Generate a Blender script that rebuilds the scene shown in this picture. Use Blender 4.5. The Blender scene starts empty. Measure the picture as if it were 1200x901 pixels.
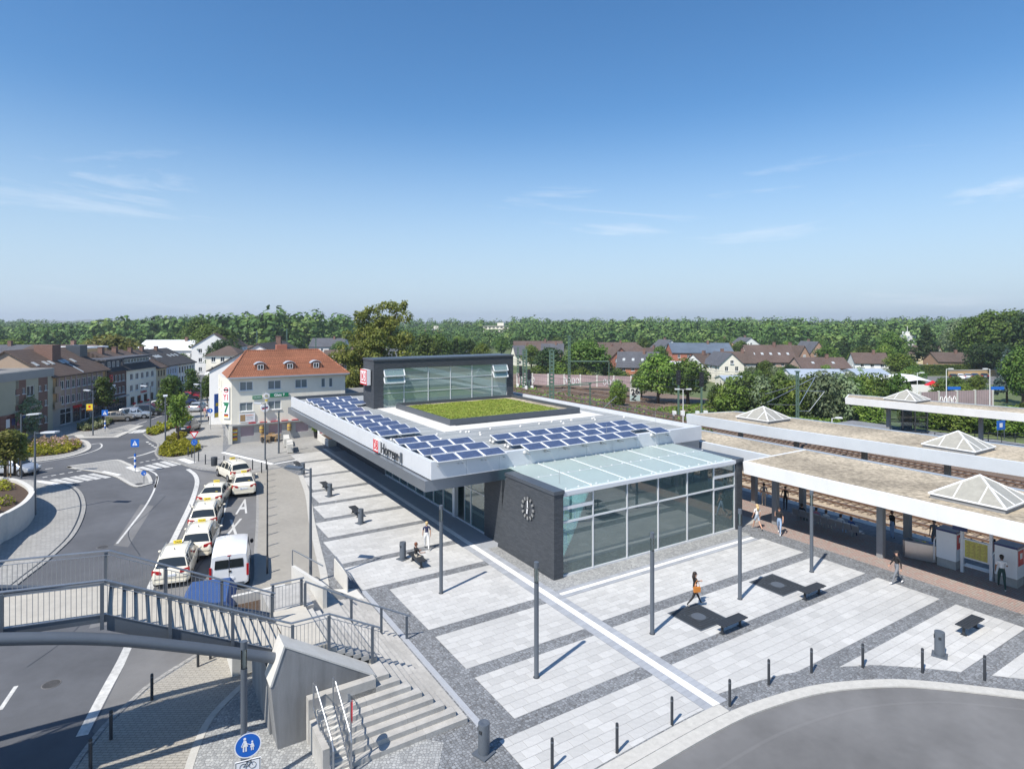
import bpy, bmesh, math, random
import numpy as np
from mathutils import Vector, Matrix
rnd = random.Random(7)
R = math.radians
C = bpy.context.scene.collection
SC = bpy.context.scene

# ------------------------------------------------------------------ camera
cam = bpy.data.cameras.new('camera')
cam.sensor_fit = 'HORIZONTAL'; cam.sensor_width = 36.0
cam.lens = 36.0 * 712 / 1200
cam.shift_y = -0.0604
cam.clip_start = 0.5; cam.clip_end = 20000
co = bpy.data.objects.new('camera', cam); C.objects.link(co)
co.location = (0, 0, 14); co.rotation_euler = (R(90), 0, 0)
SC.camera = co

# ------------------------------------------------------------------ light
SUN_AZ = math.atan2(-0.633, -0.774)          # clockwise from +Y
SUN_EL = R(52.7)
w = bpy.data.worlds.new('World'); SC.world = w; w.use_nodes = True
nt = w.node_tree; nt.nodes.clear()
def nd(t, typ, **kw):
    n = t.nodes.new(typ)
    for k, v in kw.items(): setattr(n, k, v)
    return n
sky = nd(nt, 'ShaderNodeTexSky', sky_type='NISHITA', sun_disc=False)
sky.sun_elevation = SUN_EL; sky.sun_rotation = SUN_AZ
sky.air_density = 1.0; sky.dust_density = 0.4; sky.ozone_density = 2.0; sky.altitude = 100
bg = nd(nt, 'ShaderNodeBackground'); bg.inputs[1].default_value = 0.097
wo = nd(nt, 'ShaderNodeOutputWorld')
tc = nd(nt, 'ShaderNodeTexCoord')
# thin high cirrus: noise on the sky direction, drawn out sideways
sep = nd(nt, 'ShaderNodeSeparateXYZ'); nt.links.new(tc.outputs['Generated'], sep.inputs[0])
mp = nd(nt, 'ShaderNodeMapping'); mp.inputs['Scale'].default_value = (2.2, 2.2, 17.0); mp.inputs['Location'].default_value = (0.35, 0.2, 0.0)
mp.inputs['Rotation'].default_value = (0, R(3), R(-52))
nt.links.new(tc.outputs['Generated'], mp.inputs[0])
nz = nd(nt, 'ShaderNodeTexNoise'); nz.inputs['Scale'].default_value = 1.0; nz.inputs['Detail'].default_value = 7; nz.inputs['Roughness'].default_value = 0.62; nz.inputs['Distortion'].default_value = 0.6
nt.links.new(mp.outputs[0], nz.inputs[0])
cr = nd(nt, 'ShaderNodeMapRange'); cr.inputs[1].default_value = 0.56; cr.inputs[2].default_value = 0.80; cr.inputs[3].default_value = 0; cr.inputs[4].default_value = 0.6
nt.links.new(nz.outputs[0], cr.inputs[0])
band = nd(nt, 'ShaderNodeMapRange', interpolation_type='SMOOTHSTEP'); band.inputs[1].default_value = 0.30; band.inputs[2].default_value = 0.19; band.inputs[3].default_value = 0; band.inputs[4].default_value = 1
nt.links.new(sep.outputs[2], band.inputs[0])
mul = nd(nt, 'ShaderNodeMath', operation='MULTIPLY'); nt.links.new(cr.outputs[0], mul.inputs[0]); nt.links.new(band.outputs[0], mul.inputs[1])
mx = nd(nt, 'ShaderNodeMix', data_type='RGBA'); mx.inputs[7].default_value = (7.2, 7.6, 8.2, 1)
hsv = nd(nt, 'ShaderNodeHueSaturation'); hsv.inputs['Saturation'].default_value = 1.28; hsv.inputs['Value'].default_value = 1.15; nt.links.new(sky.outputs[0], hsv.inputs['Color'])
# pale blue summer haze low on the sky, the same all round
hz = nd(nt, 'ShaderNodeMapRange', interpolation_type='SMOOTHSTEP'); hz.inputs[1].default_value = 0.34; hz.inputs[2].default_value = 0.0; hz.inputs[3].default_value = 0.0; hz.inputs[4].default_value = 0.86
nt.links.new(sep.outputs[2], hz.inputs[0])
hm = nd(nt, 'ShaderNodeMix', data_type='RGBA'); hm.inputs[7].default_value = (3.9, 5.0, 6.3, 1); nt.links.new(hz.outputs[0], hm.inputs[0]); nt.links.new(hsv.outputs[0], hm.inputs[6])
nt.links.new(mul.outputs[0], mx.inputs[0]); nt.links.new(hm.outputs[2], mx.inputs[6])
nt.links.new(mx.outputs[2], bg.inputs[0]); nt.links.new(bg.outputs[0], wo.inputs[0])

sl = bpy.data.lights.new('sun', 'SUN'); sl.energy = 4.3; sl.angle = R(0.53); sl.color = (1.0, 0.94, 0.855)
so = bpy.data.objects.new('sun', sl); C.objects.link(so)
td = Vector((0.633 * math.cos(SUN_EL), 0.774 * math.cos(SUN_EL), -math.sin(SUN_EL)))
so.rotation_euler = td.to_track_quat('-Z', 'Y').to_euler(); so.location = (-60, -70, 120)

SC.view_settings.view_transform = 'Standard'; SC.view_settings.look = 'None'
SC.view_settings.exposure = 0.52; SC.view_settings.gamma = 1.0; SC.view_settings.use_curve_mapping = False
SC.render.engine = 'CYCLES'
try:
    SC.cycles.max_bounces = 6; SC.cycles.diffuse_bounces = 3; SC.cycles.glossy_bounces = 3; SC.cycles.transparent_max_bounces = 12
    SC.cycles.transmission_bounces = 4; SC.cycles.caustics_reflective = False; SC.cycles.caustics_refractive = False
    SC.cycles.use_denoising = True
except Exception: pass

# ------------------------------------------------------------------ plan frames
TH = R(32.121); CT, ST = math.cos(TH), math.sin(TH)
def W(u, v, z=0.0): return Vector((u * CT - v * ST, u * ST + v * CT, z))     # station grid -> world
F_, H_, HY_ = 712.0, 14.0, 378.0
def gp(px, py, z=0.0):                                                       # survey point on level z
    Y = F_ * (H_ - z) / (py - HY_); return ((px - 600) * Y / F_, Y)
def gpl(pts, z=0.0): return [gp(x, y, z) for x, y in pts]

# ------------------------------------------------------------------ materials
def newmat(name):
    m = bpy.data.materials.new(name); m.use_nodes = True; t = m.node_tree; t.nodes.clear()
    o = nd(t, 'ShaderNodeOutputMaterial'); b = nd(t, 'ShaderNodeBsdfPrincipled'); t.links.new(b.outputs[0], o.inputs[0])
    return m, t, b, o
def link(t, a, b): t.links.new(a, b)
def vary(t, col, var, scale, island, coord='Object', big=0.0, streak=False):
    """colour modulated by fine noise, big soft stains and a random value per piece"""
    c = nd(t, 'ShaderNodeTexCoord'); src = c.outputs['Object']
    if coord == 'World':
        g = nd(t, 'ShaderNodeNewGeometry'); src = g.outputs['Position']
    n = nd(t, 'ShaderNodeTexNoise'); n.inputs['Scale'].default_value = scale; n.inputs['Detail'].default_value = 6; n.inputs['Roughness'].default_value = 0.65
    if streak:
        mpp = nd(t, 'ShaderNodeMapping'); mpp.inputs['Scale'].default_value = (1, 1, 0.12); link(t, src, mpp.inputs[0]); link(t, mpp.outputs[0], n.inputs['Vector'])
    else: link(t, src, n.inputs['Vector'])
    r = nd(t, 'ShaderNodeMapRange'); r.inputs[1].default_value = 0.25; r.inputs[2].default_value = 0.75; r.inputs[3].default_value = 1 - var; r.inputs[4].default_value = 1 + var
    link(t, n.outputs[0], r.inputs[0]); f = r.outputs[0]
    if big:
        n2 = nd(t, 'ShaderNodeTexNoise'); n2.inputs['Scale'].default_value = 0.22; n2.inputs['Detail'].default_value = 4
        link(t, src, n2.inputs['Vector'])
        r2 = nd(t, 'ShaderNodeMapRange'); r2.inputs[1].default_value = 0.3; r2.inputs[2].default_value = 0.7; r2.inputs[3].default_value = 1 - big; r2.inputs[4].default_value = 1 + big
        link(t, n2.outputs[0], r2.inputs[0])
        m2 = nd(t, 'ShaderNodeMath', operation='MULTIPLY'); link(t, f, m2.inputs[0]); link(t, r2.outputs[0], m2.inputs[1]); f = m2.outputs[0]
    if island:
        g = nd(t, 'ShaderNodeNewGeometry'); oi = nd(t, 'ShaderNodeObjectInfo')
        a = nd(t, 'ShaderNodeMath', operation='ADD'); link(t, g.outputs['Random Per Island'], a.inputs[0]); link(t, oi.outputs['Random'], a.inputs[1])
        fr = nd(t, 'ShaderNodeMath', operation='FRACT'); link(t, a.outputs[0], fr.inputs[0])
        r3 = nd(t, 'ShaderNodeMapRange'); r3.inputs[3].default_value = 1 - island; r3.inputs[4].default_value = 1 + island
        link(t, fr.outputs[0], r3.inputs[0])
        m3 = nd(t, 'ShaderNodeMath', operation='MULTIPLY'); link(t, f, m3.inputs[0]); link(t, r3.outputs[0], m3.inputs[1]); f = m3.outputs[0]
    v = nd(t, 'ShaderNodeVectorMath', operation='SCALE'); 
    if isinstance(col, tuple): v.inputs[0].default_value = col[:3]
    else: link(t, col, v.inputs[0])
    link(t, f, v.inputs['Scale'])
    return v.outputs[0], src
def mat(name, c, rough=0.8, var=0.12, scale=4.0, bump=0.0, bscale=60.0, metal=0.0, island=0.0, big=0.0, spec=0.4, coord='Object', streak=False, coat=0.0):
    m, t, b, o = newmat(name)
    col, src = vary(t, tuple(c), var, scale, island, coord, big, streak)
    link(t, col, b.inputs['Base Color']); b.inputs['Roughness'].default_value = rough; b.inputs['Metallic'].default_value = metal
    b.inputs['Specular IOR Level'].default_value = spec
    if coat: b.inputs['Coat Weight'].default_value = coat; b.inputs['Coat Roughness'].default_value = 0.06
    if bump:
        n = nd(t, 'ShaderNodeTexNoise'); n.inputs['Scale'].default_value = bscale; n.inputs['Detail'].default_value = 4; link(t, src, n.inputs['Vector'])
        bp = nd(t, 'ShaderNodeBump'); bp.inputs['Strength'].default_value = bump; bp.inputs['Distance'].default_value = 0.02
        link(t, n.outputs[0], bp.inputs['Height']); link(t, bp.outputs[0], b.inputs['Normal'])
    return m
def brickmat(name, c1, c2, mortar, bw, bh, joint, wall=False, rough=0.85, big=0.08, bump=0.5, offset=0.5, var=0.12):
    m, t, b, o = newmat(name)
    tc_ = nd(t, 'ShaderNodeTexCoord'); vec = tc_.outputs['Object']
    if wall:
        s = nd(t, 'ShaderNodeSeparateXYZ'); link(t, vec, s.inputs[0]); a = nd(t, 'ShaderNodeMath', operation='ADD'); link(t, s.outputs[0], a.inputs[0]); link(t, s.outputs[1], a.inputs[1])
        k = nd(t, 'ShaderNodeCombineXYZ'); link(t, a.outputs[0], k.inputs[0]); link(t, s.outputs[2], k.inputs[1]); vec = k.outputs[0]
    br = nd(t, 'ShaderNodeTexBrick'); br.offset = offset
    br.inputs['Color1'].default_value = (*c1, 1); br.inputs['Color2'].default_value = (*c2, 1); br.inputs['Mortar'].default_value = (*mortar, 1)
    br.inputs['Scale'].default_value = 1.0; br.inputs['Brick Width'].default_value = bw; br.inputs['Row Height'].default_value = bh; br.inputs['Mortar Size'].default_value = joint
    br.inputs['Mortar Smooth'].default_value = 0.3; br.inputs['Bias'].default_value = 0.0
    link(t, vec, br.inputs['Vector'])
    col, src = vary(t, br.outputs['Color'], var, 9.0, 0, 'Object', big)
    link(t, col, b.inputs['Base Color']); b.inputs['Roughness'].default_value = rough; b.inputs['Specular IOR Level'].default_value = 0.3
    bp = nd(t, 'ShaderNodeBump'); bp.inputs['Strength'].default_value = bump; bp.inputs['Distance'].default_value = 0.02; bp.invert = True
    link(t, br.outputs['Fac'], bp.inputs['Height']); link(t, bp.outputs[0], b.inputs['Normal'])
    return m
def cobblemat(name, c1, c2, scale, mortar=(0.1, 0.1, 0.1)):
    m, t, b, o = newmat(name)
    tc_ = nd(t, 'ShaderNodeTexCoord')
    v = nd(t, 'ShaderNodeTexVoronoi'); v.inputs['Scale'].default_value = scale; v.inputs['Randomness'].default_value = 0.55; link(t, tc_.outputs['Object'], v.inputs['Vector'])
    e = nd(t, 'ShaderNodeTexVoronoi', feature='DISTANCE_TO_EDGE'); e.inputs['Scale'].default_value = scale; e.inputs['Randomness'].default_value = 0.55; link(t, tc_.outputs['Object'], e.inputs['Vector'])
    s = nd(t, 'ShaderNodeSeparateColor'); link(t, v.outputs['Color'], s.inputs[0])
    mixc = nd(t, 'ShaderNodeMix', data_type='RGBA'); mixc.inputs[6].default_value = (*c1, 1); mixc.inputs[7].default_value = (*c2, 1); link(t, s.outputs[0], mixc.inputs[0])
    r = nd(t, 'ShaderNodeMapRange'); r.inputs[1].default_value = 0.02; r.inputs[2].default_value = 0.12; link(t, e.outputs[0], r.inputs[0])
    mm = nd(t, 'ShaderNodeMix', data_type='RGBA'); mm.inputs[6].default_value = (*mortar, 1); link(t, r.outputs[0], mm.inputs[0]); link(t, mixc.outputs[2], mm.inputs[7])
    col, src = vary(t, mm.outputs[2], 0.15, 2.0, 0, 'Object', 0.12)
    link(t, col, b.inputs['Base Color']); b.inputs['Roughness'].default_value = 0.75
    bp = nd(t, 'ShaderNodeBump'); bp.inputs['Strength'].default_value = 0.5; bp.inputs['Distance'].default_value = 0.015
    link(t, r.outputs[0], bp.inputs['Height']); link(t, bp.outputs[0], b.inputs['Normal'])
    return m
def glassmat(name, tint, refl=0.1, thru=0.85, rough=0.0, veil=0.0):
    m = bpy.data.materials.new(name); m.use_nodes = True; t = m.node_tree; t.nodes.clear()
    o = nd(t, 'ShaderNodeOutputMaterial'); tr = nd(t, 'ShaderNodeBsdfTransparent'); tr.inputs[0].default_value = (*[x * thru for x in tint], 1)
    gl = nd(t, 'ShaderNodeBsdfGlossy'); gl.inputs[0].default_value = (0.9, 0.97, 0.97, 1); gl.inputs['Roughness'].default_value = rough
    fr = nd(t, 'ShaderNodeFresnel'); fr.inputs[0].default_value = 1.5
    ad = nd(t, 'ShaderNodeMath', operation='ADD'); ad.inputs[1].default_value = refl; ad.use_clamp = True; link(t, fr.outputs[0], ad.inputs[0])
    mixs = nd(t, 'ShaderNodeMixShader'); link(t, ad.outputs[0], mixs.inputs[0]); 
    df = nd(t, 'ShaderNodeBsdfDiffuse'); df.inputs[0].default_value = (*tint, 1); vm = nd(t, 'ShaderNodeMixShader'); vm.inputs[0].default_value = veil; link(t, tr.outputs[0], vm.inputs[1]); link(t, df.outputs[0], vm.inputs[2])
    link(t, vm.outputs[0], mixs.inputs[1]); link(t, gl.outputs[0], mixs.inputs[2]); link(t, mixs.outputs[0], o.inputs[0])
    return m
def leafmat(name, c1, c2, c3=None, trans=0.38, ns=0.35, iw=0.5):
    m = bpy.data.materials.new(name); m.use_nodes = True; t = m.node_tree; t.nodes.clear()
    o = nd(t, 'ShaderNodeOutputMaterial')
    g = nd(t, 'ShaderNodeNewGeometry'); oi = nd(t, 'ShaderNodeObjectInfo')
    cramp = nd(t, 'ShaderNodeValToRGB'); e = cramp.color_ramp.elements
    e[0].position = 0; e[0].color = (*c1, 1); e[1].position = 1; e[1].color = (*(c3 or c2), 1)
    k = cramp.color_ramp.elements.new(0.6); k.color = (*c2, 1)
    n = nd(t, 'ShaderNodeTexNoise'); n.inputs['Scale'].default_value = ns; n.inputs['Detail'].default_value = 3; link(t, g.outputs['Position'], n.inputs['Vector'])
    a = nd(t, 'ShaderNodeMath', operation='MULTIPLY_ADD'); a.inputs[1].default_value = iw; link(t, g.outputs['Random Per Island'], a.inputs[0])
    s = nd(t, 'ShaderNodeMapRange'); s.inputs[1].default_value = 0.3; s.inputs[2].default_value = 0.7; s.inputs[3].default_value = 0; s.inputs[4].default_value = 1 - iw; link(t, n.outputs[0], s.inputs[0])
    link(t, s.outputs[0], a.inputs[2]); link(t, a.outputs[0], cramp.inputs[0])
    hs = nd(t, 'ShaderNodeHueSaturation'); link(t, cramp.outputs[0], hs.inputs['Color'])
    r = nd(t, 'ShaderNodeMapRange'); r.inputs[3].default_value = 0.75; r.inputs[4].default_value = 1.25; link(t, oi.outputs['Random'], r.inputs[0]); link(t, r.outputs[0], hs.inputs['Value'])
    r2 = nd(t, 'ShaderNodeMapRange'); r2.inputs[3].default_value = 0.485; r2.inputs[4].default_value = 0.515; link(t, oi.outputs['Random'], r2.inputs[0]); link(t, r2.outputs[0], hs.inputs['Hue'])
    d = nd(t, 'ShaderNodeBsdfPrincipled'); d.inputs['Roughness'].default_value = 0.55; d.inputs['Specular IOR Level'].default_value = 0.25; link(t, hs.outputs[0], d.inputs['Base Color'])
    tl = nd(t, 'ShaderNodeBsdfTranslucent'); link(t, hs.outputs[0], tl.inputs[0])
    mixs = nd(t, 'ShaderNodeMixShader'); mixs.inputs[0].default_value = trans; link(t, d.outputs[0], mixs.inputs[1]); link(t, tl.outputs[0], mixs.inputs[2]); link(t, mixs.outputs[0], o.inputs[0])
    return m

M = {}
def D(k, *a, **kw): M[k] = mat(k, *a, **kw)
D('asphalt', (0.100, 0.105, 0.115), 0.9, 0.12, 1.2, 0.35, 90, big=0.16)
D('asphalt_old', (0.15, 0.15, 0.15), 0.9, 0.14, 0.9, 0.35, 90, big=0.2)
D('lot_asphalt', (0.165, 0.165, 0.165), 0.9, 0.12, 0.9, 0.35, 90, big=0.15)
D('road_paint', (0.52, 0.52, 0.50), 0.8, 0.3, 5, big=0.12)
D('soil', (0.075, 0.05, 0.034), 0.95, 0.3, 5, 0.6, 20)
D('field', (0.10, 0.13, 0.05), 0.95, 0.25, 0.05, coord='World')
D('slab', (0.485, 0.485, 0.47), 0.75, 0.09, 5, 0.15, 40, island=0.085, big=0.09)
D('slab_white', (0.74, 0.74, 0.72), 0.7, 0.07, 6, island=0.04, big=0.05)
D('slab_grey', (0.33, 0.35, 0.38), 0.8, 0.08, 7, island=0.10)
M['cobble'] = cobblemat('cobble', (0.15, 0.16, 0.17), (0.27, 0.285, 0.30), 8.5, (0.11, 0.11, 0.11))
M['cobble_light'] = cobblemat('cobble_light', (0.26, 0.27, 0.27), (0.42, 0.43, 0.42), 9, (0.2, 0.2, 0.2))
M['paver_beige'] = brickmat('paver_beige', (0.38, 0.36, 0.315), (0.33, 0.315, 0.28), (0.22, 0.205, 0.18), 0.24, 0.12, 0.012)
M['paver_grey'] = brickmat('paver_grey', (0.36, 0.355, 0.335), (0.30, 0.295, 0.28), (0.21, 0.21, 0.20), 0.3, 0.2, 0.014)
M['paver_dim'] = brickmat('paver_dim', (0.215, 0.215, 0.21), (0.25, 0.25, 0.24), (0.13, 0.13, 0.13), 0.22, 0.11, 0.012)
M['paver_red'] = brickmat('paver_red', (0.36, 0.24, 0.21), (0.34, 0.30, 0.27), (0.22, 0.19, 0.17), 0.24, 0.12, 0.014, var=0.2)
M['paver_platform'] = brickmat('paver_platform', (0.20, 0.21, 0.225), (0.24, 0.25, 0.265), (0.14, 0.14, 0.14), 0.4, 0.4, 0.012)
D('concrete', (0.40, 0.39, 0.365), 0.85, 0.18, 2.5, 0.25, 30, big=0.2, island=0.07)
D('concrete_light', (0.58, 0.57, 0.53), 0.85, 0.08, 3, 0.15, 30, big=0.08)
D('concrete_form', (0.232, 0.237, 0.24), 0.85, 0.34, 1.6, 0.3, 25, big=0.32, streak=True)
D('kerb', (0.47, 0.46, 0.425), 0.85, 0.14, 4, 0.1, 30)
M['station_brick'] = brickmat('station_brick', (0.052, 0.060, 0.070), (0.078, 0.086, 0.098), (0.045, 0.05, 0.056), 0.30, 0.072, 0.012, wall=True, rough=0.6)
D('alu', (0.66, 0.68, 0.70), 0.38, 0.03, 1.5, metal=0.12, big=0.03)
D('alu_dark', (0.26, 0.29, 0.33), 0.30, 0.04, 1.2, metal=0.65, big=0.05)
D('cap_dark', (0.10, 0.115, 0.135), 0.4, 0.06, 2, metal=0.4)
D('steel_grey', (0.125, 0.145, 0.17), 0.45, 0.06, 3, metal=0.3)
D('steel_dark', (0.040, 0.045, 0.052), 0.5, 0.08, 6, metal=0.2)
D('stainless', (0.55, 0.56, 0.56), 0.28, 0.06, 6, metal=0.9)
D('zinc_rail', (0.34, 0.36, 0.385), 0.4, 0.08, 8, metal=0.7)
D('white_paint', (0.78, 0.79, 0.79), 0.5, 0.03, 2)
D('white_wall', (0.80, 0.80, 0.78), 0.85, 0.05, 1.2, 0.1, 30, big=0.04)
D('fascia_white', (0.76, 0.765, 0.76), 0.6, 0.05, 0.8, big=0.05, streak=True)
D('fascia_far', (0.62, 0.66, 0.69), 0.5, 0.05, 0.8, big=0.05)
D('gravel', (0.36, 0.31, 0.232), 0.95, 0.6, 4.0, 1.0, 9, big=0.34)
D('ballast', (0.40, 0.33, 0.245), 0.95, 0.35, 7.0, 1.0, 12, big=0.15)
D('ballast_rust', (0.17, 0.125, 0.095), 0.95, 0.35, 5.0, 1.0, 12, big=0.2)
D('rail_steel', (0.20, 0.13, 0.095), 0.5, 0.15, 6, metal=0.5)
D('roof_membrane', (0.27, 0.29, 0.295), 0.8, 0.07, 1.5, big=0.12)
D('roof_paver', (0.66, 0.65, 0.62), 0.85, 0.1, 3, island=0.07, big=0.08)
D('green_metal', (0.10, 0.165, 0.125), 0.55, 0.1, 4, metal=0.1)
D('black', (0.015, 0.015, 0.017), 0.5, 0.1, 4)
D('dark_room', (0.30, 0.32, 0.32), 0.9, 0.2, 2)
D('rubber', (0.018, 0.018, 0.019), 0.8, 0.1, 8)
D('rim', (0.45, 0.46, 0.48), 0.3, 0.05, 5, metal=0.8)
D('ivory_paint', (0.78, 0.735, 0.61), 0.25, 0.02, 1, coat=0.6)
D('white_car', (0.80, 0.81, 0.82), 0.25, 0.02, 1, coat=0.6)
D('silver_car', (0.52, 0.55, 0.58), 0.3, 0.02, 1, metal=0.5, coat=0.6)
D('black_car', (0.02, 0.022, 0.026), 0.25, 0.05, 1, coat=0.7)
D('red_car', (0.45, 0.02, 0.025), 0.3, 0.05, 1, coat=0.7)
D('maroon_car', (0.10, 0.02, 0.03), 0.3, 0.05, 1, coat=0.7)
D('blue_car', (0.03, 0.06, 0.17), 0.3, 0.05, 1, coat=0.7)
D('taupe_car', (0.26, 0.235, 0.20), 0.3, 0.05, 1, metal=0.4, coat=0.6)
D('car_glass', (0.022, 0.028, 0.03), 0.06, 0.05, 1, spec=0.8)
D('tail_red', (0.40, 0.012, 0.016), 0.2, 0.05, 3)
D('lamp_clear', (0.7, 0.72, 0.74), 0.15, 0.03, 3)
D('plate', (0.72, 0.74, 0.78), 0.4, 0.04, 8)
D('yellow', (0.78, 0.60, 0.05), 0.5, 0.08, 5)
D('sign_yellow', (0.56, 0.50, 0.12), 0.6, 0.25, 9)
D('sign_blue', (0.015, 0.13, 0.52), 0.4, 0.04, 3)
D('sign_navy', (0.02, 0.035, 0.13), 0.4, 0.04, 3)
D('sign_red', (0.60, 0.015, 0.025), 0.4, 0.04, 3)
D('sign_green', (0.012, 0.20, 0.09), 0.4, 0.04, 3)
D('sign_white', (0.82, 0.82, 0.82), 0.4, 0.02, 3)
D('tarp_blue', (0.04, 0.085, 0.22), 0.6, 0.12, 3, 0.3, 8)
D('orange', (0.72, 0.19, 0.02), 0.5, 0.05, 3)
D('wood', (0.36, 0.23, 0.11), 0.7, 0.2, 6)
D('wicker', (0.42, 0.30, 0.17), 0.8, 0.2, 9)
D('bark', (0.085, 0.062, 0.044), 0.95, 0.3, 5, 0.5, 14)
D('trunk_pale', (0.19, 0.16, 0.12), 0.95, 0.2, 6)
D('skin', (0.58, 0.34, 0.24), 0.6, 0.06, 8)
D('skin_dark', (0.26, 0.14, 0.09), 0.6, 0.06, 8)
D('hair_dark', (0.025, 0.018, 0.014), 0.6, 0.2, 20)
D('hair_red', (0.17, 0.06, 0.03), 0.6, 0.2, 20)
D('hair_blond', (0.58, 0.43, 0.22), 0.6, 0.2, 20)
D('hair_grey', (0.45, 0.40, 0.33), 0.6, 0.2, 20)
for k, c in dict(cl_black=(0.018, 0.018, 0.02), cl_navy=(0.03, 0.035, 0.085), cl_white=(0.78, 0.78, 0.77), cl_jeans=(0.30, 0.40, 0.56), cl_grey=(0.19, 0.20, 0.22), cl_green=(0.02, 0.055, 0.05), cl_beige=(0.50, 0.45, 0.37), cl_brown=(0.10, 0.07, 0.05), cl_red=(0.40, 0.03, 0.05), cl_pink=(0.55, 0.22, 0.27), cl_blue=(0.03, 0.09, 0.28), cl_shorts=(0.38, 0.44, 0.52)).items():
    D(k, c, 0.85, 0.15, 9, 0.3, 12)
D('bag_orange', (0.55, 0.20, 0.035), 0.5, 0.1, 6)
M['glass_hall'] = glassmat('glass_hall', (0.46, 0.72, 0.73), 0.13, 1.35, veil=0.13)
M['glass_lantern'] = glassmat('glass_lantern', (0.48, 0.63, 0.585), 0.12, 1.2, veil=0.40)
M['glass_clear'] = glassmat('glass_clear', (0.85, 0.93, 0.93), 0.06, 0.9)
def frosted(name, c):
    m, t, b, o = newmat(name); col, src = vary(t, c, 0.03, 0.8, 0, 'Object', 0.05); link(t, col, b.inputs['Base Color']); b.inputs['Roughness'].default_value = 0.22; b.inputs['Specular IOR Level'].default_value = 0.7
    tl = nd(t, 'ShaderNodeBsdfTranslucent'); tl.inputs[0].default_value = (0.75, 0.9, 0.88, 1); mx_ = nd(t, 'ShaderNodeMixShader'); mx_.inputs[0].default_value = 0.55; link(t, b.outputs[0], mx_.inputs[1]); link(t, tl.outputs[0], mx_.inputs[2]); link(t, mx_.outputs[0], o.inputs[0]); return m
M['glass_frosted'] = frosted('glass_frosted', (0.70, 0.765, 0.75))
D('glass_dome', (0.34, 0.33, 0.285), 0.35, 0.16, 4, spec=0.6, streak=True)
D('pane_dark', (0.035, 0.045, 0.05), 0.06, 0.25, 0.9, spec=0.8)
D('pane_curtain', (0.19, 0.225, 0.23), 0.25, 0.3, 2.2, spec=0.6, streak=True)
D('pane_pale', (0.42, 0.45, 0.46), 0.3, 0.2, 2, spec=0.5)
# house fronts and roofs
for k, c in dict(w_cream=(0.82, 0.775, 0.655), w_white=(0.72, 0.71, 0.67), w_pink=(0.40, 0.31, 0.235), w_lilac=(0.44, 0.33, 0.35), w_yellow=(0.60, 0.51, 0.33), w_lblue=(0.50, 0.56, 0.66), w_beige=(0.40, 0.39, 0.30), w_grey=(0.33, 0.33, 0.32), w_ochre=(0.50, 0.34, 0.18), w_plinth=(0.42, 0.42, 0.41)).items():
    D(k, c, 0.9, 0.06, 1.2, 0.1, 30, big=0.07)
for k, c in dict(b_brown=(0.17, 0.10, 0.078), b_red=(0.34, 0.13, 0.085), b_orange=(0.42, 0.165, 0.09), b_dark=(0.11, 0.066, 0.055), b_tan=(0.36, 0.225, 0.155), b_pinkish=(0.42, 0.30, 0.24)).items():
    M[k] = brickmat(k, c, tuple(x * 1.25 for x in c), tuple(min(1, x * 1.35 + 0.04) for x in c), 0.26, 0.08, 0.012, wall=True)
def roofmat(name, c, row=0.33, col=0.25):
    return brickmat(name, c, tuple(x * 1.22 for x in c), tuple(x * 0.55 for x in c), col, row, 0.03, wall=False, rough=0.8, big=0.14, bump=0.7, var=0.16)
M['r_red'] = roofmat('r_red', (0.33, 0.14, 0.08)); M['r_brown'] = roofmat('r_brown', (0.115, 0.085, 0.070)); M['r_dark'] = roofmat('r_dark', (0.065, 0.062, 0.062))
M['r_slate'] = roofmat('r_slate', (0.10, 0.105, 0.12)); M['r_maroon'] = roofmat('r_maroon', (0.125, 0.09, 0.076)); M['r_blue'] = roofmat('r_blue', (0.10, 0.13, 0.17), 0.5, 6)
D('r_flat', (0.20, 0.20, 0.195), 0.95, 0.15, 2, big=0.15)
D('r_white', (0.72, 0.74, 0.76), 0.7, 0.05, 1)
D('r_zinc', (0.40, 0.46, 0.53), 0.5, 0.06, 1, metal=0.2)
D('sheet_pale', (0.33, 0.255, 0.255), 0.85, 0.10, 1.5, big=0.15)
# leaves
M['leaf'] = leafmat('leaf', (0.042, 0.086, 0.018), (0.11, 0.18, 0.034), (0.22, 0.28, 0.07))
M['leaf_linden'] = leafmat('leaf_linden', (0.085, 0.115, 0.022), (0.20, 0.215, 0.045), (0.35, 0.335, 0.10))
M['leaf_dark'] = leafmat('leaf_dark', (0.024, 0.056, 0.018), (0.052, 0.096, 0.03), (0.10, 0.145, 0.045))
M['leaf_bright'] = leafmat('leaf_bright', (0.07, 0.135, 0.022), (0.175, 0.26, 0.045), (0.31, 0.38, 0.09))
M['leaf_silver'] = leafmat('leaf_silver', (0.109, 0.160, 0.087), (0.217, 0.275, 0.145), (0.348, 0.392, 0.246))
M['leaf_spruce'] = leafmat('leaf_spruce', (0.058, 0.109, 0.094), (0.123, 0.189, 0.174), (0.203, 0.275, 0.261))
M['leaf_yellow'] = leafmat('leaf_yellow', (0.15, 0.17, 0.016), (0.32, 0.32, 0.03), (0.50, 0.46, 0.06))
M['leaf_white'] = leafmat('leaf_white', (0.09, 0.13, 0.04), (0.28, 0.33, 0.16), (0.62, 0.62, 0.48))
M['leaf_pink'] = leafmat('leaf_pink', (0.13, 0.14, 0.05), (0.42, 0.28, 0.24), (0.60, 0.36, 0.38))
M['leaf_purple'] = leafmat('leaf_purple', (0.02, 0.012, 0.018), (0.04, 0.02, 0.028), (0.06, 0.03, 0.035))
M['grass'] = leafmat('grass', (0.20, 0.27, 0.04), (0.33, 0.39, 0.07), (0.50, 0.47, 0.14), ns=1.2)
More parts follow.
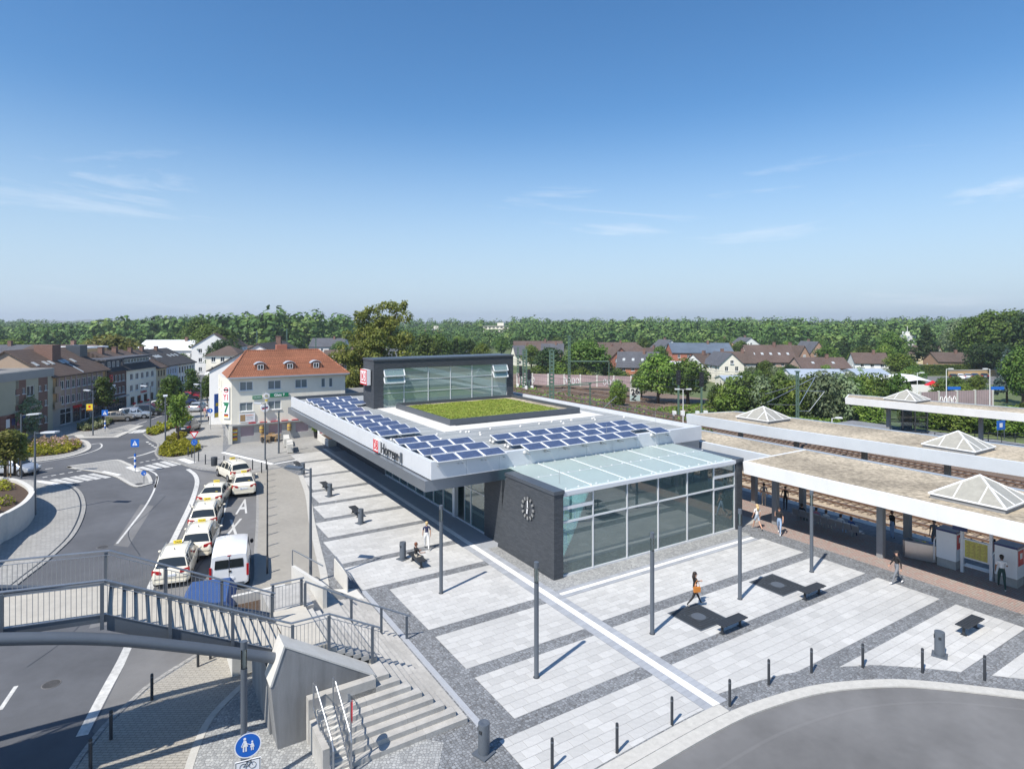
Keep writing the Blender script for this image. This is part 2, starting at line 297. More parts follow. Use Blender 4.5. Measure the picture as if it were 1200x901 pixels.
M['forest'] = leafmat('forest', (0.042, 0.082, 0.024), (0.095, 0.15, 0.036), (0.20, 0.245, 0.07), 0.12, ns=0.09, iw=0.10)
# ------------------------------------------------------------------ mesh helpers
class MB:
    def __init__(s, off=(0, 0, 0)): s.v = []; s.f = []; s.m = []; s.off = off; s.mi = 0
    def add(s, vs, fs):
        b = len(s.v); s.v += [tuple(x) for x in vs]; s.f += [tuple(b + i for i in f) for f in fs]; s.m += [s.mi] * len(fs); return s
    def poly(s, pts): return s.add(pts, [range(len(pts))])
    def box(s, x0, y0, z0, x1, y1, z1):
        if x1 < x0: x0, x1 = x1, x0
        if y1 < y0: y0, y1 = y1, y0
        if z1 < z0: z0, z1 = z1, z0
        return s.add([(x0, y0, z0), (x1, y0, z0), (x1, y1, z0), (x0, y1, z0), (x0, y0, z1), (x1, y0, z1), (x1, y1, z1), (x0, y1, z1)],
                     [(3, 2, 1, 0), (4, 5, 6, 7), (0, 1, 5, 4), (1, 2, 6, 5), (2, 3, 7, 6), (3, 0, 4, 7)])
    def obox(s, c, ax, ay, az):
        c = Vector(c); ax = Vector(ax); ay = Vector(ay); az = Vector(az)
        return s.add([c - ax - ay - az, c + ax - ay - az, c + ax + ay - az, c - ax + ay - az, c - ax - ay + az, c + ax - ay + az, c + ax + ay + az, c - ax + ay + az],
                     [(3, 2, 1, 0), (4, 5, 6, 7), (0, 1, 5, 4), (1, 2, 6, 5), (2, 3, 7, 6), (3, 0, 4, 7)])
    def beam(s, p, q, w, h=None, up=(0, 0, 1)):
        p = Vector(p); q = Vector(q); d = q - p; L = d.length; d.normalize(); up = Vector(up)
        if abs(d.dot(up)) > 0.99: up = Vector((0, 1, 0))
        x = d.cross(up).normalized(); y = x.cross(d).normalized(); h = h or w
        return s.obox((p + q) / 2, x * w / 2, d * L / 2, y * h / 2)
    def prism(s, poly, z0, z1):
        n = len(poly); a = sum(poly[i][0] * poly[(i + 1) % n][1] - poly[(i + 1) % n][0] * poly[i][1] for i in range(n))
        if a < 0: poly = poly[::-1]
        vs = [(x, y, z0) for x, y in poly] + [(x, y, z1) for x, y in poly]
        return s.add(vs, [tuple(range(n))[::-1], tuple(range(n, 2 * n))] + [(i, (i + 1) % n, n + (i + 1) % n, n + i) for i in range(n)])
    def extr(s, poly, vec):                         # 3d polygon extruded along vec
        n = len(poly); p = [Vector(x) for x in poly]; q = [x + Vector(vec) for x in p]
        return s.add(p + q, [tuple(range(n))[::-1], tuple(range(n, 2 * n))] + [(i, (i + 1) % n, n + (i + 1) % n, n + i) for i in range(n)])
    def tube(s, pts, r, n=8, cap=True):
        pts = [Vector(p) for p in pts]; rs = r if isinstance(r, (list, tuple)) else [r] * len(pts); b = len(s.v); x = None; rings = []
        for i, p in enumerate(pts):
            d = (pts[min(i + 1, len(pts) - 1)] - pts[max(i - 1, 0)]).normalized()
            if x is None:
                x = d.cross(Vector((0, 0, 1)) if abs(d.z) < 0.95 else Vector((1, 0, 0))).normalized()
            else: x = (x - d * x.dot(d)).normalized()
            y = d.cross(x)
            rings.append([p + (x * math.cos(6.2832 * k / n) + y * math.sin(6.2832 * k / n)) * rs[i] for k in range(n)])
        vs = [v for rg in rings for v in rg]; fs = []
        for i in range(len(pts) - 1):
            for k in range(n): fs.append((i * n + k, i * n + (k + 1) % n, (i + 1) * n + (k + 1) % n, (i + 1) * n + k))
        if cap: fs.append(tuple(range(n))[::-1]); fs.append(tuple(range((len(pts) - 1) * n, len(pts) * n)))
        return s.add(vs, fs)
    def cyl(s, c, r, z0, z1, n=16, r1=None): return s.tube([(c[0], c[1], z0), (c[0], c[1], z1)], [r, r if r1 is None else r1], n)
    def lathe(s, prof, c=(0, 0, 0), n=16):
        fs = []; vs = []
        for r_, z in prof:
            for k in range(n): vs.append((c[0] + r_ * math.cos(6.2832 * k / n), c[1] + r_ * math.sin(6.2832 * k / n), c[2] + z))
        for i in range(len(prof) - 1):
            for k in range(n): fs.append((i * n + k, i * n + (k + 1) % n, (i + 1) * n + (k + 1) % n, (i + 1) * n + k))
        fs.append(tuple(range(n))[::-1]); fs.append(tuple(range((len(prof) - 1) * n, len(prof) * n)))
        return s.add(vs, fs)
    def ball(s, c, r, n=10, m=6):
        rx, ry, rz = r if isinstance(r, (tuple, list)) else (r, r, r); vs = []; fs = []
        for i in range(1, m):
            a = math.pi * i / m
            for k in range(n):
                b = 6.2832 * k / n; vs.append((c[0] + rx * math.sin(a) * math.cos(b), c[1] + ry * math.sin(a) * math.sin(b), c[2] + rz * math.cos(a)))
        vs += [(c[0], c[1], c[2] + rz), (c[0], c[1], c[2] - rz)]; T = len(vs) - 2
        for i in range(m - 2):
            for k in range(n): fs.append((i * n + k, (i + 1) * n + k, (i + 1) * n + (k + 1) % n, i * n + (k + 1) % n))
        for k in range(n): fs.append((T, k, (k + 1) % n)); fs.append((T + 1, (m - 2) * n + (k + 1) % n, (m - 2) * n + k))
        return s.add(vs, fs)
    def mesh(s, name, mats, smooth=False):
        me = bpy.data.meshes.new(name); o = s.off
        me.from_pydata([(x - o[0], y - o[1], z - o[2]) for x, y, z in s.v], [], s.f)
        for mm in (mats if isinstance(mats, (list, tuple)) else [mats]): me.materials.append(M[mm] if isinstance(mm, str) else mm)
        if max(s.m, default=0): me.polygons.foreach_set('material_index', s.m)
        if smooth:
            me.polygons.foreach_set('use_smooth', [True] * len(s.f))
            if smooth == 'auto':
                try: me.set_sharp_from_angle(angle=R(40))
                except Exception: pass
        me.validate(); me.update(); return me
    def build(s, name, mats, parent=None, loc=None, rot=0, smooth=False): return ob(name, s.mesh(name, mats, smooth), parent, loc, rot)
def ob(name, me, parent=None, loc=None, rot=0):
    o = bpy.data.objects.new(name, me); C.objects.link(o)
    if parent is not None: o.parent = parent
    if loc is not None: o.location = loc
    if rot: o.rotation_euler = rot if isinstance(rot, tuple) else (0, 0, rot)
    return o
def tag(o, label, cat, group=None, kind=None):
    o['label'] = label; o['category'] = cat
    if group: o['group'] = group
    if kind: o['kind'] = kind
    return o
def thing(name, label, cat, loc=(0, 0, 0), rot=0, group=None): return tag(ob(name, None, None, loc, rot), label, cat, group)
def struct(name, mb, m, rot=0, loc=None, smooth=False):
    o = mb.build(name, m, None, loc, rot, smooth); o['kind'] = 'structure'; return o
def stuff(o): o['kind'] = 'stuff'; return o
def dup(root, loc=None, rot=None, label=None):
    r = root.copy(); C.objects.link(r)
    if loc is not None: r.location = loc
    if rot is not None: r.rotation_euler = (0, 0, rot)
    if label: r['label'] = label
    for ch in list(root.children):
        c = ch.copy(); C.objects.link(c); c.parent = r
        for g in list(ch.children):
            d = g.copy(); C.objects.link(d); d.parent = c
    return r
def uloc(u, v, z=0): return W(u, v, z)
ORD = ['', 'first', 'second', 'third', 'fourth', 'fifth', 'sixth', 'seventh', 'eighth', 'ninth', 'tenth', 'eleventh', 'twelfth', 'thirteenth', 'fourteenth', 'fifteenth', 'sixteenth', 'seventeenth', 'eighteenth', 'nineteenth', 'twentieth']
def text(name, s, size, m, parent, loc, rot, ext=0.01, align='CENTER', bold=0.0, sx=1.0):
    cu = bpy.data.curves.new(name, 'FONT'); cu.body = s; cu.size = size; cu.extrude = ext; cu.align_x = align; cu.align_y = 'CENTER'; cu.offset = bold; cu.resolution_u = 3
    t = bpy.data.objects.new(name, cu); C.objects.link(t)
    me = bpy.data.meshes.new_from_object(t.evaluated_get(bpy.context.evaluated_depsgraph_get()))
    bpy.data.objects.remove(t); me.materials.clear(); me.materials.append(M[m])
    o = ob(name, me, parent, loc, rot); o.scale = (sx, 1, 1); return o
UP = R(90)
def offset_path(pts, d):
    out = []
    for i, p in enumerate(pts):
        a = Vector(pts[max(i - 1, 0)]); b = Vector(pts[min(i + 1, len(pts) - 1)]); t = (b - a); t = t.normalized() if t.length > 1e-6 else Vector((1, 0))
        out.append((p[0] - t.y * d, p[1] + t.x * d))
    return out
def smooth_path(pts, n=4, closed=False):
    P = [Vector(p) for p in pts]; out = []; L = len(P)
    rng = range(L) if closed else range(L - 1)
    for i in rng:
        p0 = P[i - 1] if (closed or i > 0) else P[i]; p1 = P[i]; p2 = P[(i + 1) % L]; p3 = P[(i + 2) % L] if (closed or i + 2 < L) else P[i + 1]
        for k in range(n):
            t = k / n
            out.append(tuple(0.5 * ((2 * p1) + (p2 - p0) * t + (2 * p0 - 5 * p1 + 4 * p2 - p3) * t * t + (3 * p1 - p0 - 3 * p2 + p3) * t * t * t)))
    if not closed: out.append(tuple(P[-1]))
    return out
def strip(mb, pts, w0, w1, z0, z1):
    a = offset_path(pts, w0); b = offset_path(pts, w1)
    for i in range(len(pts) - 1): mb.prism([a[i], a[i + 1], b[i + 1], b[i]], z0, z1)
    return mb
def flat_strip(mb, pts, w0, w1, z):
    a = offset_path(pts, w0); b = offset_path(pts, w1)
    for i in range(len(pts) - 1): mb.poly([(*a[i], z), (*b[i], z), (*b[i + 1], z), (*a[i + 1], z)][::-1] if w1 > w0 else [(*a[i], z), (*b[i], z), (*b[i + 1], z), (*a[i + 1], z)])
    return mb

# leaf clouds -----------------------------------------------------------------
def leaf_mesh(name, pts, nrm, size, m, seed=1, flat=0.6, mats=None):
    rs = np.random.RandomState(seed); n = len(pts)
    nn = nrm + rs.normal(0, flat, (n, 3)); nn /= np.linalg.norm(nn, axis=1, keepdims=True) + 1e-9
    t = np.cross(nn, rs.normal(0, 1, (n, 3))); t /= np.linalg.norm(t, axis=1, keepdims=True) + 1e-9
    b = np.cross(nn, t); sz = (size * rs.uniform(0.6, 1.3, (n, 1)))
    v = np.empty((n, 4, 3), np.float32)
    v[:, 0] = pts + t * sz; v[:, 1] = pts + b * sz * 0.62; v[:, 2] = pts - t * sz; v[:, 3] = pts - b * sz * 0.62
    me = bpy.data.meshes.new(name); me.vertices.add(n * 4); me.vertices.foreach_set('co', v.ravel())
    me.loops.add(n * 4); me.loops.foreach_set('vertex_index', np.arange(n * 4, dtype=np.int32))
    me.polygons.add(n); me.polygons.foreach_set('loop_start', np.arange(0, n * 4, 4, dtype=np.int32))
    try: me.polygons.foreach_set('loop_total', np.full(n, 4, np.int32))
    except Exception: pass
    me.materials.append(M[m]); me.update(calc_edges=True); return me
def blob_points(blobs, n, seed=1, shell=0.55, jit=0.10):
    """points in the outer part of a set of ellipsoid clumps (cx,cy,cz,rx,ry,rz)"""
    rs = np.random.RandomState(seed); B = np.array(blobs, float); vol = (B[:, 3] * B[:, 4] * B[:, 5]) ** (2 / 3); pick = rs.choice(len(B), n, p=vol / vol.sum())
    d = rs.normal(0, 1, (n, 3)); d /= np.linalg.norm(d, axis=1, keepdims=True); r = shell + (1 - shell) * rs.rand(n, 1) ** 0.6
    r *= 1 + jit * rs.normal(0, 1, (n, 1))
    p = B[pick, :3] + d * r * B[pick, 3:]; nr = d / B[pick, 3:]; nr /= np.linalg.norm(nr, axis=1, keepdims=True); nr[:, 2] += 0.35
    return p, nr
def crown_blobs(seed, r, h, n, z0, lean=0.0, kind='round'):
    rs = np.random.RandomState(seed); out = []
    for i in range(n):
        f = (i + 0.5) / n; z = z0 + h * (0.12 + 0.80 * f)
        if kind == 'cone': rr = r * (1.02 - f) * 0.9; br = r * (0.34 * (1.05 - f) + 0.10)
        elif kind == 'tall': rr = r * (0.75 - 0.5 * f) * 0.9; br = r * rs.uniform(0.38, 0.55)
        else: rr = r * math.sqrt(max(0.02, 1 - (2 * f - 0.85) ** 2)) * 0.72; br = r * rs.uniform(0.30, 0.48)
        a = i * 2.39996 + rs.uniform(-0.5, 0.5); q = rr * rs.uniform(0.55, 1.05)
        out.append((q * math.cos(a) + lean * f, q * math.sin(a), z, br, br, br * rs.uniform(0.62, 0.85)))
    return out
# ------------------------------------------------------------------ ground, roads, plaza
RT = TH
mb = MB(); mb.poly([(-4600, -300, -1.3), (4600, -300, -1.3), (4600, 4600, -1.3), (-4600, 4600, -1.3)]); struct('ground', mb, 'field')
# far low rise on the skyline
mb = MB()
for cx, cy, L, h, dp in ((800, 3300, 1500, 33, 500), (-1000, 3700, 1200, 24, 500), (2300, 3500, 1000, 28, 500), (-2300, 3300, 700, 32, 400)):
    pr = []
    for i in range(25):
        x = cx - L + 2 * L * i / 24; z = h * (math.sin(math.pi * i / 24) ** 0.7) * (0.8 + 0.2 * math.sin(i * 1.7)); pr.append((x, z))
    for i in range(24):
        (x0, z0), (x1, z1) = pr[i], pr[i + 1]
        mb.poly([(x0, cy - dp, -1.25), (x1, cy - dp, -1.25), (x1, cy, z1), (x0, cy, z0)]); mb.poly([(x0, cy, z0), (x1, cy, z1), (x1, cy + dp, -1.25), (x0, cy + dp, -1.25)])
D('far_hill', (0.16, 0.17, 0.15), 0.95, 0.2, 0.01, coord='World')
struct('distant_hills', mb, 'far_hill')

xy = lambda p: (p[0], p[1])
mb = MB(); mb.prism([(-220, -40), (-220, 330), (-20, 330), xy(W(30, 100)), xy(W(43.9, 60)), xy(W(43.9, -40))], -1.28, -0.05); struct('street', mb, 'asphalt')
KERB = [(4, 13.2), (10, 13.9), (13.31, 14.15), (17.68, 14.26), (20.04, 14.05), (22.51, 13.5), (24.82, 12.45), (26.33, 11.36), (28.6, 9.16), (31, 6.5), (34, 2.5), (36.3, -2), (39, -9)]
KS = smooth_path(KERB, 5)
def vk(u):
    for (a, b), (c, d) in zip(KS[:-1], KS[1:]):
        if a <= u <= c: return b + (d - b) * (u - a) / (c - a + 1e-9)
    return -99
LOT = [(238, 458), (225, 476), (203, 490), (178, 499), (169, 508), (176, 514), (186, 520), (183, 530), (190, 537), (208, 541), (222, 546), (236, 549), (262, 552), (290, 555), (301, 562), (303, 600), (301, 645), (298, 690), (250, 757), (232, 767), (180, 800), (155, 822), (125, 850), (87, 901), (60, 960)]
plaza_poly = gpl(LOT) + [xy(W(u, v)) for u, v in KS] + [xy(W(44, -20)), xy(W(44, 80)), xy(W(22, 82)), xy(W(20, 110)), (-42, 150), (-60, 150)]
# plaza in station coordinates so that its cobbles follow the grid
def to_uv(p): return (p[0] * CT + p[1] * ST, -p[0] * ST + p[1] * CT)
pz = MB(); pz.prism([to_uv(p) for p in plaza_poly], -1.27, 0.0); plaza = struct('plaza', pz, 'cobble', RT)
fc = MB(); fc.prism([to_uv(p) for p in [xy(W(u, v - 0.3)) for u, v in KS] + [xy(W(43, -25)), xy(W(-10, -25)), xy(W(-8, 13.2)), xy(W(0, 13.2))]], -0.2, -0.035); struct('forecourt_road', fc, 'asphalt_old', RT)
# a worn seam patch on the forecourt
kb = MB(); strip(kb, [(u, v) for u, v in KS if u > 9.5], -0.36, 0.12, -0.1, 0.012); ok_ = kb.build('kerb_stones', 'kerb', plaza)
kb = MB(); strip(kb, [(u, v) for u, v in KS if 10 < u < 18.5], 0.14, 0.62, -0.02, 0.016); kb.build('kerb_apron', 'kerb', plaza)
pm = MB(); flat_strip(pm, [(u, v - 1.5) for u, v in KS if 11 < u < 30], -0.06, 0.06, -0.031); struct('road_seam', pm, 'lot_asphalt', RT)

def clip(poly, a, b):                                     # keep the side v > a + b u
    out = []
    for i in range(len(poly)):
        p, q = poly[i], poly[(i + 1) % len(poly)]; fp = p[1] - a - b * p[0]; fq = q[1] - a - b * q[0]
        if fp >= 0: out.append(p)
        if fp * fq < 0: t = fp / (fp - fq); out.append((p[0] + t * (q[0] - p[0]), p[1] + t * (q[1] - p[1])))
    return out
FIELDS = [(10.45, 17.58, 14.3, 17.45), (11.5, 17.58, 18.15, 21.08), (11.5, 17.58, 21.78, 24.75), (11.5, 17.58, 25.45, 30.42), (10.3, 17.58, 31.08, 34.45), (10.4, 17.58, 35.1, 39.2), (10.9, 17.58, 39.85, 43.2), (11.75, 17.58, 43.9, 47.2), (12.4, 17.58, 47.9, 51.1), (12.95, 17.58, 51.8, 56.3), (13.6, 17.58, 57.0, 62.2), (14.3, 17.58, 62.9, 67.0),
          (18.75, 34.75, 21.92, 24.75), (18.75, 34.75, 18.25, 21.2), (18.75, 34.75, 14.55, 17.6), (22.0, 34.75, 11.05, 13.85), (26.0, 34.75, 7.4, 10.3), (29.0, 34.75, 3.6, 6.7)]
slabs = []; J = 0.006
grates = [(21.9, 18.78, 23.9, 20.8), (28.24, 18.92, 30.28, 20.96)]
for fi, (u0, u1, v0, v1) in enumerate(FIELDS):
    nrow = max(1, round((v1 - v0) / 0.41)); dv = (v1 - v0) / nrow; nc = round((u1 - u0) / 0.63); du = (u1 - u0) / nc
    for r_ in range(nrow):
        for c_ in range(-1, nc + 1):
            a = u0 + (c_ + (0.5 if r_ % 2 else 0)) * du; b = a + du; a = max(a, u0); b = min(b, u1)
            if b - a < 0.08: continue
            va = v0 + r_ * dv; vb = va + dv
            poly = [(a + J, va + J), (b - J, va + J), (b - J, vb - J), (a + J, vb - J)]
            um = (a + b) / 2
            if va < 15.5 or um > 20:
                k0, k1 = vk(um - 0.5), vk(um + 0.5); sl_ = k1 - k0; off = (0.68 if um < 18.3 else 1.05) * math.sqrt(1 + sl_ * sl_)
                poly = clip(poly, vk(um) + off - sl_ * um, sl_)
            if len(poly) < 3: continue
            slabs.append(poly)
def dcam(p): q = W(p[0][0], p[0][1]); return q.length
slabs = [p for p in slabs if abs(W(*p[0]).x) < 1.5 * W(*p[0]).y]
slabs.sort(key=dcam)
one = {}
for i, p in enumerate(slabs[:300]):
    z = 0.014 + rnd.uniform(-0.0015, 0.0015); b = MB(off=(p[0][0], p[0][1], 0)); b.prism(p, 0.001, z)
    key = tuple(round(x - y, 3) for q in p for x, y in zip(q, p[0]))
    if key not in one: one[key] = b.mesh('slab', 'slab')
    ob('slab', one[key], plaza, (p[0][0], p[0][1], rnd.uniform(-0.0015, 0.0015)))
b = MB()
for p in slabs[300:]: b.prism(p, 0.001, 0.014 + rnd.uniform(-0.002, 0.002))
stuff(b.build('slabs', 'slab', plaza))
b = MB(); g = MB()
v = 14.85
while v < 68:
    b.box(18.02, v + 0.004, 0.001, 18.36, v + 0.596, 0.016)
    g.box(17.60, v + 0.004, 0.001, 18.0, v + 0.296, 0.013); g.box(17.60, v + 0.304, 0.001, 18.0, v + 0.596, 0.0128)
    g.box(18.38, v + 0.004, 0.001, 18.74, v + 0.296, 0.013); g.box(18.38, v + 0.304, 0.001, 18.74, v + 0.596, 0.0128); v += 0.6
u = 18.76
while u < 34.2:
    b.box(u + 0.004, 25.06, 0.001, u + 0.596, 25.32, 0.016); g.box(u + 0.004, 24.78, 0.001, u + 0.596, 25.04, 0.013); g.box(u + 0.004, 25.34, 0.001, u + 0.596, 25.6, 0.0132); u += 0.6
stuff(b.build('guide_slabs', 'slab_white', plaza)); stuff(g.build('edge_slabs', 'slab_grey', plaza))
b = MB(); b.prism([(19.0, 25.62), (34.7, 25.62), (34.7, 26.9), (19.45, 26.9), (19.45, 32.7), (18.76, 32.7), (18.76, 25.62)], -0.01, 0.006); b.build('wall_margin', 'cobble_light', plaza)
b = MB(); b.box(36.3, -18, -0.02, 41.2, 45, 0.007); b.build('red_paving', 'paver_red', plaza)
b = MB(); b.box(41.2, -18, -0.02, 43.3, 78, 0.006); b.build('platform_paving', 'paver_platform', plaza)
b = MB(); b.box(43.3, -18, -0.03, 44.06, 78, 0.012); b.build('platform_edge', 'concrete_light', plaza)
b = MB(); b.box(18.76, 32.7, -0.02, 19.9, 66, 0.007); b.build('canopy_paving', 'slab_grey', plaza)
b = MB(); b.box(10.18, 18.3, -0.01, 10.42, 31.0, 0.012); b.box(10.24, 18.35, 0, 10.36, 30.9, 0.03); b.build('drain_channel', 'slab_grey', plaza)
# footways in world coordinates
def overlay(name, pts, m, z=0.006, parent=None):
    mbx = MB(); mbx.prism(pts, -0.03, z); return struct(name, mbx, m)
overlay('footway', gpl([(301, 562), (303, 600), (301, 645), (298, 690), (285, 710), (378, 702), (375, 672), (368, 640), (362, 610), (358, 580), (350, 557), (330, 548), (290, 555)]), 'paver_beige')
overlay('footway', gpl([(240, 458), (227, 476), (205, 490), (180, 499), (171, 508), (178, 514), (188, 520), (186, 530), (192, 536.5), (209, 540.5), (223, 545.5), (237, 548.5), (262, 551.5), (290, 554.5), (329, 547.5), (320, 543), (261, 529), (262, 505), (251, 462)]), 'paver_grey')
overlay('terrace', gpl([(264, 528.5), (320, 542), (382, 530), (376, 516), (400, 506), (340, 503), (272, 521)]), 'paver_grey')
overlay('footway', gpl([(250, 758), (233, 768), (181, 801), (156, 823), (126, 851), (89, 901), (62, 960), (205, 960), (216, 901), (237, 850), (262, 820), (300, 785), (330, 757), (300, 700)]), 'paver_beige')
overlay('cobbled_corner', gpl([(222, 960), (223, 901), (243, 850), (268, 820), (306, 786), (350, 800), (420, 850), (520, 870), (500, 960)]), 'cobble_light', 0.007)
mb = MB(); P_ = smooth_path(gpl([(350, 557), (358, 580), (362, 610), (368, 640), (375, 672), (378, 700)]), 4); strip(mb, P_, -0.02, 0.38, -0.05, 0.02)
P_ = smooth_path(gpl([(205, 960), (216, 901), (237, 850), (262, 820), (300, 785), (330, 757)]), 4); strip(mb, P_, -0.25, 0.0, -0.05, 0.02)
P_ = smooth_path(gpl(LOT[4:]), 4); struct('kerb', mb, 'kerb')
mb = MB(); strip(mb, P_, -0.16, 0.02, -0.2, 0.011); struct('kerb', mb, 'paver_grey')
# taxi stand and the car-park asphalt beyond the road line
mb = MB(); mb.prism(gpl([(224, 548), (236, 552), (262, 556), (304, 558), (306, 700), (250, 760), (160, 825), (118, 862), (108, 855), (140, 790), (165, 733), (196, 660), (226, 594), (233, 573), (235, 563), (232, 555)]), -0.2, -0.044); struct('taxi_stand', mb, 'lot_asphalt')
# left footway beside the curved planter
P_ = smooth_path(gpl([(40, 562), (75, 566), (92, 574), (99, 588), (97, 605), (85, 628), (58, 654), (30, 676), (0, 701), (-60, 755)]), 5)
side = [(-40.5, 70), (-75, 58), (-75, 20)]
mb = MB(); mb.prism([P_[0]] + P_ + [gp(-200, 800), gp(-200, 560)], -1.2, 0.0); struct('footway', mb, 'paver_grey')
mb = MB(); strip(mb, P_, -0.12, 0.06, -0.3, 0.014); struct('kerb', mb, 'paver_grey')
mb = MB(); flat_strip(mb, P_, -0.30, -0.20, 0.003); struct('gutter', mb, 'steel_dark')
# shop-side footway
mb = MB(); mb.prism(gpl([(-120, 523), (0, 517), (60, 512.5), (88, 510), (93, 513), (138, 512), (168, 498.5), (152, 497), (128, 503), (120, 497), (185, 480), (220, 464), (233, 452), (233, 440), (150, 440), (-120, 470)]), -1.2, 0.0); struct('footway', mb, 'paver_grey')
mb = MB(); strip(mb, gpl([(88, 510), (93, 513), (138, 512), (168, 498.5)]), -0.1, 0.7, -0.1, 0.012); struct('kerb', mb, 'kerb')
# traffic islands
def island(name, px, m, kw=0.28):
    P = gpl(px); P = smooth_path(P, 4, True); a = sum(P[i][0] * P[(i + 1) % len(P)][1] - P[(i + 1) % len(P)][0] * P[i][1] for i in range(len(P)))
    if a < 0: P = P[::-1]
    mbx = MB(); mbx.prism(P, -0.3, 0.0); o = struct(name, mbx, m)
    kbx = MB(); strip(kbx, P + [P[0], P[1]], 0.0, kw, -0.2, 0.016); kbx.build('kerb_ring', 'kerb', o); return P
island('traffic_island', [(78, 547), (107, 552), (126, 556), (138, 560), (157, 570), (174, 567.5), (179, 565), (175, 556), (163, 549), (150, 542.5), (137, 538.5), (110, 542)], 'paver_grey', 0.3)
island('roundabout_island', [(-60, 548), (0, 544), (40, 541), (80, 535), (104, 527), (106, 520), (96, 515), (60, 514), (0, 515.5), (-60, 518)], 'paver_grey', 0.4)
# road markings
mk = MB(); ZM = -0.045
def line(px, wd, z=ZM, n=4, lot=False):
    P = gpl(px); P = smooth_path(P, n) if len(P) > 2 else P
    flat_strip(mk, P, -wd / 2, wd / 2, -0.039 if lot else z)
for a, b_ in ([(62, 561), (84, 566)], [(74, 559.5), (95, 564)], [(85, 557.7), (106, 562)], [(95, 556), (116, 560.5)], [(106, 554.5), (127, 559)]): line([a, b_], 0.52)
for a, b_ in ([(164, 546.5), (179, 550.5)], [(172.5, 544.2), (187.5, 548.5)], [(181, 542), (197, 546.8)], [(190, 540), (205, 545)], [(199, 538.8), (213.5, 543.5)]): line([a, b_], 0.55)
for a, b_ in ([(146, 507.5), (153, 503.5)], [(152.5, 507.2), (159, 503.2)], [(159, 506.9), (165, 502.9)], [(165, 506.5), (171, 502.5)]): line([a, b_], 0.55)
line([(184, 557), (183.5, 562), (180, 575), (170, 593), (155, 613), (137, 636)], 0.14)
line([(176, 551), (183, 555), (184.5, 562), (181, 571)], 0.16)
line([(220, 549), (228, 555), (231, 563), (229, 574), (222.5, 592), (208, 622), (192, 655), (170, 701), (150, 757), (120, 814), (96, 860)], 0.36)
line([(19, 802), (0, 830)], 0.15); line([(-20, 858), (-45, 893)], 0.15)
line([(103, 521), (117, 519), (118, 524), (100, 531), (60, 539), (10, 545), (-40, 549)], 0.16)
line([(150, 536), (168, 532), (186, 526)], 0.3); line([(136, 538), (152, 543.5)], 0.3)
for x, y in ((50, 558.8), (60, 556.8), (70, 555), (80, 553.2), (90, 551.5)): line([(x, y), (x + 5.5, y - 1)], 0.25)
for x, y in ((164, 541.5), (171, 540), (178, 538.6), (185, 537.3), (192, 536)): line([(x, y), (x + 4, y - 0.8)], 0.25)
for i in range(10): line([(12 + i * 9.5, 519.5 - i * 0.85), (17 + i * 9.5, 519.0 - i * 0.85)], 0.2)
line([(53, 549), (62, 547.8)], 0.2)
for i in range(6): line([(172 + i * 3, 517 + i * 2.0), (173.5 + i * 3, 518 + i * 2.0)], 0.25)
for i in range(4): line([(160 + i * 18, 497 - i * 6.5), (172 + i * 18, 493 - i * 6.5)], 0.15)
line([(270, 571), (263, 598), (255, 630)], 0.13, lot=True)
struct('road_markings', mk, 'road_paint')
mk = MB(); line([(45, 563.2), (67, 567.3)], 0.55, 0.005); line([(119, 552.6), (139, 556.8)], 0.55, 0.006); line([(150, 547), (163, 552)], 0.5, 0.006); line([(212, 537.6), (226, 542.5)], 0.7, 0.011); mk2 = mk
line([(261, 530), (320, 544)], 0.5, 0.012); line([(320, 544), (352, 538), (385, 531)], 0.3, 0.012)
struct('tactile_paving', mk, 'slab_white')
tx = ob('taxi_lettering', None, None, (0, 0, 0)); 
for i, ch in enumerate('TAXI'):
    s_ = i - 1; o = text('letter', ch, 5.6, 'road_paint', None, (-20.5 + 1.5 * s_, 46.3 - 4.9 * s_, -0.0395), (0, 0, math.atan2(0.36 * 0.93, 0.93)), 0.0005, sx=0.21, bold=0.05)
    o.name = 'road_lettering'; o['kind'] = 'structure'
bpy.data.objects.remove(tx)
# railway ground
mb = MB(); mb.box(44.2, -60, -1.29, 75.5, 150, -1.0); mb.box(75.55, 70, -1.29, 96, 150, -1.003); struct('trackbed', mb, 'ballast_rust', RT)
mb = MB(); mb.box(44.25, -60, -1.2, 52.0, 50, -0.985); struct('ballast', mb, 'ballast', RT)

D('iron', (0.09, 0.085, 0.08), 0.6, 0.3, 8, 0.5, 30, metal=0.4)
for i, (px, lab, zz) in enumerate([((163, 567), 'rusty round manhole cover on the traffic island', 0.004), ((255, 640), 'round manhole cover on the taxi stand', -0.038), ((120, 640), 'round manhole cover on the curved road', -0.044), ((60, 800), 'round manhole cover on the road under the bridge', -0.044), ((240, 523), 'round manhole cover on the footway before the restaurant', 0.008)]):
    p = gp(*px); t = tag(ob('manhole_cover', None, None, (p[0], p[1], zz)), lab, 'manhole cover'); b = MB(); b.cyl((0, 0), 0.32, -0.01, 0.006, 20); b.build('frame', 'asphalt_old', t); b = MB(); b.cyl((0, 0), 0.29, 0.0, 0.010, 20); b.build('lid', 'iron', t)

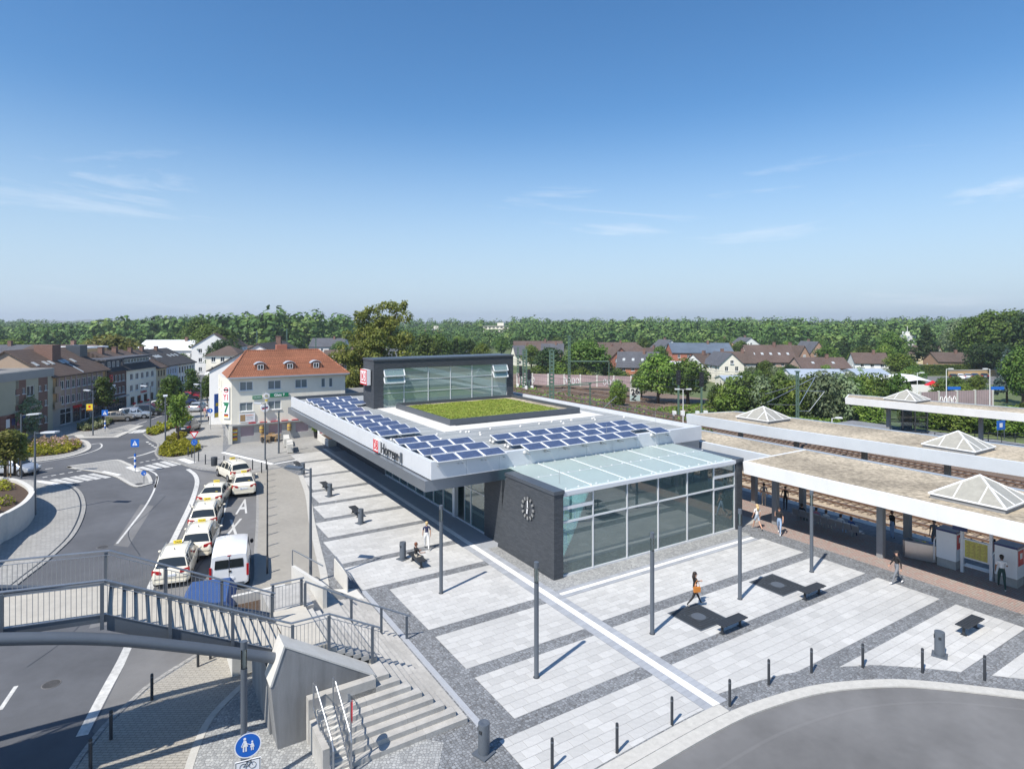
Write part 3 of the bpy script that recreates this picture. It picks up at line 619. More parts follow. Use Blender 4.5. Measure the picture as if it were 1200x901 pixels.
mb = MB()
for px in ([(165, 590), (180, 592), (150, 640), (133, 638)], [(120, 700), (140, 698), (128, 730), (104, 735)]): mb.poly([(x, y, -0.0475) for x, y in gpl(px)])
struct('road_patch', mb, 'lot_asphalt')
mb = MB(); rg_ = random.Random(9)
for a_ in ([(195, 580), (178, 600), (163, 622), (150, 650)], [(60, 780), (85, 740), (110, 690)], [(235, 590), (228, 612), (215, 640), (196, 680)], [(256, 600), (246, 630), (230, 670)]): P_ = smooth_path([(x + rg_.uniform(-1, 1), y) for x, y in gpl(a_)], 6); flat_strip(mb, P_, -0.02, 0.02, -0.0365 if a_[0][0] > 200 else -0.0462)
struct('asphalt_cracks', mb, 'steel_dark')
# ------------------------------------------------------------------ station building (station coordinates u, v)
SO = (19.9, 26.9, 0)
st = thing('station_building', 'low modern station building of dark brick and glass with a flat grey metal roof edge', 'building', W(19.9, 26.9), TH)
def S(): return MB(off=SO)
def part(name, m, *boxes, parent=None, smooth=False):
    b = S()
    for bx in boxes: b.box(*bx)
    return b.build(name, m, parent or st, smooth=smooth)
part('floor', 'concrete', (19.95, 26.95, 0.005, 37.6, 69, 0.03))
b = S(); prof = [(26.72, 0.0), (32.7, 0.0), (31.72, 4.62), (26.72, 4.62)]
b.extr([(19.47, v, z) for v, z in prof], (0.63, 0, 0)); cw = b.build('clock_wall', 'station_brick', st)
part('wall_cap', 'cap_dark', (19.42, 26.66, 4.62, 20.15, 31.78, 4.82), parent=cw)
b = S(); b.extr([(34.72, v, z) for v, z in [(26.75, 0), (32.62, 0), (32.62, 4.55), (26.75, 4.55)]], (0.62, 0, 0)); rw = b.build('end_wall', 'station_brick', st)
part('wall_cap', 'cap_dark', (34.66, 26.68, 4.55, 35.4, 33.4, 4.78), parent=rw)
part('end_wall', 'station_brick', (34.72, 32.625, 0, 35.34, 60.0, 4.1))
part('entrance_wall', 'station_brick', (19.78, 32.71, 0, 20.1, 34.95, 4.1))
part('rear_wall', 'station_brick', (19.8, 53.6, 0, 20.1, 69, 4.1), (20.1, 68.7, 0, 37.5, 69, 4.1), (37.2, 60, 0, 37.5, 68.7, 4.1))
part('column', 'alu', (19.75, 39.25, 0, 20.05, 39.6, 4.1))
# entrance front: frames and panes
fr = part('shopfront_frame', 'alu', (19.84, 34.97, 0.0, 19.94, 39.24, 0.08), (19.84, 34.97, 0.08, 19.94, 35.05, 4.1), (19.84, 36.95, 0.08, 19.94, 37.03, 4.1), (19.845, 35.05, 2.5, 19.935, 39.24, 2.58), (19.84, 39.6, 0.0, 19.94, 53.6, 0.12), (19.845, 39.6, 2.5, 19.935, 53.6, 2.58))
for i in range(8):
    v0 = 39.6 + i * 1.75
    part('mullion', 'alu', (19.83, v0 + 1.69, 0.12, 19.95, v0 + 1.75, 4.1)); part('pane', 'glass_hall', (19.88, v0, 0.12, 19.90, v0 + 1.69, 4.1))
part('pane', 'glass_hall', (19.88, 35.05, 0.08, 19.90, 36.95, 2.5)); part('pane', 'glass_hall', (19.88, 35.05, 2.58, 19.90, 36.95, 4.1)); part('pane', 'glass_hall', (19.88, 37.03, 2.58, 19.90, 39.24, 4.1))
dr = part('sliding_door', 'glass_hall', (19.97, 37.1, 0.05, 19.99, 38.1, 2.48)); part('door_frame', 'alu', (19.955, 37.05, 0.03, 20.0, 37.1, 2.5), (19.955, 38.1, 0.03, 20.0, 38.15, 2.5), parent=dr)
# roof slab, lower metal band, deck
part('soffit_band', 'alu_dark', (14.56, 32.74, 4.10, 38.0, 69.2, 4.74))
part('roof_slab', 'cap_dark', (14.98, 32.9, 4.742, 37.9, 69.0, 5.54))
part('roof_deck', 'roof_membrane', (15.12, 32.9, 5.541, 37.8, 68.9, 5.56))
n = 10; du = (38.06 - 14.86) / n
for i in range(n): part('fascia_panel', 'alu', (14.86 + i * du + 0.006, 32.56, 4.80, 14.86 + (i + 1) * du - 0.006, 32.88, 5.86))
n = 14; dv = (69.1 - 32.88) / n
for i in range(n):
    part('fascia_panel', 'alu', (14.86, 32.886 + i * dv, 4.80, 15.12, 32.874 + (i + 1) * dv, 5.86)); part('fascia_panel', 'alu', (37.82, 32.886 + i * dv, 4.80, 38.06, 32.874 + (i + 1) * dv, 5.86))
part('fascia_panel', 'cap_dark', (15.12, 68.86, 4.8, 37.82, 69.1, 5.9))
# roof furniture: membrane seams, paving, drains, lightning rods
b = S()
for v in np.arange(34.5, 68.5, 1.5): b.box(15.2, v, 5.56, 37.7, v + 0.05, 5.564)
b.build('membrane_seams', 'roof_paver', st)['kind'] = 'stuff'
PV = []
for i in range(16):
    for j in range(15):
        u0, v0 = 20.45 + i, 42.3 + j
        if 22.0 < u0 + 0.5 < 35.3 and 44.6 < v0 + 0.5 < 56.4: continue
        if j == 14 and False: continue
        PV.append((u0, v0))
pvm = MB(); pvm.box(0.006, 0.006, 0, 0.994, 0.994, 0.045); pvm = pvm.mesh('roof_paver', 'roof_paver')
for u0, v0 in PV: ob('roof_paver', pvm, st, (u0 - SO[0], v0 - SO[1], 5.565))
b = S()
for k in range(26): b.lathe([(0.10, 0), (0.10, 0.08), (0.05, 0.12)], (rnd.uniform(15.4, 37.4), rnd.choice([33.3, 39.9, 40.6, 41.4, 41.8, 60.9]) + rnd.uniform(-0.2, 0.2), 5.56), 8)
stuff(b.build('roof_vents', 'roof_paver', st))
for u0, v0 in ((15.5, 34.0), (21.0, 33.6), (29, 33.4), (36.5, 36), (15.6, 50), (15.6, 60), (20.8, 28.0)):
    b = S(); b.tube([(u0, v0, 5.5 if v0 > 30 else 4.8), (u0, v0, 6.7 if v0 > 30 else 5.6)], 0.012, 5); b.build('lightning_rod', 'stainless', st)
# green roof bed
for bx in ((22.0, 44.5, 5.56, 35.4, 44.62, 6.12), (22.0, 56.3, 5.56, 35.4, 56.42, 6.12), (22.0, 44.62, 5.56, 22.12, 56.3, 6.12), (35.28, 44.62, 5.56, 35.4, 56.3, 6.12)): part('planter_edge', 'cap_dark', bx)
part('planter_soil', 'soil', (22.12, 44.62, 5.56, 35.28, 56.3, 5.80)); part('gravel_margin', 'gravel', (22.12, 44.62, 5.80, 35.28, 45.1, 5.83), (22.12, 55.8, 5.80, 35.28, 56.3, 5.83), (34.3, 45.1, 5.80, 35.28, 55.8, 5.83), (22.12, 45.1, 5.8, 22.5, 55.8, 5.83))
rs = np.random.RandomState(3); N = 42000
pts = np.stack([rs.uniform(22.5, 34.3, N) - SO[0], rs.uniform(45.1, 55.8, N) - SO[1], 5.82 + 0.05 * rs.rand(N)], 1)
pts[:, 2] += 0.02 * np.sin(pts[:, 0] * 1.7) * np.cos(pts[:, 1] * 1.3)
stuff(ob('sedum', leaf_mesh('sedum', pts, np.tile([0, 0, 1.0], (N, 1)), 0.07, 'grass', 2, 0.3), st))
# glass lantern above the roof
lt = part('lantern_end_wall', 'station_brick', (20.1, 57.4, 5.565, 21.1, 60.5, 10.25))
part('lantern_end_wall', 'station_brick', (35.45, 57.4, 5.565, 36.2, 60.5, 10.25)); part('lantern_beam', 'station_brick', (21.1, 57.4, 9.45, 35.45, 60.5, 10.25)); part('lantern_cap', 'cap_dark', (20.04, 57.33, 10.25, 36.26, 60.57, 10.42))
part('lantern_back', 'glass_lantern', (21.1, 60.3, 5.565, 35.45, 60.34, 9.45)); part('lantern_floor', 'concrete_light', (21.1, 57.6, 5.56, 35.45, 60.3, 5.62))
lu = [21.1, 23.3, 25.95, 28.5, 31.05, 33.55, 35.45]; lz = [5.62, 7.0, 8.25, 9.45]
for i in range(7): part('mullion', 'alu', (lu[i] - 0.035, 57.52, 5.57, lu[i] + 0.035, 57.64, 9.45))
for i in range(6):
    for j in range(3):
        part('pane', 'glass_lantern', (lu[i] + 0.036, 57.57, lz[j] + 0.03, lu[i + 1] - 0.036, 57.59, lz[j + 1] - 0.03))
        part('transom', 'alu', (lu[i] + 0.036, 57.53, lz[j] - 0.028, lu[i + 1] - 0.036, 57.63, lz[j] + 0.028))
for i in (0, 5):                                   # open top-hung vents
    for z0 in (8.02, 8.72):
        b = S(); a0, a1 = lu[i] + 0.06, lu[i + 1] - 0.06; h = 0.62; out = 0.32
        P = lambda u, t: (u, 57.5 - out * (1 - t), z0 + h * t)
        for p, q in ((P(a0, 0), P(a1, 0)), (P(a0, 1), P(a1, 1)), (P(a0, 0), P(a0, 1)), (P(a1, 0), P(a1, 1))): b.beam(p, q, 0.10, 0.08)
        v_ = b.build('vent_window', 'white_paint', st)
        b = S(); b.poly([P(a0, 0), P(a1, 0), P(a1, 1), P(a0, 1)]); b.build('pane', 'glass_lantern', v_)
# lattice stair seen inside the lantern
b = S()
for k in range(5): b.beam((30.5 + k * 0.6, 59.4, 5.7), (32.0 + k * 0.6, 59.4, 7.3), 0.05)
stuff(b.build('inner_struts', 'steel_grey', st))
# waiting hall front
hu = [20.12, 22.33, 24.94, 27.5, 30.08, 32.6, 34.70]
part('hall_sill', 'alu', (20.11, 26.84, 0.0, 34.71, 27.02, 0.10)); part('hall_gutter', 'alu', (20.16, 26.72, 4.48, 34.65, 27.10, 4.70))
for i in range(7): part('mullion', 'alu', (max(20.11, hu[i] - 0.04), 26.86, 0.10, min(34.71, hu[i] + 0.04), 27.0, 4.48))
for i in range(6):
    a, c = hu[i] + 0.041, hu[i + 1] - 0.041
    if i in (0, 5):
        part('pane', 'glass_hall', (a, 26.92, 0.10, c, 26.94, 2.92))
        part('transom', 'alu', (a, 26.85, 2.92, c, 26.99, 3.04), (a, 26.85, 3.66, c, 26.99, 3.84), (a, 26.85, 4.38, c, 26.99, 4.48))
        part('vent_window', 'glass_hall', (a, 26.90, 3.04, c, 26.92, 3.66)); part('vent_window', 'glass_hall', (a, 26.90, 3.84, c, 26.92, 4.38))
    else:
        part('pane', 'glass_hall', (a, 26.92, 0.10, c, 26.94, 2.96)); part('transom', 'alu', (a, 26.85, 2.96, c, 26.99, 3.04)); part('pane', 'glass_hall', (a, 26.92, 3.04, c, 26.94, 4.48))
zr = lambda v: 4.70 + (v - 27.0) * 0.03
for i in range(6):
    for v0, v1 in ((27.02, 29.75), (29.75, 32.55)):
        b = S(); a, c = hu[i] + 0.03, hu[i + 1] - 0.03
        b.extr([(a, v0 + 0.02, zr(v0)), (c, v0 + 0.02, zr(v0)), (c, v1 - 0.02, zr(v1)), (a, v1 - 0.02, zr(v1))], (0, 0, 0.03)); b.build('roof_pane', 'glass_frosted', st)
for i in range(1, 6):
    b = S(); b.beam((hu[i], 27.0, zr(27.0) + 0.0), (hu[i], 32.55, zr(32.55) + 0.0), 0.055, 0.1); b.build('roof_bar', 'white_paint', st)
b = S(); b.beam((20.15, 29.75, zr(29.75)), (34.7, 29.75, zr(29.75)), 0.035, 0.09); b.build('roof_bar', 'alu', st)
b = S()
for i in range(6):
    for v in (27.1, 29.75, 32.4):
        for k in range(3): b.box(hu[i] + 0.4 + k * 0.9, v - 0.04, zr(v) + 0.03, hu[i] + 0.48 + k * 0.9, v + 0.04, zr(v) + 0.075)
stuff(b.build('roof_clamps', 'white_paint', st))
# inside the hall
part('inner_wall', 'dark_room', (20.15, 36.0, 0.03, 34.7, 36.2, 4.09)); part('partition', 'white_wall', (22.35, 28.3, 0.03, 24.9, 31.5, 3.35)); part('inner_column', 'steel_grey', (28.2, 31.8, 0.03, 28.5, 32.1, 4.6), (32.9, 31.8, 0.03, 33.2, 32.1, 4.6))
part('counter', 'wood', (26.5, 33.4, 0.03, 31.0, 34.2, 1.05)); part('shelf', 'white_wall', (31.6, 35.5, 0.03, 34.3, 35.95, 2.2))
ps = tag(S().box(22.20, 28.4, 0.6, 22.28, 29.9, 2.9).build('poster_stand', 'sign_blue', None, W(19.9, 26.9), TH), 'blue and yellow poster panel behind the glass of the waiting hall', 'poster')
b = S(); b.box(22.19, 28.5, 0.8, 22.199, 29.1, 1.4); b.box(22.19, 29.2, 1.6, 22.199, 29.8, 2.2); b.box(22.19, 28.5, 2.3, 22.199, 29.4, 2.7); b.build('print', 'yellow', ps)
for i, (u0, v0) in enumerate(((25.8, 29.3), (28.0, 29.0), (30.4, 28.9))):
    t = thing('waiting_bench', ['dark metal seat row behind the hall glass, beside the white partition', 'dark metal seat row behind the middle of the hall glass', 'dark metal seat row behind the hall glass by the far end'][i], 'bench', W(u0, v0, 0.03), TH, 'seat rows inside the hall')
    for k in range(3):
        b = MB(); b.box(k * 0.58, 0, 0.40, k * 0.58 + 0.5, 0.48, 0.45); b.build('seat', 'steel_dark', t); b = MB(); b.obox((k * 0.58 + 0.25, 0.52, 0.68), (0.25, 0, 0), (0, 0.02, 0), (0, 0.06, 0.22)); b.build('backrest', 'steel_dark', t)
    b = MB(); b.box(0, 0.2, 0.34, 1.66, 0.28, 0.40); b.box(0.1, 0.2, 0, 0.18, 0.28, 0.34); b.box(1.48, 0.2, 0, 1.56, 0.28, 0.34); b.build('frame', 'steel_grey', t)
for i, (u0, v0) in enumerate(((24.9 + 1.2, 31.2), (29.3, 31.0), (31.3, 31.6), (33.2, 30.4))):
    t = thing('cafe_table', f'small round cafe table behind the hall glass, {ORD[i + 1]} counted from the white partition', 'table', W(u0, v0, 0.03), TH, 'cafe tables in the waiting hall'); b = MB(); b.cyl((0, 0), 0.4, 0.70, 0.74, 16); b.build('tabletop', 'white_wall', t); b = MB(); b.cyl((0, 0), 0.04, 0.03, 0.70, 8); b.cyl((0, 0), 0.25, 0, 0.03, 12); b.build('stand', 'steel_dark', t)
# wall clock: twelve bars and two hands
ck = thing('wall_clock', 'round clock of twelve steel bars and two hands on the dark brick wall', 'clock', W(19.46, 29.17, 3.31), TH)
for k in range(12):
    a = k * math.pi / 6; b = MB(); rr = 0.56; d = Vector((0, math.sin(a), math.cos(a))); tt = Vector((0, math.cos(a), -math.sin(a)))
    b.obox(Vector((-0.08, 0, 0)) + d * rr, (0.025, 0, 0), tt * (0.065 if k % 3 else 0.075), d * 0.095); b.build('hour_mark', 'stainless', ck)
b = MB(); b.obox((-0.09, 0.01, 0.17), (0.012, 0, 0), (0, 0.035, 0), (0, 0.012, 0.26)); b.build('minute_hand', 'sign_white', ck)
b = MB(); b.obox((-0.095, 0.03, -0.12), (0.012, 0, 0), (0, 0.045, 0.0), (0, -0.03, 0.2)); b.build('hour_hand', 'sign_white', ck)
b = MB(); b.tube([(-0.11, 0, 0), (0, 0, 0)], 0.05, 10); b.build('hub', 'stainless', ck)
# roof-edge lettering and the lantern cube sign
def logo(parent, w_, h_, y, k=1.0):
    b = MB(); b.box(-w_ / 2, y - 0.02, -h_ / 2, w_ / 2, y, h_ / 2); b.build('sign_field', 'sign_white', parent)
    t_ = w_ * 0.085; b = MB()
    for bx in ((-w_ / 2, -h_ / 2, w_ / 2, -h_ / 2 + t_), (-w_ / 2, h_ / 2 - t_, w_ / 2, h_ / 2), (-w_ / 2, -h_ / 2 + t_, -w_ / 2 + t_, h_ / 2 - t_), (w_ / 2 - t_, -h_ / 2 + t_, w_ / 2, h_ / 2 - t_)): b.box(bx[0], y - 0.03, bx[1], bx[2], y - 0.021, bx[3])
    b.build('red_border', 'sign_red', parent)
    text('letters', 'DB', h_ * 0.92, 'sign_red', parent, (0, y - 0.03, 0), (UP, 0, 0), 0.006, bold=0.012 * h_, sx=0.62 * w_ / h_ * 1.15)
sg = thing('station_sign', 'red framed DB sign and Horrem lettering standing on the metal roof edge', 'sign', W(14.84, 39.55, 5.30), TH - R(90))
sg1 = ob('letter_box', None, sg, (-2.0, 0, 0)); bpy.data.objects.remove(sg1)
b = MB(); b.box(-2.45, -0.16, -0.42, -1.45, -0.02, 0.42); bx_ = b.build('letter_box', 'sign_white', sg)
b = MB()
for q in ((-2.45, -0.42, -1.45, -0.35), (-2.45, 0.35, -1.45, 0.42), (-2.45, -0.35, -2.37, 0.35), (-1.53, -0.35, -1.45, 0.35)): b.box(q[0], -0.175, q[1], q[2], -0.161, q[3])
b.build('red_border', 'sign_red', bx_)
text('letters', 'DB', 0.80, 'sign_red', bx_, (-1.95, -0.17, 0.0), (UP, 0, 0), 0.008, bold=0.012, sx=0.72)
text('letters', 'Horrem', 1.05, 'steel_dark', sg, (0.62, -0.12, 0.0), (UP, 0, 0), 0.025, bold=0.004, sx=0.93)
b = MB(); b.box(2.42, -0.10, -0.36, 2.62, -0.02, 0.30); b.build('end_mark', 'steel_grey', sg)
cs = thing('lantern_sign', 'white box sign with red DB letters on the end of the roof lantern', 'sign', W(19.98, 58.95, 8.6), TH - R(90))
b = MB(); b.box(-0.98, -0.38, -0.75, 0.98, 0, 0.75); b.build('sign_box', 'sign_white', cs); 
b = MB(); b.box(-0.98, -0.40, -0.75, 0.98, -0.381, 0.75); b.build('red_face', 'sign_red', cs)
b = MB(); t_ = 0.13
for q in ((-0.86, -0.63, 0.86, -0.63 + t_), (-0.86, 0.63 - t_, 0.86, 0.63), (-0.86, -0.5, -0.86 + t_, 0.5), (0.86 - t_, -0.5, 0.86, 0.5)): b.box(q[0], -0.41, q[1], q[2], -0.401, q[3])
b.build('white_border', 'sign_white', cs); text('letters', 'DB', 1.25, 'sign_white', cs, (0, -0.41, 0), (UP, 0, 0), 0.006, bold=0.02, sx=0.72)
# ------------------------------------------------------------------ solar panels
PW, PD = 1.52, 1.05
D('cell_blue', (0.070, 0.098, 0.18), 0.3, 0.15, 2, spec=0.25, island=0.15)
def solar_proto():
    z0, z1 = 0.27, 0.47
    t = thing('solar_panel', '', 'solar panel')
    P = lambda x, s, dz=0: (x, s * PD * 0.94, z0 + (z1 - z0) * s + dz)
    b = MB(); 
    for p, q in ((P(0, 0), P(PW, 0)), (P(0, 1), P(PW, 1)), (P(0.02, 0), P(0.02, 1)), (P(PW - 0.02, 0), P(PW - 0.02, 1))): b.beam(p, q, 0.05, 0.05)
    b.build('frame', 'white_paint', t)
    b = MB(); g_ = 0.005; nx, ny = 10, 6
    for i in range(nx):
        for j in range(ny):
            x0, x1 = 0.04 + (PW - 0.08) * i / nx + g_, 0.04 + (PW - 0.08) * (i + 1) / nx - g_; s0, s1 = 0.03 + 0.94 * j / ny + g_, 0.03 + 0.94 * (j + 1) / ny - g_
            b.poly([P(x0, s0, 0.024), P(x1, s0, 0.024), P(x1, s1, 0.024), P(x0, s1, 0.024)])
    stuff(b.build('cells', 'cell_blue', t)); b = MB(); b.poly([P(0.02, 0.02, 0.018), P(PW - 0.02, 0.02, 0.018), P(PW - 0.02, 0.98, 0.018), P(0.02, 0.98, 0.018)]); b.build('backing_sheet', 'sign_navy', t)
    b = MB(); b.beam((0.1, 0.5, 0.0), (PW - 0.1, 0.5, 0.0), 0.05, 0.03); b.beam((0.1, 0.05, 0.01), (0.1, PD, 0.01), 0.06, 0.04); b.beam((PW - 0.1, 0.05, 0.01), (PW - 0.1, PD, 0.01), 0.06, 0.04); b.beam((0.1, PD * 0.9, 0), (0.1, PD * 0.92, z1 - 0.03), 0.04); b.beam((PW - 0.1, PD * 0.9, 0), (PW - 0.1, PD * 0.92, z1 - 0.03), 0.04)
    b.build('support', 'stainless', t)
    b = MB(); b.ball((-0.12, 0.35, 0.12), (0.10, 0.13, 0.11), 8, 5); b.ball((-0.10, 0.75, 0.13), (0.09, 0.12, 0.11), 8, 5); b.build('ballast_bag', 'roof_paver', t)
    return t
SOL = []
for r_, (v0, u0, cs_) in enumerate([(52.4, 15.15, 2), (55.0, 15.3, 2), (57.35, 15.4, 2), (59.7, 15.45, 3), (62.0, 15.5, 3), (64.1, 15.5, 3)]): SOL.append((v0, u0, range(cs_), 'block below the lantern sign', r_))
for r_, v0 in enumerate([42.0, 43.95, 45.8, 47.6, 49.5]): SOL.append((v0, 15.2, range(2), 'middle roof block', r_))
for r_, (v0, c_) in enumerate([(33.35, 3), (35.4, 3), (37.45, 3), (39.5, 2)]): SOL.append((v0 - 1.0, 15.2, range(c_), 'block above the station sign', r_))
for r_, (v0, c_) in enumerate([(33.3, [0, 1, 2, 3, 4, 5, 7]), (35.3, [0, 1, 2, 3, 4, 5, 6, 7]), (37.3, [0, 1, 2, 3, 4, 5, 6, 7])]): SOL.append((v0 - 1.1, 21.5, c_, 'long block behind the hall', r_))
sp = solar_proto(); first = True
for v0, u0, cols, where, r_ in SOL:
    for c_ in cols:
        lab = f'blue solar panel, {ORD[c_ + 1]} in the {ORD[r_ + 1]} row of the {where}'
        loc = W(u0 + c_ * 1.6, v0, 5.57)
        if first: o = sp; o.location = loc; o.rotation_euler = (0, 0, TH); o['label'] = lab; first = False
        else: o = dup(sp, loc, TH, lab)
        o['group'] = 'solar panels on the station roof'
# ------------------------------------------------------------------ footbridge, its stair, the seating steps
VN, VF, ZD = 21.9, 24.6, 5.2
fb = thing('footbridge', 'grey steel footbridge with beige deck, baluster railings and a tube arch over the road', 'footbridge', W(4.7, 21.9), TH)
FO = (4.7, 21.9, 0)
def Fb(): return MB(off=FO)
D('deck', (0.46, 0.435, 0.38), 0.85, 0.10, 3, 0.15, 30, big=0.1)
SLP = 0.085; zd = lambda u: ZD + SLP * (-0.6 - u)
def sl_box(v0, v1, d0, d1): 
    q = Fb(); q.extr([(-20, v0, zd(-20) + d0), (-0.6, v0, ZD + d0), (-0.6, v0, ZD + d1), (-20, v0, zd(-20) + d1)], (0, v1 - v0, 0)); return q
sl_box(VN + 0.06, VF - 0.06, -0.10, 0.0).build('deck', 'deck', fb)
sl_box(VN, VN + 0.055, -0.17, 0.05).build('edge_beam', 'steel_grey', fb)
sl_box(VF - 0.055, VF, -0.17, 0.05).build('edge_beam', 'steel_grey', fb)
NS = 16; rise = 2.7 / NS; run = 5.3 / NS
for k in range(NS):
    u0 = -0.6 + k * run; z = ZD - (k + 1) * rise
    b = Fb(); b.box(u0, VN + 0.06, z - 0.16, u0 + run + 0.03, VF - 0.06, z); b.build('step', 'deck', fb)
for v0, v1 in ((VN, VN + 0.055), (VF - 0.055, VF)):
    b = Fb(); b.extr([(-0.6, v0, ZD + 0.05), (-0.6, v0, ZD - 0.42), (4.7, v0, 2.1), (4.7, v0, 2.55)], (0, v1 - v0, 0)); b.build('stringer', 'steel_grey', fb)
# landing at 2.5 m and the lower flight
b = Fb(); b.box(4.7, VN + 0.06, 2.28, 6.0, VF + 0.9, 2.5); b.build('landing', 'deck', fb)
NL = 7
for k in range(NL - 1):
    z = 2.5 - (k + 1) * 0.163; u0 = 6.0 + k * 0.3
    b = Fb(); b.box(u0, VN, z - 0.17, u0 + 0.3, 25.4, z); b.build('step', 'concrete', fb)
# railings: rail tube, posts, balusters
bal = {}
def railing(path, posts_at, name='railing', balusters=True, pitch=0.125, h=1.1, post_r=0.045, rail_r=0.035, gap=0.1, drop=0.0):
    """path: list of (u, v, zfoot)"""
    b = Fb(); b.tube([(u, v, z + h) for u, v, z in path], rail_r, 8); rl = b.build('handrail', 'zinc_rail', fb)
    if balusters:
        b = Fb(); b.tube([(u, v, z + h - 0.14) for u, v, z in path], 0.012, 6); b.tube([(u, v, z + 0.09) for u, v, z in path], 0.014, 6); b.build('rail_bar', 'zinc_rail', fb)
    for (u, v, z) in posts_at:
        b = Fb(); b.box(u - 0.05, v - 0.03, z - 0.35 + drop, u + 0.05, v + 0.03, z + h - 0.06); b.build('post', 'steel_grey', fb)
    if not balusters: return
    for (u0, v0, z0), (u1, v1, z1) in zip(path[:-1], path[1:]):
        L = math.hypot(u1 - u0, v1 - v0); n = int(L / pitch)
        for i in range(n):
            t = (i + 0.5) / n; key = 'b'
            if key not in bal:
                m_ = MB(); m_.tube([(0, 0, 0.09), (0, 0, h - 0.14)], 0.0085, 5); bal[key] = m_.mesh('baluster', 'zinc_rail')
            o = ob('baluster', bal[key], fb, (u0 + (u1 - u0) * t - FO[0], v0 + (v1 - v0) * t - FO[1], z0 + (z1 - z0) * t))
US = -8.0
zs = lambda u: ZD - (u + 0.6) * (2.7 / 5.3)
railing([(US, VN - 0.02, zd(US)), (-0.65, VN - 0.02, ZD)], [(u, VN - 0.06, zd(u)) for u in (-7.4, -5.2, -3.05, -0.72)])
railing([(-0.65, VN - 0.02, ZD), (4.7, VN - 0.02, 2.5)], [(u, VN - 0.06, zs(u)) for u in (1.05, 2.85)])
railing([(4.7, VN - 0.02, 2.5), (6.0, VN - 0.02, 2.5), (7.9, VN - 0.02, 1.5)], [(4.75, VN - 0.05, 2.5), (6.0, VN - 0.05, 2.5), (7.6, VN - 0.05, 1.65)])
railing([(-7.6, VF + 0.02, zd(-7.6)), (-0.6, VF + 0.02, ZD)], [(u, VF + 0.06, zd(u)) for u in (-6.5, -3.6, -0.7)])
railing([(-0.6, VF + 0.02, ZD), (4.7, VF + 0.02, 2.5)], [(u, VF + 0.06, zs(u)) for u in (1.05, 2.85, 4.6)])
railing([(4.7, VF + 0.92, 2.5), (6.0, VF + 0.92, 2.5)], [(4.8, VF + 0.94, 2.5), (5.9, VF + 0.94, 2.5)])
# handrail down the steps, clear of balusters
railing([(6.0, 25.35, 2.5), (7.9, 25.35, 1.36), (10.5, 25.2, 0.0)], [(6.0, 25.35, 2.5), (7.9, 25.35, 1.36), (9.2, 25.3, 0.7), (10.35, 25.25, 0.05)], balusters=False, h=1.0)
# tube arches on both sides
def arch(v):
    b = Fb(); pts = smooth_path([(4.45, 2.6), (4.2, 2.72), (1.06, 4.05), (-0.85, 4.77), (-3.0, 5.36), (-6, 6.05), (-10, 6.6), (-15, 6.8), (-20, 6.6)], 5)
    b.tube([(u, v, z) for u, z in pts], 0.168, 16); return b.build('arch_tube', 'steel_grey', fb, smooth=True)
arch(VN - 0.42); arch(VF + 0.42)
b = Fb()
for u in np.arange(-18, -1, 2.2): b.beam((u, VN - 0.1, zd(u) - 0.2), (u, VF + 0.1, zd(u) - 0.2), 0.10, 0.16)
stuff(b.build('cross_beams', 'steel_grey', fb))
# concrete abutment: a wedge rising to a ridge where the tube lands
ab = thing('bridge_abutment', 'sculpted bare concrete abutment block carrying the end of the bridge arch', 'abutment', W(3.9, 20.3), TH)
b = MB(off=(3.9, 20.3, 0))
def A_(u, v, z): return (u, v, z)
b.extr([(4.09, 20.95, 0), (3.87, 20.95, 2.15), (4.30, 20.95, 3.33), (7.3, 20.95, 1.46), (7.3, 20.95, 0)], (0, 0.9, 0))
bl = b.build('block', 'concrete_form', ab)
b = MB(off=(3.9, 20.3, 0)); b.extr([(4.0, 21.86, 0), (3.95, 21.86, 2.2), (4.69, 21.86, 2.24), (4.69, 21.86, 0)], (0, 3.4, 0)); b.build('core', 'concrete_form', ab)
b = MB(off=(3.9, 20.3, 0)); b.extr([(3.84, 20.93, 2.13), (4.28, 20.93, 3.37), (7.4, 20.93, 1.45), (7.4, 20.93, 1.38), (4.32, 20.93, 3.29), (3.91, 20.93, 2.13)], (0, 0.94, 0)); b.build('coping', 'concrete_light', ab)
# seating steps: eight courses wrapping the corner
ss = thing('seating_steps', 'broad concrete seating steps of eight courses wrapping a corner of the square', 'steps', W(9.95, 18.9), TH)
SS = (9.95, 18.9, 0)
for k in range(8):
    z1 = 0.17 * (k + 1); u1 = 10.0 - 0.3 * k; v0 = 18.85 + 0.295 * k; uL = 5.22 if k < 6 else 6.4

    # lay each course from separate stones


    L = u1 - uL; n = max(2, round(L / 1.5)); base = None
    for i in range(n):
        q = MB(off=SS); q.box(uL + L * i / n + 0.004, v0, z1 - 0.168, uL + L * (i + 1) / n - 0.004, v0 + (0.36 if k < 7 else 2.1), z1); q.build('step_stone', 'concrete', ss)
    v1 = v0 + (0.364 if k < 7 else 2.104); ve = 29.8 - 0.28 * k; n = max(2, round((ve - v1) / 1.5))
    for i in range(n):
        q = MB(off=SS); q.box(u1 - (0.36 if k < 7 else 1.4), v1 + (ve - v1) * i / n + 0.004, z1 - 0.168, u1, v1 + (ve - v1) * (i + 1) / n - 0.004, z1); q.build('step_stone', 'concrete', ss)
b = MB(off=SS); b.prism([(5.3, 19.0), (9.9, 19.0), (9.9, 29), (8.0, 29), (8.0, 20.5), (5.3, 20.5)], 0, 0.10); b.build('bed', 'concrete', ss)
b = MB(off=SS); b.box(6.4, 25.5, 0, 7.95, 29.5, 1.355); b.box(4.75, 25.55, 0, 6.4, 28.0, 2.4); b.build('landing', 'concrete', ss)
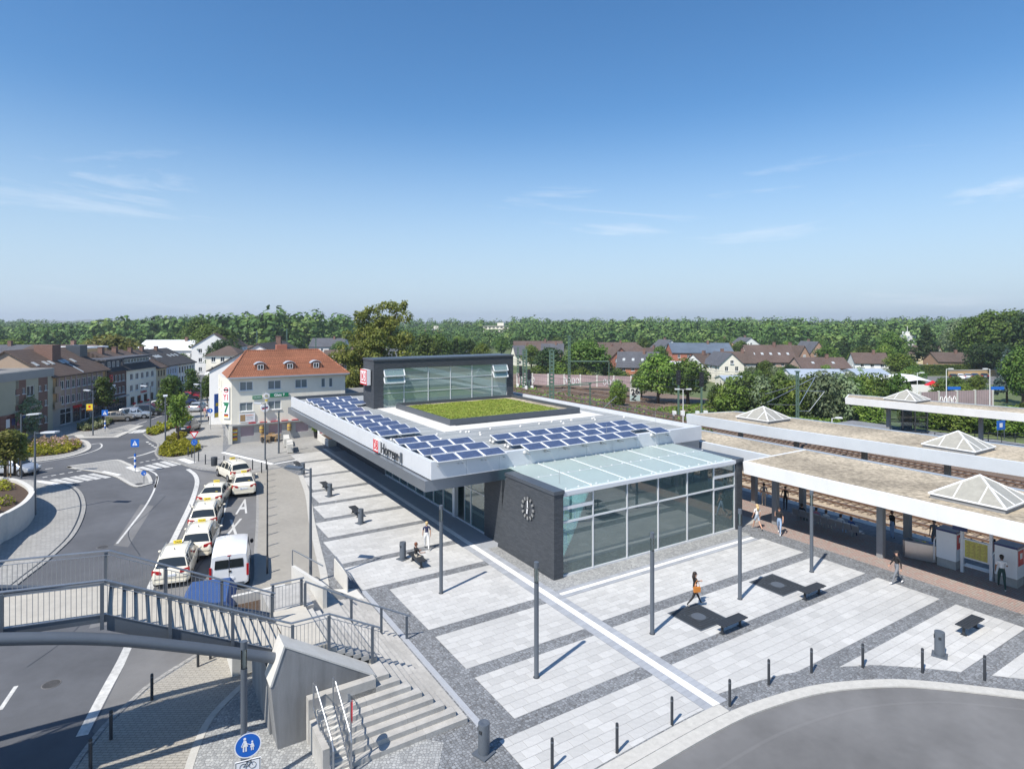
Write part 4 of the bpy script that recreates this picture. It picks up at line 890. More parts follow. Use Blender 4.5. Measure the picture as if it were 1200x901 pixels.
b = MB(off=SS); b.extr([(7.95, 29.6, 1.3), (10.05, 29.6, 0.02), (10.05, 31.4, 0.012), (8.2, 32.5, 0.012), (7.95, 31.5, 0.9)], (0, 0, -0.9)); b.build('ramp', 'concrete_light', ss)
# half-height walking steps let into the courses, and the cheek wall
for k in range(7):
    q = MB(off=SS); q.box(5.24, 18.70 + 0.295 * k, 0, 5.80, 18.70 + 0.295 * k + 0.2, 0.085 + 0.17 * k); q.build('half_step', 'concrete_light', ss)
b = MB(off=SS); b.box(4.99, 18.85, 0, 5.2, 20.5, 0.9); b.build('cheek_wall', 'concrete', ss)
b = MB(off=SS); b.box(4.99, 20.62, 0.0, 7.3, 20.93, 1.5); b.build('cheek_wall', 'concrete', ss)
# raised stair wall with panelled railing beyond the landing
sw = thing('stair_parapet', 'pale concrete stair parapet with steel handrails behind the bridge landing', 'parapet', W(8.2, 29), TH)
SW = (8.2, 29, 0)
b = MB(off=SW); b.extr([(7.2, 27.2, 0), (7.2, 27.2, 2.35), (7.2, 33.4, 1.15), (7.2, 33.4, 0)], (0.18, 0, 0)); b.build('wall', 'concrete_light', sw)
b = MB(off=SW); b.extr([(9.5, 31.2, 0), (9.5, 31.2, 0.95), (9.5, 33.6, 1.0), (9.5, 33.6, 0)], (0.05, 0, 0)); b.build('panel', 'concrete_light', sw)
for uu in (7.3, 9.52):
    b = MB(off=SW); b.tube([(uu, 27.6 if uu < 9 else 30.6, 3.1 if uu < 9 else 0.9), (uu, 33.2, 1.2 if uu > 9 else 2.0), (uu, 33.6, 1.15 if uu > 9 else 1.9), (uu, 33.65, 0.05)], 0.03, 8); b.build('handrail', 'zinc_rail', sw)
for k in range(6):
    q = MB(off=SW); q.box(7.4, 27.4 + k * 0.6, 0, 9.4, 33.4, 1.2 - k * 0.2) if False else q.box(7.4, 28.2 + k * 0.5, 0.0, 7.9, 28.7 + k * 0.5, 1.3 - k * 0.2); q.build('step', 'concrete', sw)
# open planter box with dark soil beside the bridge landing
pb = thing('concrete_planter', 'white concrete planter box with dark soil beside the bridge landing', 'planter', W(5.4, 27.0), TH)
b = MB(off=(5.4, 27, 0)); 
for bx in ((3.4, 26.2, 0, 6.2, 26.4, 1.6), (3.4, 30.0, 0, 6.2, 30.2, 1.6), (3.4, 26.4, 0, 3.6, 30.0, 1.6), (6.0, 26.4, 0, 6.2, 30.0, 1.6)): b.box(*bx)
b.build('wall', 'concrete_light', pb); b = MB(off=(5.4, 27, 0)); b.box(3.6, 26.4, 0.1, 6.0, 30, 1.2); b.build('soil', 'soil', pb)
# curved safety gates of close bars on the lower steps
for i, (u0, v0, u1, v1, zz, lab) in enumerate([(5.22, 18.5, 5.12, 20.5, 0.0, 'tall curved bar railing beside the concrete abutment at the foot of the steps'), (5.80, 18.6, 5.74, 20.4, 0.0, 'curved bar railing cast in shadow next to the round road sign on the steps')]):
    rg = thing('step_railing', lab, 'railing', W(u0, v0), TH, 'bar railings on the lower steps')
    f = lambda t: (u0 + (u1 - u0) * t - u0, v0 + (v1 - v0) * t - v0)
    zf = lambda t: 0.05 + 1.15 * t
    b = MB(); b.tube([(*f(0), 0.0), (*f(0), 1.0)] + [(*f(t), zf(t) + 1.1) for t in (0.08, 0.3, 0.6, 0.85)] + [(*f(1), zf(1) + 0.9), (*f(1), zf(1))], 0.028, 8); b.tube([(*f(0), 0.15), (*f(1), zf(1) + 0.1)], 0.018, 6); b.build('rail', 'zinc_rail', rg)
    for k in range(14):
        t = (k + 0.7) / 14.5; b = MB(); b.tube([(*f(t), 0.15 + 1.1 * t), (*f(t), zf(t) + 1.08)], 0.010, 5); b.build('bar', 'zinc_rail', rg)
# ------------------------------------------------------------------ furniture of the square
def lamp_column(label, u, v, grp='slim column lamps of the square'):
    t = thing('column_lamp', label, 'lamp', W(u, v), TH, grp)
    b = MB(); b.cyl((0, 0), 0.095, 0, 3.75, 16); b.build('pole', 'steel_grey', t, smooth='auto')
    b = MB(); b.cyl((0, 0), 0.088, 3.75, 4.33, 16); b.build('lens', 'glass_clear', t, smooth='auto')
    b = MB(); b.cyl((0, 0), 0.045, 3.75, 4.33, 8); b.build('lamp_core', 'stainless', t); b = MB(); b.cyl((0, 0), 0.098, 4.33, 4.56, 16); b.build('cap', 'steel_grey', t, smooth='auto')
    b = MB(); b.cyl((0, 0), 0.13, 0.0, 0.022, 16); b.build('base_plate', 'steel_dark', t); return t
for lab, u, v in (('grey column lamp on pale slabs in front of the seated woman by the station entrance', 13.61, 28.58), ('tall grey column lamp on the pale slabs next to the seating steps', 13.57, 19.8), ('grey column lamp beside the first dark tree grate, near the white guide strip', 19.88, 19.8),
                  ('grey column lamp between the two dark tree grates', 26.13, 19.92), ('grey column lamp closest to the red paving of the platform', 32.4, 19.96), ('thin column lamp on the far paving before the restaurant terrace', 13.46, 68.47), ('grey column lamp behind the blue pedestrian sign below the footbridge', 2.85, 19.5)): lamp_column(lab, u, v)
D('grate_iron', (0.075, 0.085, 0.092), 0.5, 0.35, 2.2, metal=0.3, big=0.2)
for i, (u0, v0, u1, v1) in enumerate(grates):
    t = thing('tree_grate', ['dark steel tree grate with a round centre, where the woman in black walks', 'dark steel tree grate with a round centre, close to the platform'][i], 'tree grate', W(u0, v0, 0.013), TH, 'tree grates in the square')
    b = MB(); b.box(0, 0, 0.0, u1 - u0, v1 - v0, 0.010); b.build('bed_plate', 'grate_iron', t)
    cx = (u1 - u0) / 2; bars = MB()
    for k in range(4):
        s_ = 0.42 + 0.145 * k
        for a in range(4):
            A = math.pi / 2 * a; ca, sa = math.cos(A), math.sin(A)
            bars.obox((cx + ca * s_, cx + sa * s_, 0.014), Vector((ca, sa, 0)) * 0.05, Vector((-sa, ca, 0)) * s_ * 0.96, (0, 0, 0.004))
    bars.build('grate_bars', 'steel_dark', t)['kind'] = 'stuff'
    b = MB(); b.cyl((cx, cx), 0.34, 0.008, 0.018, 24); b.build('centre_disc', 'steel_grey', t)
    b = MB(); 
    for q in ((0, 0, u1 - u0, 0.05), (0, v1 - v0 - 0.05, u1 - u0, v1 - v0), (0, 0.05, 0.05, v1 - v0 - 0.05), (u1 - u0 - 0.05, 0.05, u1 - u0, v1 - v0 - 0.05)): b.box(q[0], q[1], 0.0, q[2], q[3], 0.02)
    b.build('rim', 'steel_grey', t)
def bench(label, u, v, rot, L=1.7):
    t = thing('bench', label, 'bench', W(u, v), TH + rot, 'backless dark metal benches')
    for k in range(5):
        b = MB(); b.box(-L / 2, -0.26 + k * 0.105, 0.43, L / 2, -0.26 + k * 0.105 + 0.095, 0.47); b.build('slat', 'steel_dark', t)
    for s_ in (-1, 1):
        b = MB(); b.box(s_ * L * 0.36 - 0.045, -0.2, 0.02, s_ * L * 0.36 + 0.045, 0.2, 0.43) if False else b.cyl((s_ * L * 0.36, 0), 0.06, 0.0, 0.40, 10); b.box(s_ * L * 0.36 - 0.05, -0.24, 0.395, s_ * L * 0.36 + 0.05, 0.24, 0.428); b.box(s_ * L * 0.36 - 0.09, -0.12, 0.0, s_ * L * 0.36 + 0.09, 0.12, 0.022); b.build('leg', 'steel_dark', t)
    return t
bench('dark backless bench beside the tree grate where the woman in black walks', 23.2, 18.15, 0); bench('dark backless bench beside the tree grate close to the platform', 29.5, 18.15, 0)
bench('dark backless bench on pale slabs behind the grey litter bin', 32.25, 12.3, 0); bench('dark bench on which the woman in a black top sits', 14.05, 32.75, R(90))
bench('dark bench beside a litter bin, second along the row before the station canopy', 13.85, 43.5, R(90)); bench('dark bench beside a litter bin, third along the row before the station canopy', 13.85, 51.6, R(90)); bench('dark bench with a bin close to the arm of the tall street lamp', 13.6, 60.5, R(90))
def litter_bin(label, u, v):
    t = thing('litter_bin', label, 'litter bin', W(u, v), TH + R(200), 'round grey litter bins')
    b = MB(); b.lathe([(0.19, 0.05), (0.19, 1.0), (0.185, 1.02), (0.10, 1.03), (0.05, 1.0)], n=20); b.build('body', 'steel_grey', t, smooth='auto')
    b = MB(); b.box(-0.28, -0.28, 0.0, 0.28, 0.28, 0.055); b.build('base_plate', 'steel_grey', t); b = MB(); b.obox((0, -0.17, 0.80), (0.085, 0, 0), (0, 0.03, 0), (0, 0, 0.065)); b.build('opening', 'black', t)
    b = MB(); b.obox((0.19, 0.02, 0.8), (0.02, 0, 0), (0, 0.05, 0), (0, 0, 0.05)); b.build('ashtray', 'steel_dark', t); return t
for lab, u, v in (('grey litter bin standing between two bollards and a bench on the pale slabs', 28.82, 12.08), ('grey litter bin next to the seated woman in a black top', 13.65, 33.9), ('grey litter bin at the lowest corner of the seating steps', 9.72, 17.2), ('grey litter bin at the second bench before the canopy', 13.6, 41.5), ('grey litter bin at the third bench before the canopy', 13.6, 49.3), ('grey litter bin showing just above the head of the tall street lamp', 13.5, 57.9)): litter_bin(lab, u, v)
BOLL = None
def bollard(label, x, y, h=0.98, grp='dark bollards along the kerbs'):
    global BOLL
    if BOLL is None:
        BOLL = thing('bollard', label, 'bollard', (x, y, 0), 0, grp); b = MB(); b.lathe([(0.052, 0), (0.052, h - 0.03), (0.04, h), (0.0001, h + 0.003)], n=12); b.build('post', 'steel_dark', BOLL, smooth='auto'); b = MB(); b.lathe([(0.0535, h - 0.14), (0.0535, h - 0.09)], n=12); b.build('band', 'steel_grey', BOLL)
    else: o = dup(BOLL, (x, y, 0), 0, label)
for i, (u, v) in enumerate([(11.2, 15.47), (13.41, 14.93), (15.97, 14.96), (18.54, 14.57), (20.92, 14.63), (23.08, 14.22), (25.18, 13.32), (26.84, 11.86), (28.33, 10.31)]):
    p = W(u, v); bollard(f'dark bollard on the square along the forecourt kerb, {ORD[i + 1]} counted from the steps side', p.x, p.y)
for i, y in enumerate([550, 557, 564, 571.5, 579, 587, 596, 605.5, 616, 627, 640, 655, 672]):
    p = gp(313.3 if y > 552 else 312, y); bollard(f'dark bollard in the dense row beside the taxi stand, {ORD[i + 1]} from the far end', p[0], p[1])
for i, q in enumerate([(220.5, 534.5), (224.7, 536), (232.7, 540.3), (240.7, 544), (262.5, 545.5), (280.5, 547.5), (296, 550.5), (306.5, 554)]):
    p = gp(*q); bollard(f'dark bollard across the top of the taxi stand, {ORD[i + 1]} counted from the yield sign', p[0], p[1])
for i, q in enumerate([(106, 901), (130, 866), (178, 820), (232, 781), (246.5, 772)]):
    p = gp(*q); bollard(f'dark bollard in the shade under the footbridge, {ORD[i + 1]} from the road end', p[0], p[1])
p = gp(251, 545.5); t = thing('dark_bin', 'dark round bin standing among the bollards above the taxi stand', 'bin', (p[0], p[1], 0)); b = MB(); b.lathe([(0.28, 0), (0.30, 0.8), (0.27, 0.84)], n=16); b.build('body', 'steel_dark', t, smooth='auto'); b = MB(); b.lathe([(0.31, 0.80), (0.31, 0.83)], n=16); b.build('rim', 'steel_grey', t)
# street lamps with arms
def street_lamp(label, px, h, head, rot=0.0, arm=1.1, style='flat'):
    p = gp(*px); t = thing('street_lamp', label, 'street lamp', (p[0], p[1], 0), rot, 'street lamps with side arms')
    b = MB(); b.tube([(0, 0, 0), (0, 0, 1.0), (0, 0, h)], [0.085, 0.08, 0.06], 10); b.build('pole', 'steel_grey', t, smooth='auto')
    b = MB(); b.beam((0, 0, h - 0.12), (arm * 0.45, 0, h - 0.06), 0.06); b.build('arm', 'steel_grey', t)
    b = MB(); b.extr([(arm * 0.4, -0.2, h - 0.1), (arm * 1.15, -0.22, h - 0.02), (arm * 1.15, 0.22, h - 0.02), (arm * 0.4, 0.2, h - 0.1)], (0, 0, 0.11)); b.build('lamp_head', head, t)
    b = MB(); b.extr([(arm * 0.5, -0.15, h - 0.115), (arm * 1.1, -0.17, h - 0.05), (arm * 1.1, 0.17, h - 0.05), (arm * 0.5, 0.15, h - 0.115)], (0, 0, 0.012)); b.build('lens', 'lamp_clear', t); return t
street_lamp('tall dark street lamp at the kerb between the beige footway and the square', (364, 684), 6.2, 'steel_grey', R(172), 1.2)
street_lamp('dark street lamp against the curved planter wall, its pale arm over the footway', (41, 603), 6.05, 'alu', R(-8), 1.6)
street_lamp('dark street lamp with a broad pale head behind the parked silver car', (24.8, 560), 5.75, 'alu', R(5), 1.4)
street_lamp('dark street lamp carrying a yellow square sign by the white flower hedge', (109, 510), 5.6, 'alu', R(185), 0.9)
street_lamp('dark street lamp in the middle of the shopping street before the parked cars', (176, 503), 5.7, 'alu', R(185), 1.0)
street_lamp('dark lamp pole at the tip of the yellow shrub bed', (193.8, 522), 5.6, 'alu', R(120), 0.8)
street_lamp('dark street lamp with a round pale head before the restaurant front', (310.7, 538.7), 5.8, 'alu', R(190), 0.9)
street_lamp('slim dark street lamp on the shop side before the cream houses', (235.5, 497), 5.5, 'alu', R(180), 0.8)
# traffic signs ---------------------------------------------------------------
def sign(label, px, h, shape, face, size=0.6, rot=0.0, pole='zinc_rail', base=None, grp=None, name='road_sign', glyph=None, xyz=None):
    p = xyz or gp(*px); t = thing(name, label, 'sign', (p[0], p[1], 0), rot, grp)
    b = MB(); b.tube([(0, 0.03, 0), (0, 0.03, h + size / 2)], 0.032, 8); b.build('pole', pole, t)
    b = MB(); s_ = size / 2
    if shape == 'disc': b.tube([(0, -0.025, h), (0, -0.005, h)], s_, 24)
    elif shape == 'square': b.box(-s_, -0.025, h - s_, s_, -0.005, h + s_)
    elif shape == 'tri': b.extr([(-s_, -0.005, h + s_ * 0.7), (s_, -0.005, h + s_ * 0.7), (0, -0.005, h - s_)], (0, -0.02, 0))
    b.build('sign_plate', face, t)
    if glyph: glyph(t, h, s_)
    return t
def g_family(t, h, s_):                                   # adult and child hand in hand
    b = MB(); y0, y1 = -0.032, -0.026; k = s_ / 0.3
    def fig(x, z, q):
        b.tube([(x, y0, z + 0.155 * q), (x, y1, z + 0.155 * q)], 0.032 * q, 10); b.extr([(x - 0.03 * q, y1, z + 0.11 * q), (x + 0.03 * q, y1, z + 0.11 * q), (x + 0.075 * q, y1, z - 0.04 * q), (x - 0.075 * q, y1, z - 0.04 * q)], (0, -0.006, 0))
        b.box(x - 0.045 * q, y0, z - 0.155 * q, x - 0.012 * q, y1, z - 0.035 * q); b.box(x + 0.012 * q, y0, z - 0.155 * q, x + 0.045 * q, y1, z - 0.035 * q)
    fig(-0.07 * k, h + 0.02 * k, 1.0 * k); fig(0.10 * k, h - 0.03 * k, 0.68 * k); b.beam((-0.03 * k, -0.029, h + 0.06 * k), (0.075 * k, -0.029, h + 0.0), 0.022 * k, 0.006); b.beam((-0.1 * k, -0.029, h + 0.1 * k), (-0.15 * k, -0.029, h + 0.0), 0.022 * k, 0.006)
    b.build('pictogram', 'sign_white', t)
    b = MB(); n = 28
    for i in range(n):
        a0, a1 = 6.2832 * i / n, 6.2832 * (i + 1) / n; b.poly([(s_ * 0.94 * math.cos(a0), -0.0265, h + s_ * 0.94 * math.sin(a0)), (s_ * 1.03 * math.cos(a0), -0.0265, h + s_ * 1.03 * math.sin(a0)), (s_ * 1.03 * math.cos(a1), -0.0265, h + s_ * 1.03 * math.sin(a1)), (s_ * 0.94 * math.cos(a1), -0.0265, h + s_ * 0.94 * math.sin(a1))])
    b.build('border', 'sign_white', t)
    z = h - s_ - 0.28; b = MB(); b.box(-0.3, -0.025, z - 0.24, 0.3, -0.005, z + 0.22); q_ = b.build('plate_below', 'sign_white', t)
    b = MB(); 
    for x in (-0.11, 0.11):
        n = 14
        for i in range(n): a0, a1 = 6.2832 * i / n, 6.2832 * (i + 1) / n; b.beam((x + 0.08 * math.cos(a0), -0.028, z + 0.07 + 0.08 * math.sin(a0)), (x + 0.08 * math.cos(a1), -0.028, z + 0.07 + 0.08 * math.sin(a1)), 0.012, 0.005)
    for p_, r_ in (((-0.11, 0.07), (-0.02, 0.17)), ((-0.02, 0.17), (0.07, 0.17)), ((-0.11, 0.07), (0.0, 0.07)), ((0.0, 0.07), (0.07, 0.17)), ((0.11, 0.07), (0.06, 0.21)), ((0.04, 0.21), (0.09, 0.215)), ((-0.05, 0.19), (0.01, 0.19)), ((0, 0.07), (-0.025, 0.18))): b.beam((p_[0], -0.028, z + p_[1]), (r_[0], -0.028, z + r_[1]), 0.014, 0.005)
    b.build('bicycle_mark', 'black', q_); text('lettering', 'frei', 0.12, 'black', q_, (0, -0.03, z - 0.12), (UP, 0, 0), 0.002)
    b = MB(); 
    for q in ((-0.285, z - 0.225, 0.285, z - 0.21), (-0.285, z + 0.19, 0.285, z + 0.205), (-0.285, z - 0.21, -0.27, z + 0.19), (0.27, z - 0.21, 0.285, z + 0.19)): b.box(q[0], -0.0275, q[1], q[2], -0.0255, q[3])
    b.build('plate_border', 'black', q_)
sign('round blue sign of adult and child above a white bicycle plate, beneath the bridge', None, 3.38, 'disc', 'sign_blue', 0.61, R(23), glyph=g_family, xyz=(-6.65, 15.3))
def g_ped(t, h, s_):
    b = MB(); b.extr([(-s_ * 0.62, -0.026, h - s_ * 0.6), (s_ * 0.62, -0.026, h - s_ * 0.6), (0, -0.026, h + s_ * 0.65)], (0, -0.004, 0)); q = b.build('triangle', 'sign_white', t)
    b = MB(); b.tube([(0, -0.036, h + s_ * 0.22), (0, -0.031, h + s_ * 0.22)], s_ * 0.09, 8); b.beam((0, -0.033, h + s_ * 0.15), (0, -0.033, h - s_ * 0.2), s_ * 0.16, 0.005); b.beam((0, -0.033, h - s_ * 0.15), (-s_ * 0.2, -0.033, h - s_ * 0.5), s_ * 0.1, 0.005); b.beam((0, -0.033, h - s_ * 0.15), (s_ * 0.2, -0.033, h - s_ * 0.5), s_ * 0.1, 0.005); b.build('walker', 'sign_blue', q)
def bands(t, z0, n, m='sign_white'):
    for k in range(n): b = MB(); b.cyl((0, 0.03), 0.09, z0 + k * 0.26, z0 + k * 0.26 + 0.255, 12); b.build('band', 'sign_blue' if k % 2 == 0 else m, t)
t = sign('blue pedestrian crossing sign with striped pole on the paved traffic island', (158.2, 553.5), 2.75, 'square', 'sign_blue', 0.72, R(8), glyph=g_ped, grp='pedestrian crossing signs'); bands(t, 0.45, 5)
t = sign('blue pedestrian crossing sign with striped pole by the white flower hedge', (123, 505.5), 2.4, 'square', 'sign_blue', 0.75, R(8), glyph=g_ped, grp='pedestrian crossing signs'); bands(t, 0.4, 4)
def g_arrow(t, h, s_):
    b = MB(); b.beam((-s_ * 0.4, -0.029, h + s_ * 0.4), (s_ * 0.3, -0.029, h - s_ * 0.3), s_ * 0.22, 0.006); b.beam((s_ * 0.45, -0.029, h - s_ * 0.45), (-s_ * 0.15, -0.029, h - s_ * 0.45), s_ * 0.2, 0.006); b.beam((s_ * 0.45, -0.029, h - s_ * 0.45), (s_ * 0.45, -0.029, h + s_ * 0.15), s_ * 0.2, 0.006); b.build('arrow', 'sign_white', t)
sign('small round blue arrow sign at the tip of the traffic island', (168.5, 567), 0.95, 'disc', 'sign_blue', 0.42, R(10), glyph=g_arrow)
def g_yield(t, h, s_):
    b = MB(); b.extr([(-s_ * 0.62, -0.026, h + s_ * 0.48), (s_ * 0.62, -0.026, h + s_ * 0.48), (0, -0.026, h - s_ * 0.6)], (0, -0.004, 0)); b.build('white_field', 'sign_white', t)
    z = h - 0.78; b = MB(); b.tube([(0, -0.025, z), (0, -0.005, z)], 0.30, 20); q = b.build('roundabout_disc', 'sign_blue', t)
    b = MB()
    for k in range(3):
        for i in range(5):
            a0 = k * 2.094 + i * 0.3; b.beam((0.17 * math.cos(a0), -0.029, z + 0.17 * math.sin(a0)), (0.17 * math.cos(a0 + 0.3), -0.029, z + 0.17 * math.sin(a0 + 0.3)), 0.05, 0.006)
    b.build('arrows', 'sign_white', q)
sign('red and white yield sign above a round blue roundabout sign beside the yellow shrub bed', (227.7, 542.5), 2.85, 'tri', 'sign_red', 0.84, R(12), 'steel_grey', glyph=g_yield)
def g_bike(t, h, s_):
    b = MB(); b.box(-s_ * 0.15, -0.03, h - s_ * 0.5, s_ * 0.15, -0.026, h + s_ * 0.5); b.build('pictogram', 'sign_white', t); b = MB(); b.box(-s_, -0.025, h - s_ * 2.4, s_, -0.005, h - s_ * 1.2); b.build('plate_below', 'sign_white', t)
sign('round blue path sign with a white plate beside the corner of the restaurant', (246.5, 503), 2.45, 'disc', 'sign_blue', 0.6, R(15), glyph=g_bike)
p = gp(109, 510); t = thing('square_sign', 'yellow square sign fixed to a street lamp by the shops', 'sign', (p[0] - 0.35, p[1] - 0.1, 0), R(8)); b = MB(); b.box(-0.36, -0.03, 3.1, 0.36, 0, 3.9); b.build('sign_plate', 'yellow', t); b = MB(); b.box(-0.12, -0.04, 3.45, 0.12, -0.031, 3.7); b.box(-0.3, -0.04, 3.14, 0.3, -0.031, 3.22); b.build('print', 'sign_red', t); b = MB(); b.box(0.2, 0.0, 3.4, 0.42, 0.04, 3.5); b.build('bracket', 'steel_grey', t)
t = thing('road_sign', 'round white road sign with a red ring, seen almost edge-on by the step railing', 'sign', W(5.86, 18.75, 0.1), TH + R(72)); b = MB(); b.tube([(0, 0.03, 0), (0, 0.03, 2.1)], 0.03, 8); b.build('pole', 'zinc_rail', t)
b = MB(); b.tube([(0, -0.02, 1.75), (0, 0, 1.75)], 0.31, 24); b.build('red_ring', 'sign_red', t); b = MB(); b.tube([(0, -0.026, 1.75), (0, -0.021, 1.75)], 0.235, 24); b.build('sign_plate', 'sign_white', t)
# ------------------------------------------------------------------ people
def limb(p, d, L): return p + d * L
def person(label, loc, heading, top, bottom, hair, pose='stand', shoes='cl_black', skin='skin', long_hair=False, short_top=True, shorts=False, H=1.72, seed=0, dress=False, group=None, cap=None, arm=(0.15, -0.15), lean=0.0, elbow=(0.3, 0.3)):
    k = H / 1.75; V = Vector
    if pose == 'sit': pel = V((0, 0, 0.52)); th_ = [(1.45, 1.45), (1.5, 1.4)]
    elif pose == 'walk': pel = V((0, 0, 0.93)); th_ = [(0.42, 0.12), (-0.30, 0.42)]
    elif pose == 'stride': pel = V((0, 0, 0.91)); th_ = [(0.52, 0.10), (-0.42, 0.40)]
    else: pel = V((0, 0, 0.94)); th_ = [(0.04, 0.03), (-0.03, 0.03)]
    tz = V((0, math.sin(lean), math.cos(lean)))
    chest = pel + tz * 0.38; neck = pel + tz * 0.54; hb = pel + tz * 0.62; hm = hb + V((0, 0.02, 0.075)); ht = hb + V((0, 0.015, 0.165))
    verts = []; edges = []; rad = []; tags_ = []
    def addv(p, r): verts.append(p * k); rad.append((r[0] * k, r[1] * k) if isinstance(r, tuple) else (r * k, r * k)); return len(verts) - 1
    def bone(i, j, m): edges.append((i, j)); tags_.append((i, j, m))
    tb = top if not dress else top
    i_p = addv(pel, (0.165, 0.125)); i_w = addv(pel + tz * 0.18, (0.135, 0.105)); i_c = addv(chest, (0.165, 0.115)); i_s = addv(pel + tz * 0.49, (0.125, 0.085)); i_n = addv(neck + tz * 0.02, 0.055); i_hb = addv(hb + V((0, 0.02, 0.0)), (0.068, 0.075)); i_hm = addv(hm, (0.078, 0.095)); i_ht = addv(ht, (0.06, 0.07))
    bone(i_p, i_w, bottom if not dress else top); bone(i_w, i_c, top); bone(i_c, i_s, top); bone(i_s, i_n, 'SKIN'); bone(i_n, i_hb, 'SKIN'); bone(i_hb, i_hm, 'SKIN'); bone(i_hm, i_ht, 'SKIN')
    hands = []
    for s_, a, el in ((-1, arm[0], elbow[0]), (1, arm[1], elbow[1])):
        sh = pel + tz * 0.47 + V((s_ * 0.185, 0, 0)); d1 = V((s_ * 0.16, math.sin(a), -math.cos(a))).normalized(); e = sh + d1 * 0.28
        d2 = V((-s_ * 0.05 if el > 1 else s_ * 0.04, math.sin(a + el), -math.cos(a + el))).normalized(); wv = e + d2 * 0.25; hv = wv + d2 * 0.085
        i1 = addv(sh, 0.058); i2 = addv(sh + d1 * 0.13, 0.05); i3 = addv(e, 0.040); i4 = addv(wv, 0.028); i5 = addv(hv, (0.036, 0.022))
        bone(i_s, i1, top); bone(i1, i2, top); bone(i2, i3, 'SKIN' if short_top else top); bone(i3, i4, 'SKIN' if short_top else top); bone(i4, i5, 'SKIN'); hands.append((hv * k, d2, s_))
    for s_, (t1, kn) in ((-1, th_[0]), (1, th_[1])):
        hp = pel + V((s_ * 0.09, 0, -0.04)); d1 = V((s_ * 0.02, math.sin(t1), -math.cos(t1))).normalized(); kv = hp + d1 * 0.43; b2 = t1 - kn; d2 = V((0, math.sin(b2), -math.cos(b2))); av = kv + d2 * 0.42; tv = av + V((s_ * 0.02, 0.15 * math.cos(max(0, -b2)), -0.045 - 0.10 * max(0.0, -b2)))
        i1 = addv(hp, 0.092); i2 = addv(hp + d1 * 0.22, 0.078); i3 = addv(kv, 0.056); i4 = addv(kv + d2 * 0.17, 0.052); i5 = addv(av, 0.037); i6 = addv(tv, (0.038, 0.03))
        bone(i_p, i1, bottom); bone(i1, i2, bottom); bone(i2, i3, 'SKIN' if shorts else bottom); bone(i3, i4, 'SKIN' if shorts else bottom); bone(i4, i5, 'SKIN' if shorts else bottom); bone(i5, i6, shoes)
    me = bpy.data.meshes.new('person_skin'); me.from_pydata([tuple(v) for v in verts], edges, []); me.update()
    o = bpy.data.objects.new('tmp', me); C.objects.link(o)
    md = o.modifiers.new('s', 'SKIN'); md.branch_smoothing = 0.6; md.use_smooth_shade = True
    for i, sv in enumerate(me.skin_vertices[0].data): sv.radius = rad[i]; sv.use_root = (i == 0)
    o.modifiers.new('u', 'SUBSURF').levels = 1
    dg = bpy.context.evaluated_depsgraph_get(); dg.update(); bm_ = bpy.data.meshes.new_from_object(o.evaluated_get(dg)); bpy.data.objects.remove(o)
    names = []
    for *_x, m in tags_:
        m = skin if m == 'SKIN' else m
        if m not in names: names.append(m)
    if skin not in names: names.append(skin)
    V0 = np.array([tuple(v) for v in verts]); nV = len(bm_.vertices); co_ = np.empty(nV * 3); bm_.vertices.foreach_get('co', co_); co_ = co_.reshape(-1, 3)
    mbp = MB(); fs = [tuple(p.vertices) for p in bm_.polygons]; mbp.add([tuple(c) for c in co_], fs)
    A = V0[[t_[0] for t_ in tags_]]; B = V0[[t_[1] for t_ in tags_]]; AB = B - A; L2 = (AB ** 2).sum(1); mids = [names.index(skin if t_[2] == 'SKIN' else t_[2]) for t_ in tags_]
    rr = np.array([(max(rad[t_[0]]) + max(rad[t_[1]])) / 2 for t_ in tags_])
    for i, f in enumerate(fs):
        c = co_[list(f)].mean(0); tt = np.clip(((c - A) * AB).sum(1) / L2, 0, 1); d = np.linalg.norm(c - (A + AB * tt[:, None]), axis=1) / rr; mbp.m[i] = mids[int(d.argmin())]
    mbp.mi = names.index(skin)
    for hv, d, s_ in hands:                               # four fingers and a thumb per hand
        side = d.cross(V((1, 0, 0))).normalized(); xx = V((1, 0, 0)); curl = V((-s_, 0, 0))
        for q in range(4):
            off = side * (-0.027 + 0.018 * q) * k; L = (0.062, 0.075, 0.070, 0.055)[q] * k; p0 = hv + off; p1 = p0 + d * L * 0.5; p2 = p1 + (d * 0.75 + curl * 0.6) * L * 0.5
            mbp.tube([p0, p1, p2], [0.009 * k, 0.0085 * k, 0.007 * k], 5)
        p0 = hv - d * 0.035 * k - side * 0.03 * k; mbp.tube([p0, p0 + (d * 0.5 - side * 0.8) * 0.03 * k, p0 + (d * 0.9 - side * 0.6) * 0.055 * k], [0.011 * k, 0.010 * k, 0.008 * k], 5)
    nm = V(hm) * k; mbp.tube([nm + V((0, 0.085, 0.012)) * k, nm + V((0, 0.115, -0.012)) * k], [0.007 * k, 0.014 * k], 5)      # nose
    for s_ in (-1, 1): mbp.ball(nm + V((s_ * 0.078, 0.0, 0.0)) * k, (0.012 * k, 0.022 * k, 0.032 * k), 6, 4)
    t = thing('person', label, 'person', loc, heading, group)
    body = mbp.build('body', names, t, smooth=True)
    b = MB()
    for s_ in (-1, 1): b.ball(nm + V((s_ * 0.03, 0.086, 0.022)) * k, 0.009 * k, 6, 4)
    b.build('eyes', 'hair_dark', body); b = MB(); b.obox(nm + V((0, 0.093, -0.04)) * k, (0.022 * k, 0, 0), (0, 0.004, 0), (0, 0, 0.005 * k)); b.build('mouth', 'sign_red', body)
    b = MB(); rs_ = random.Random(seed)
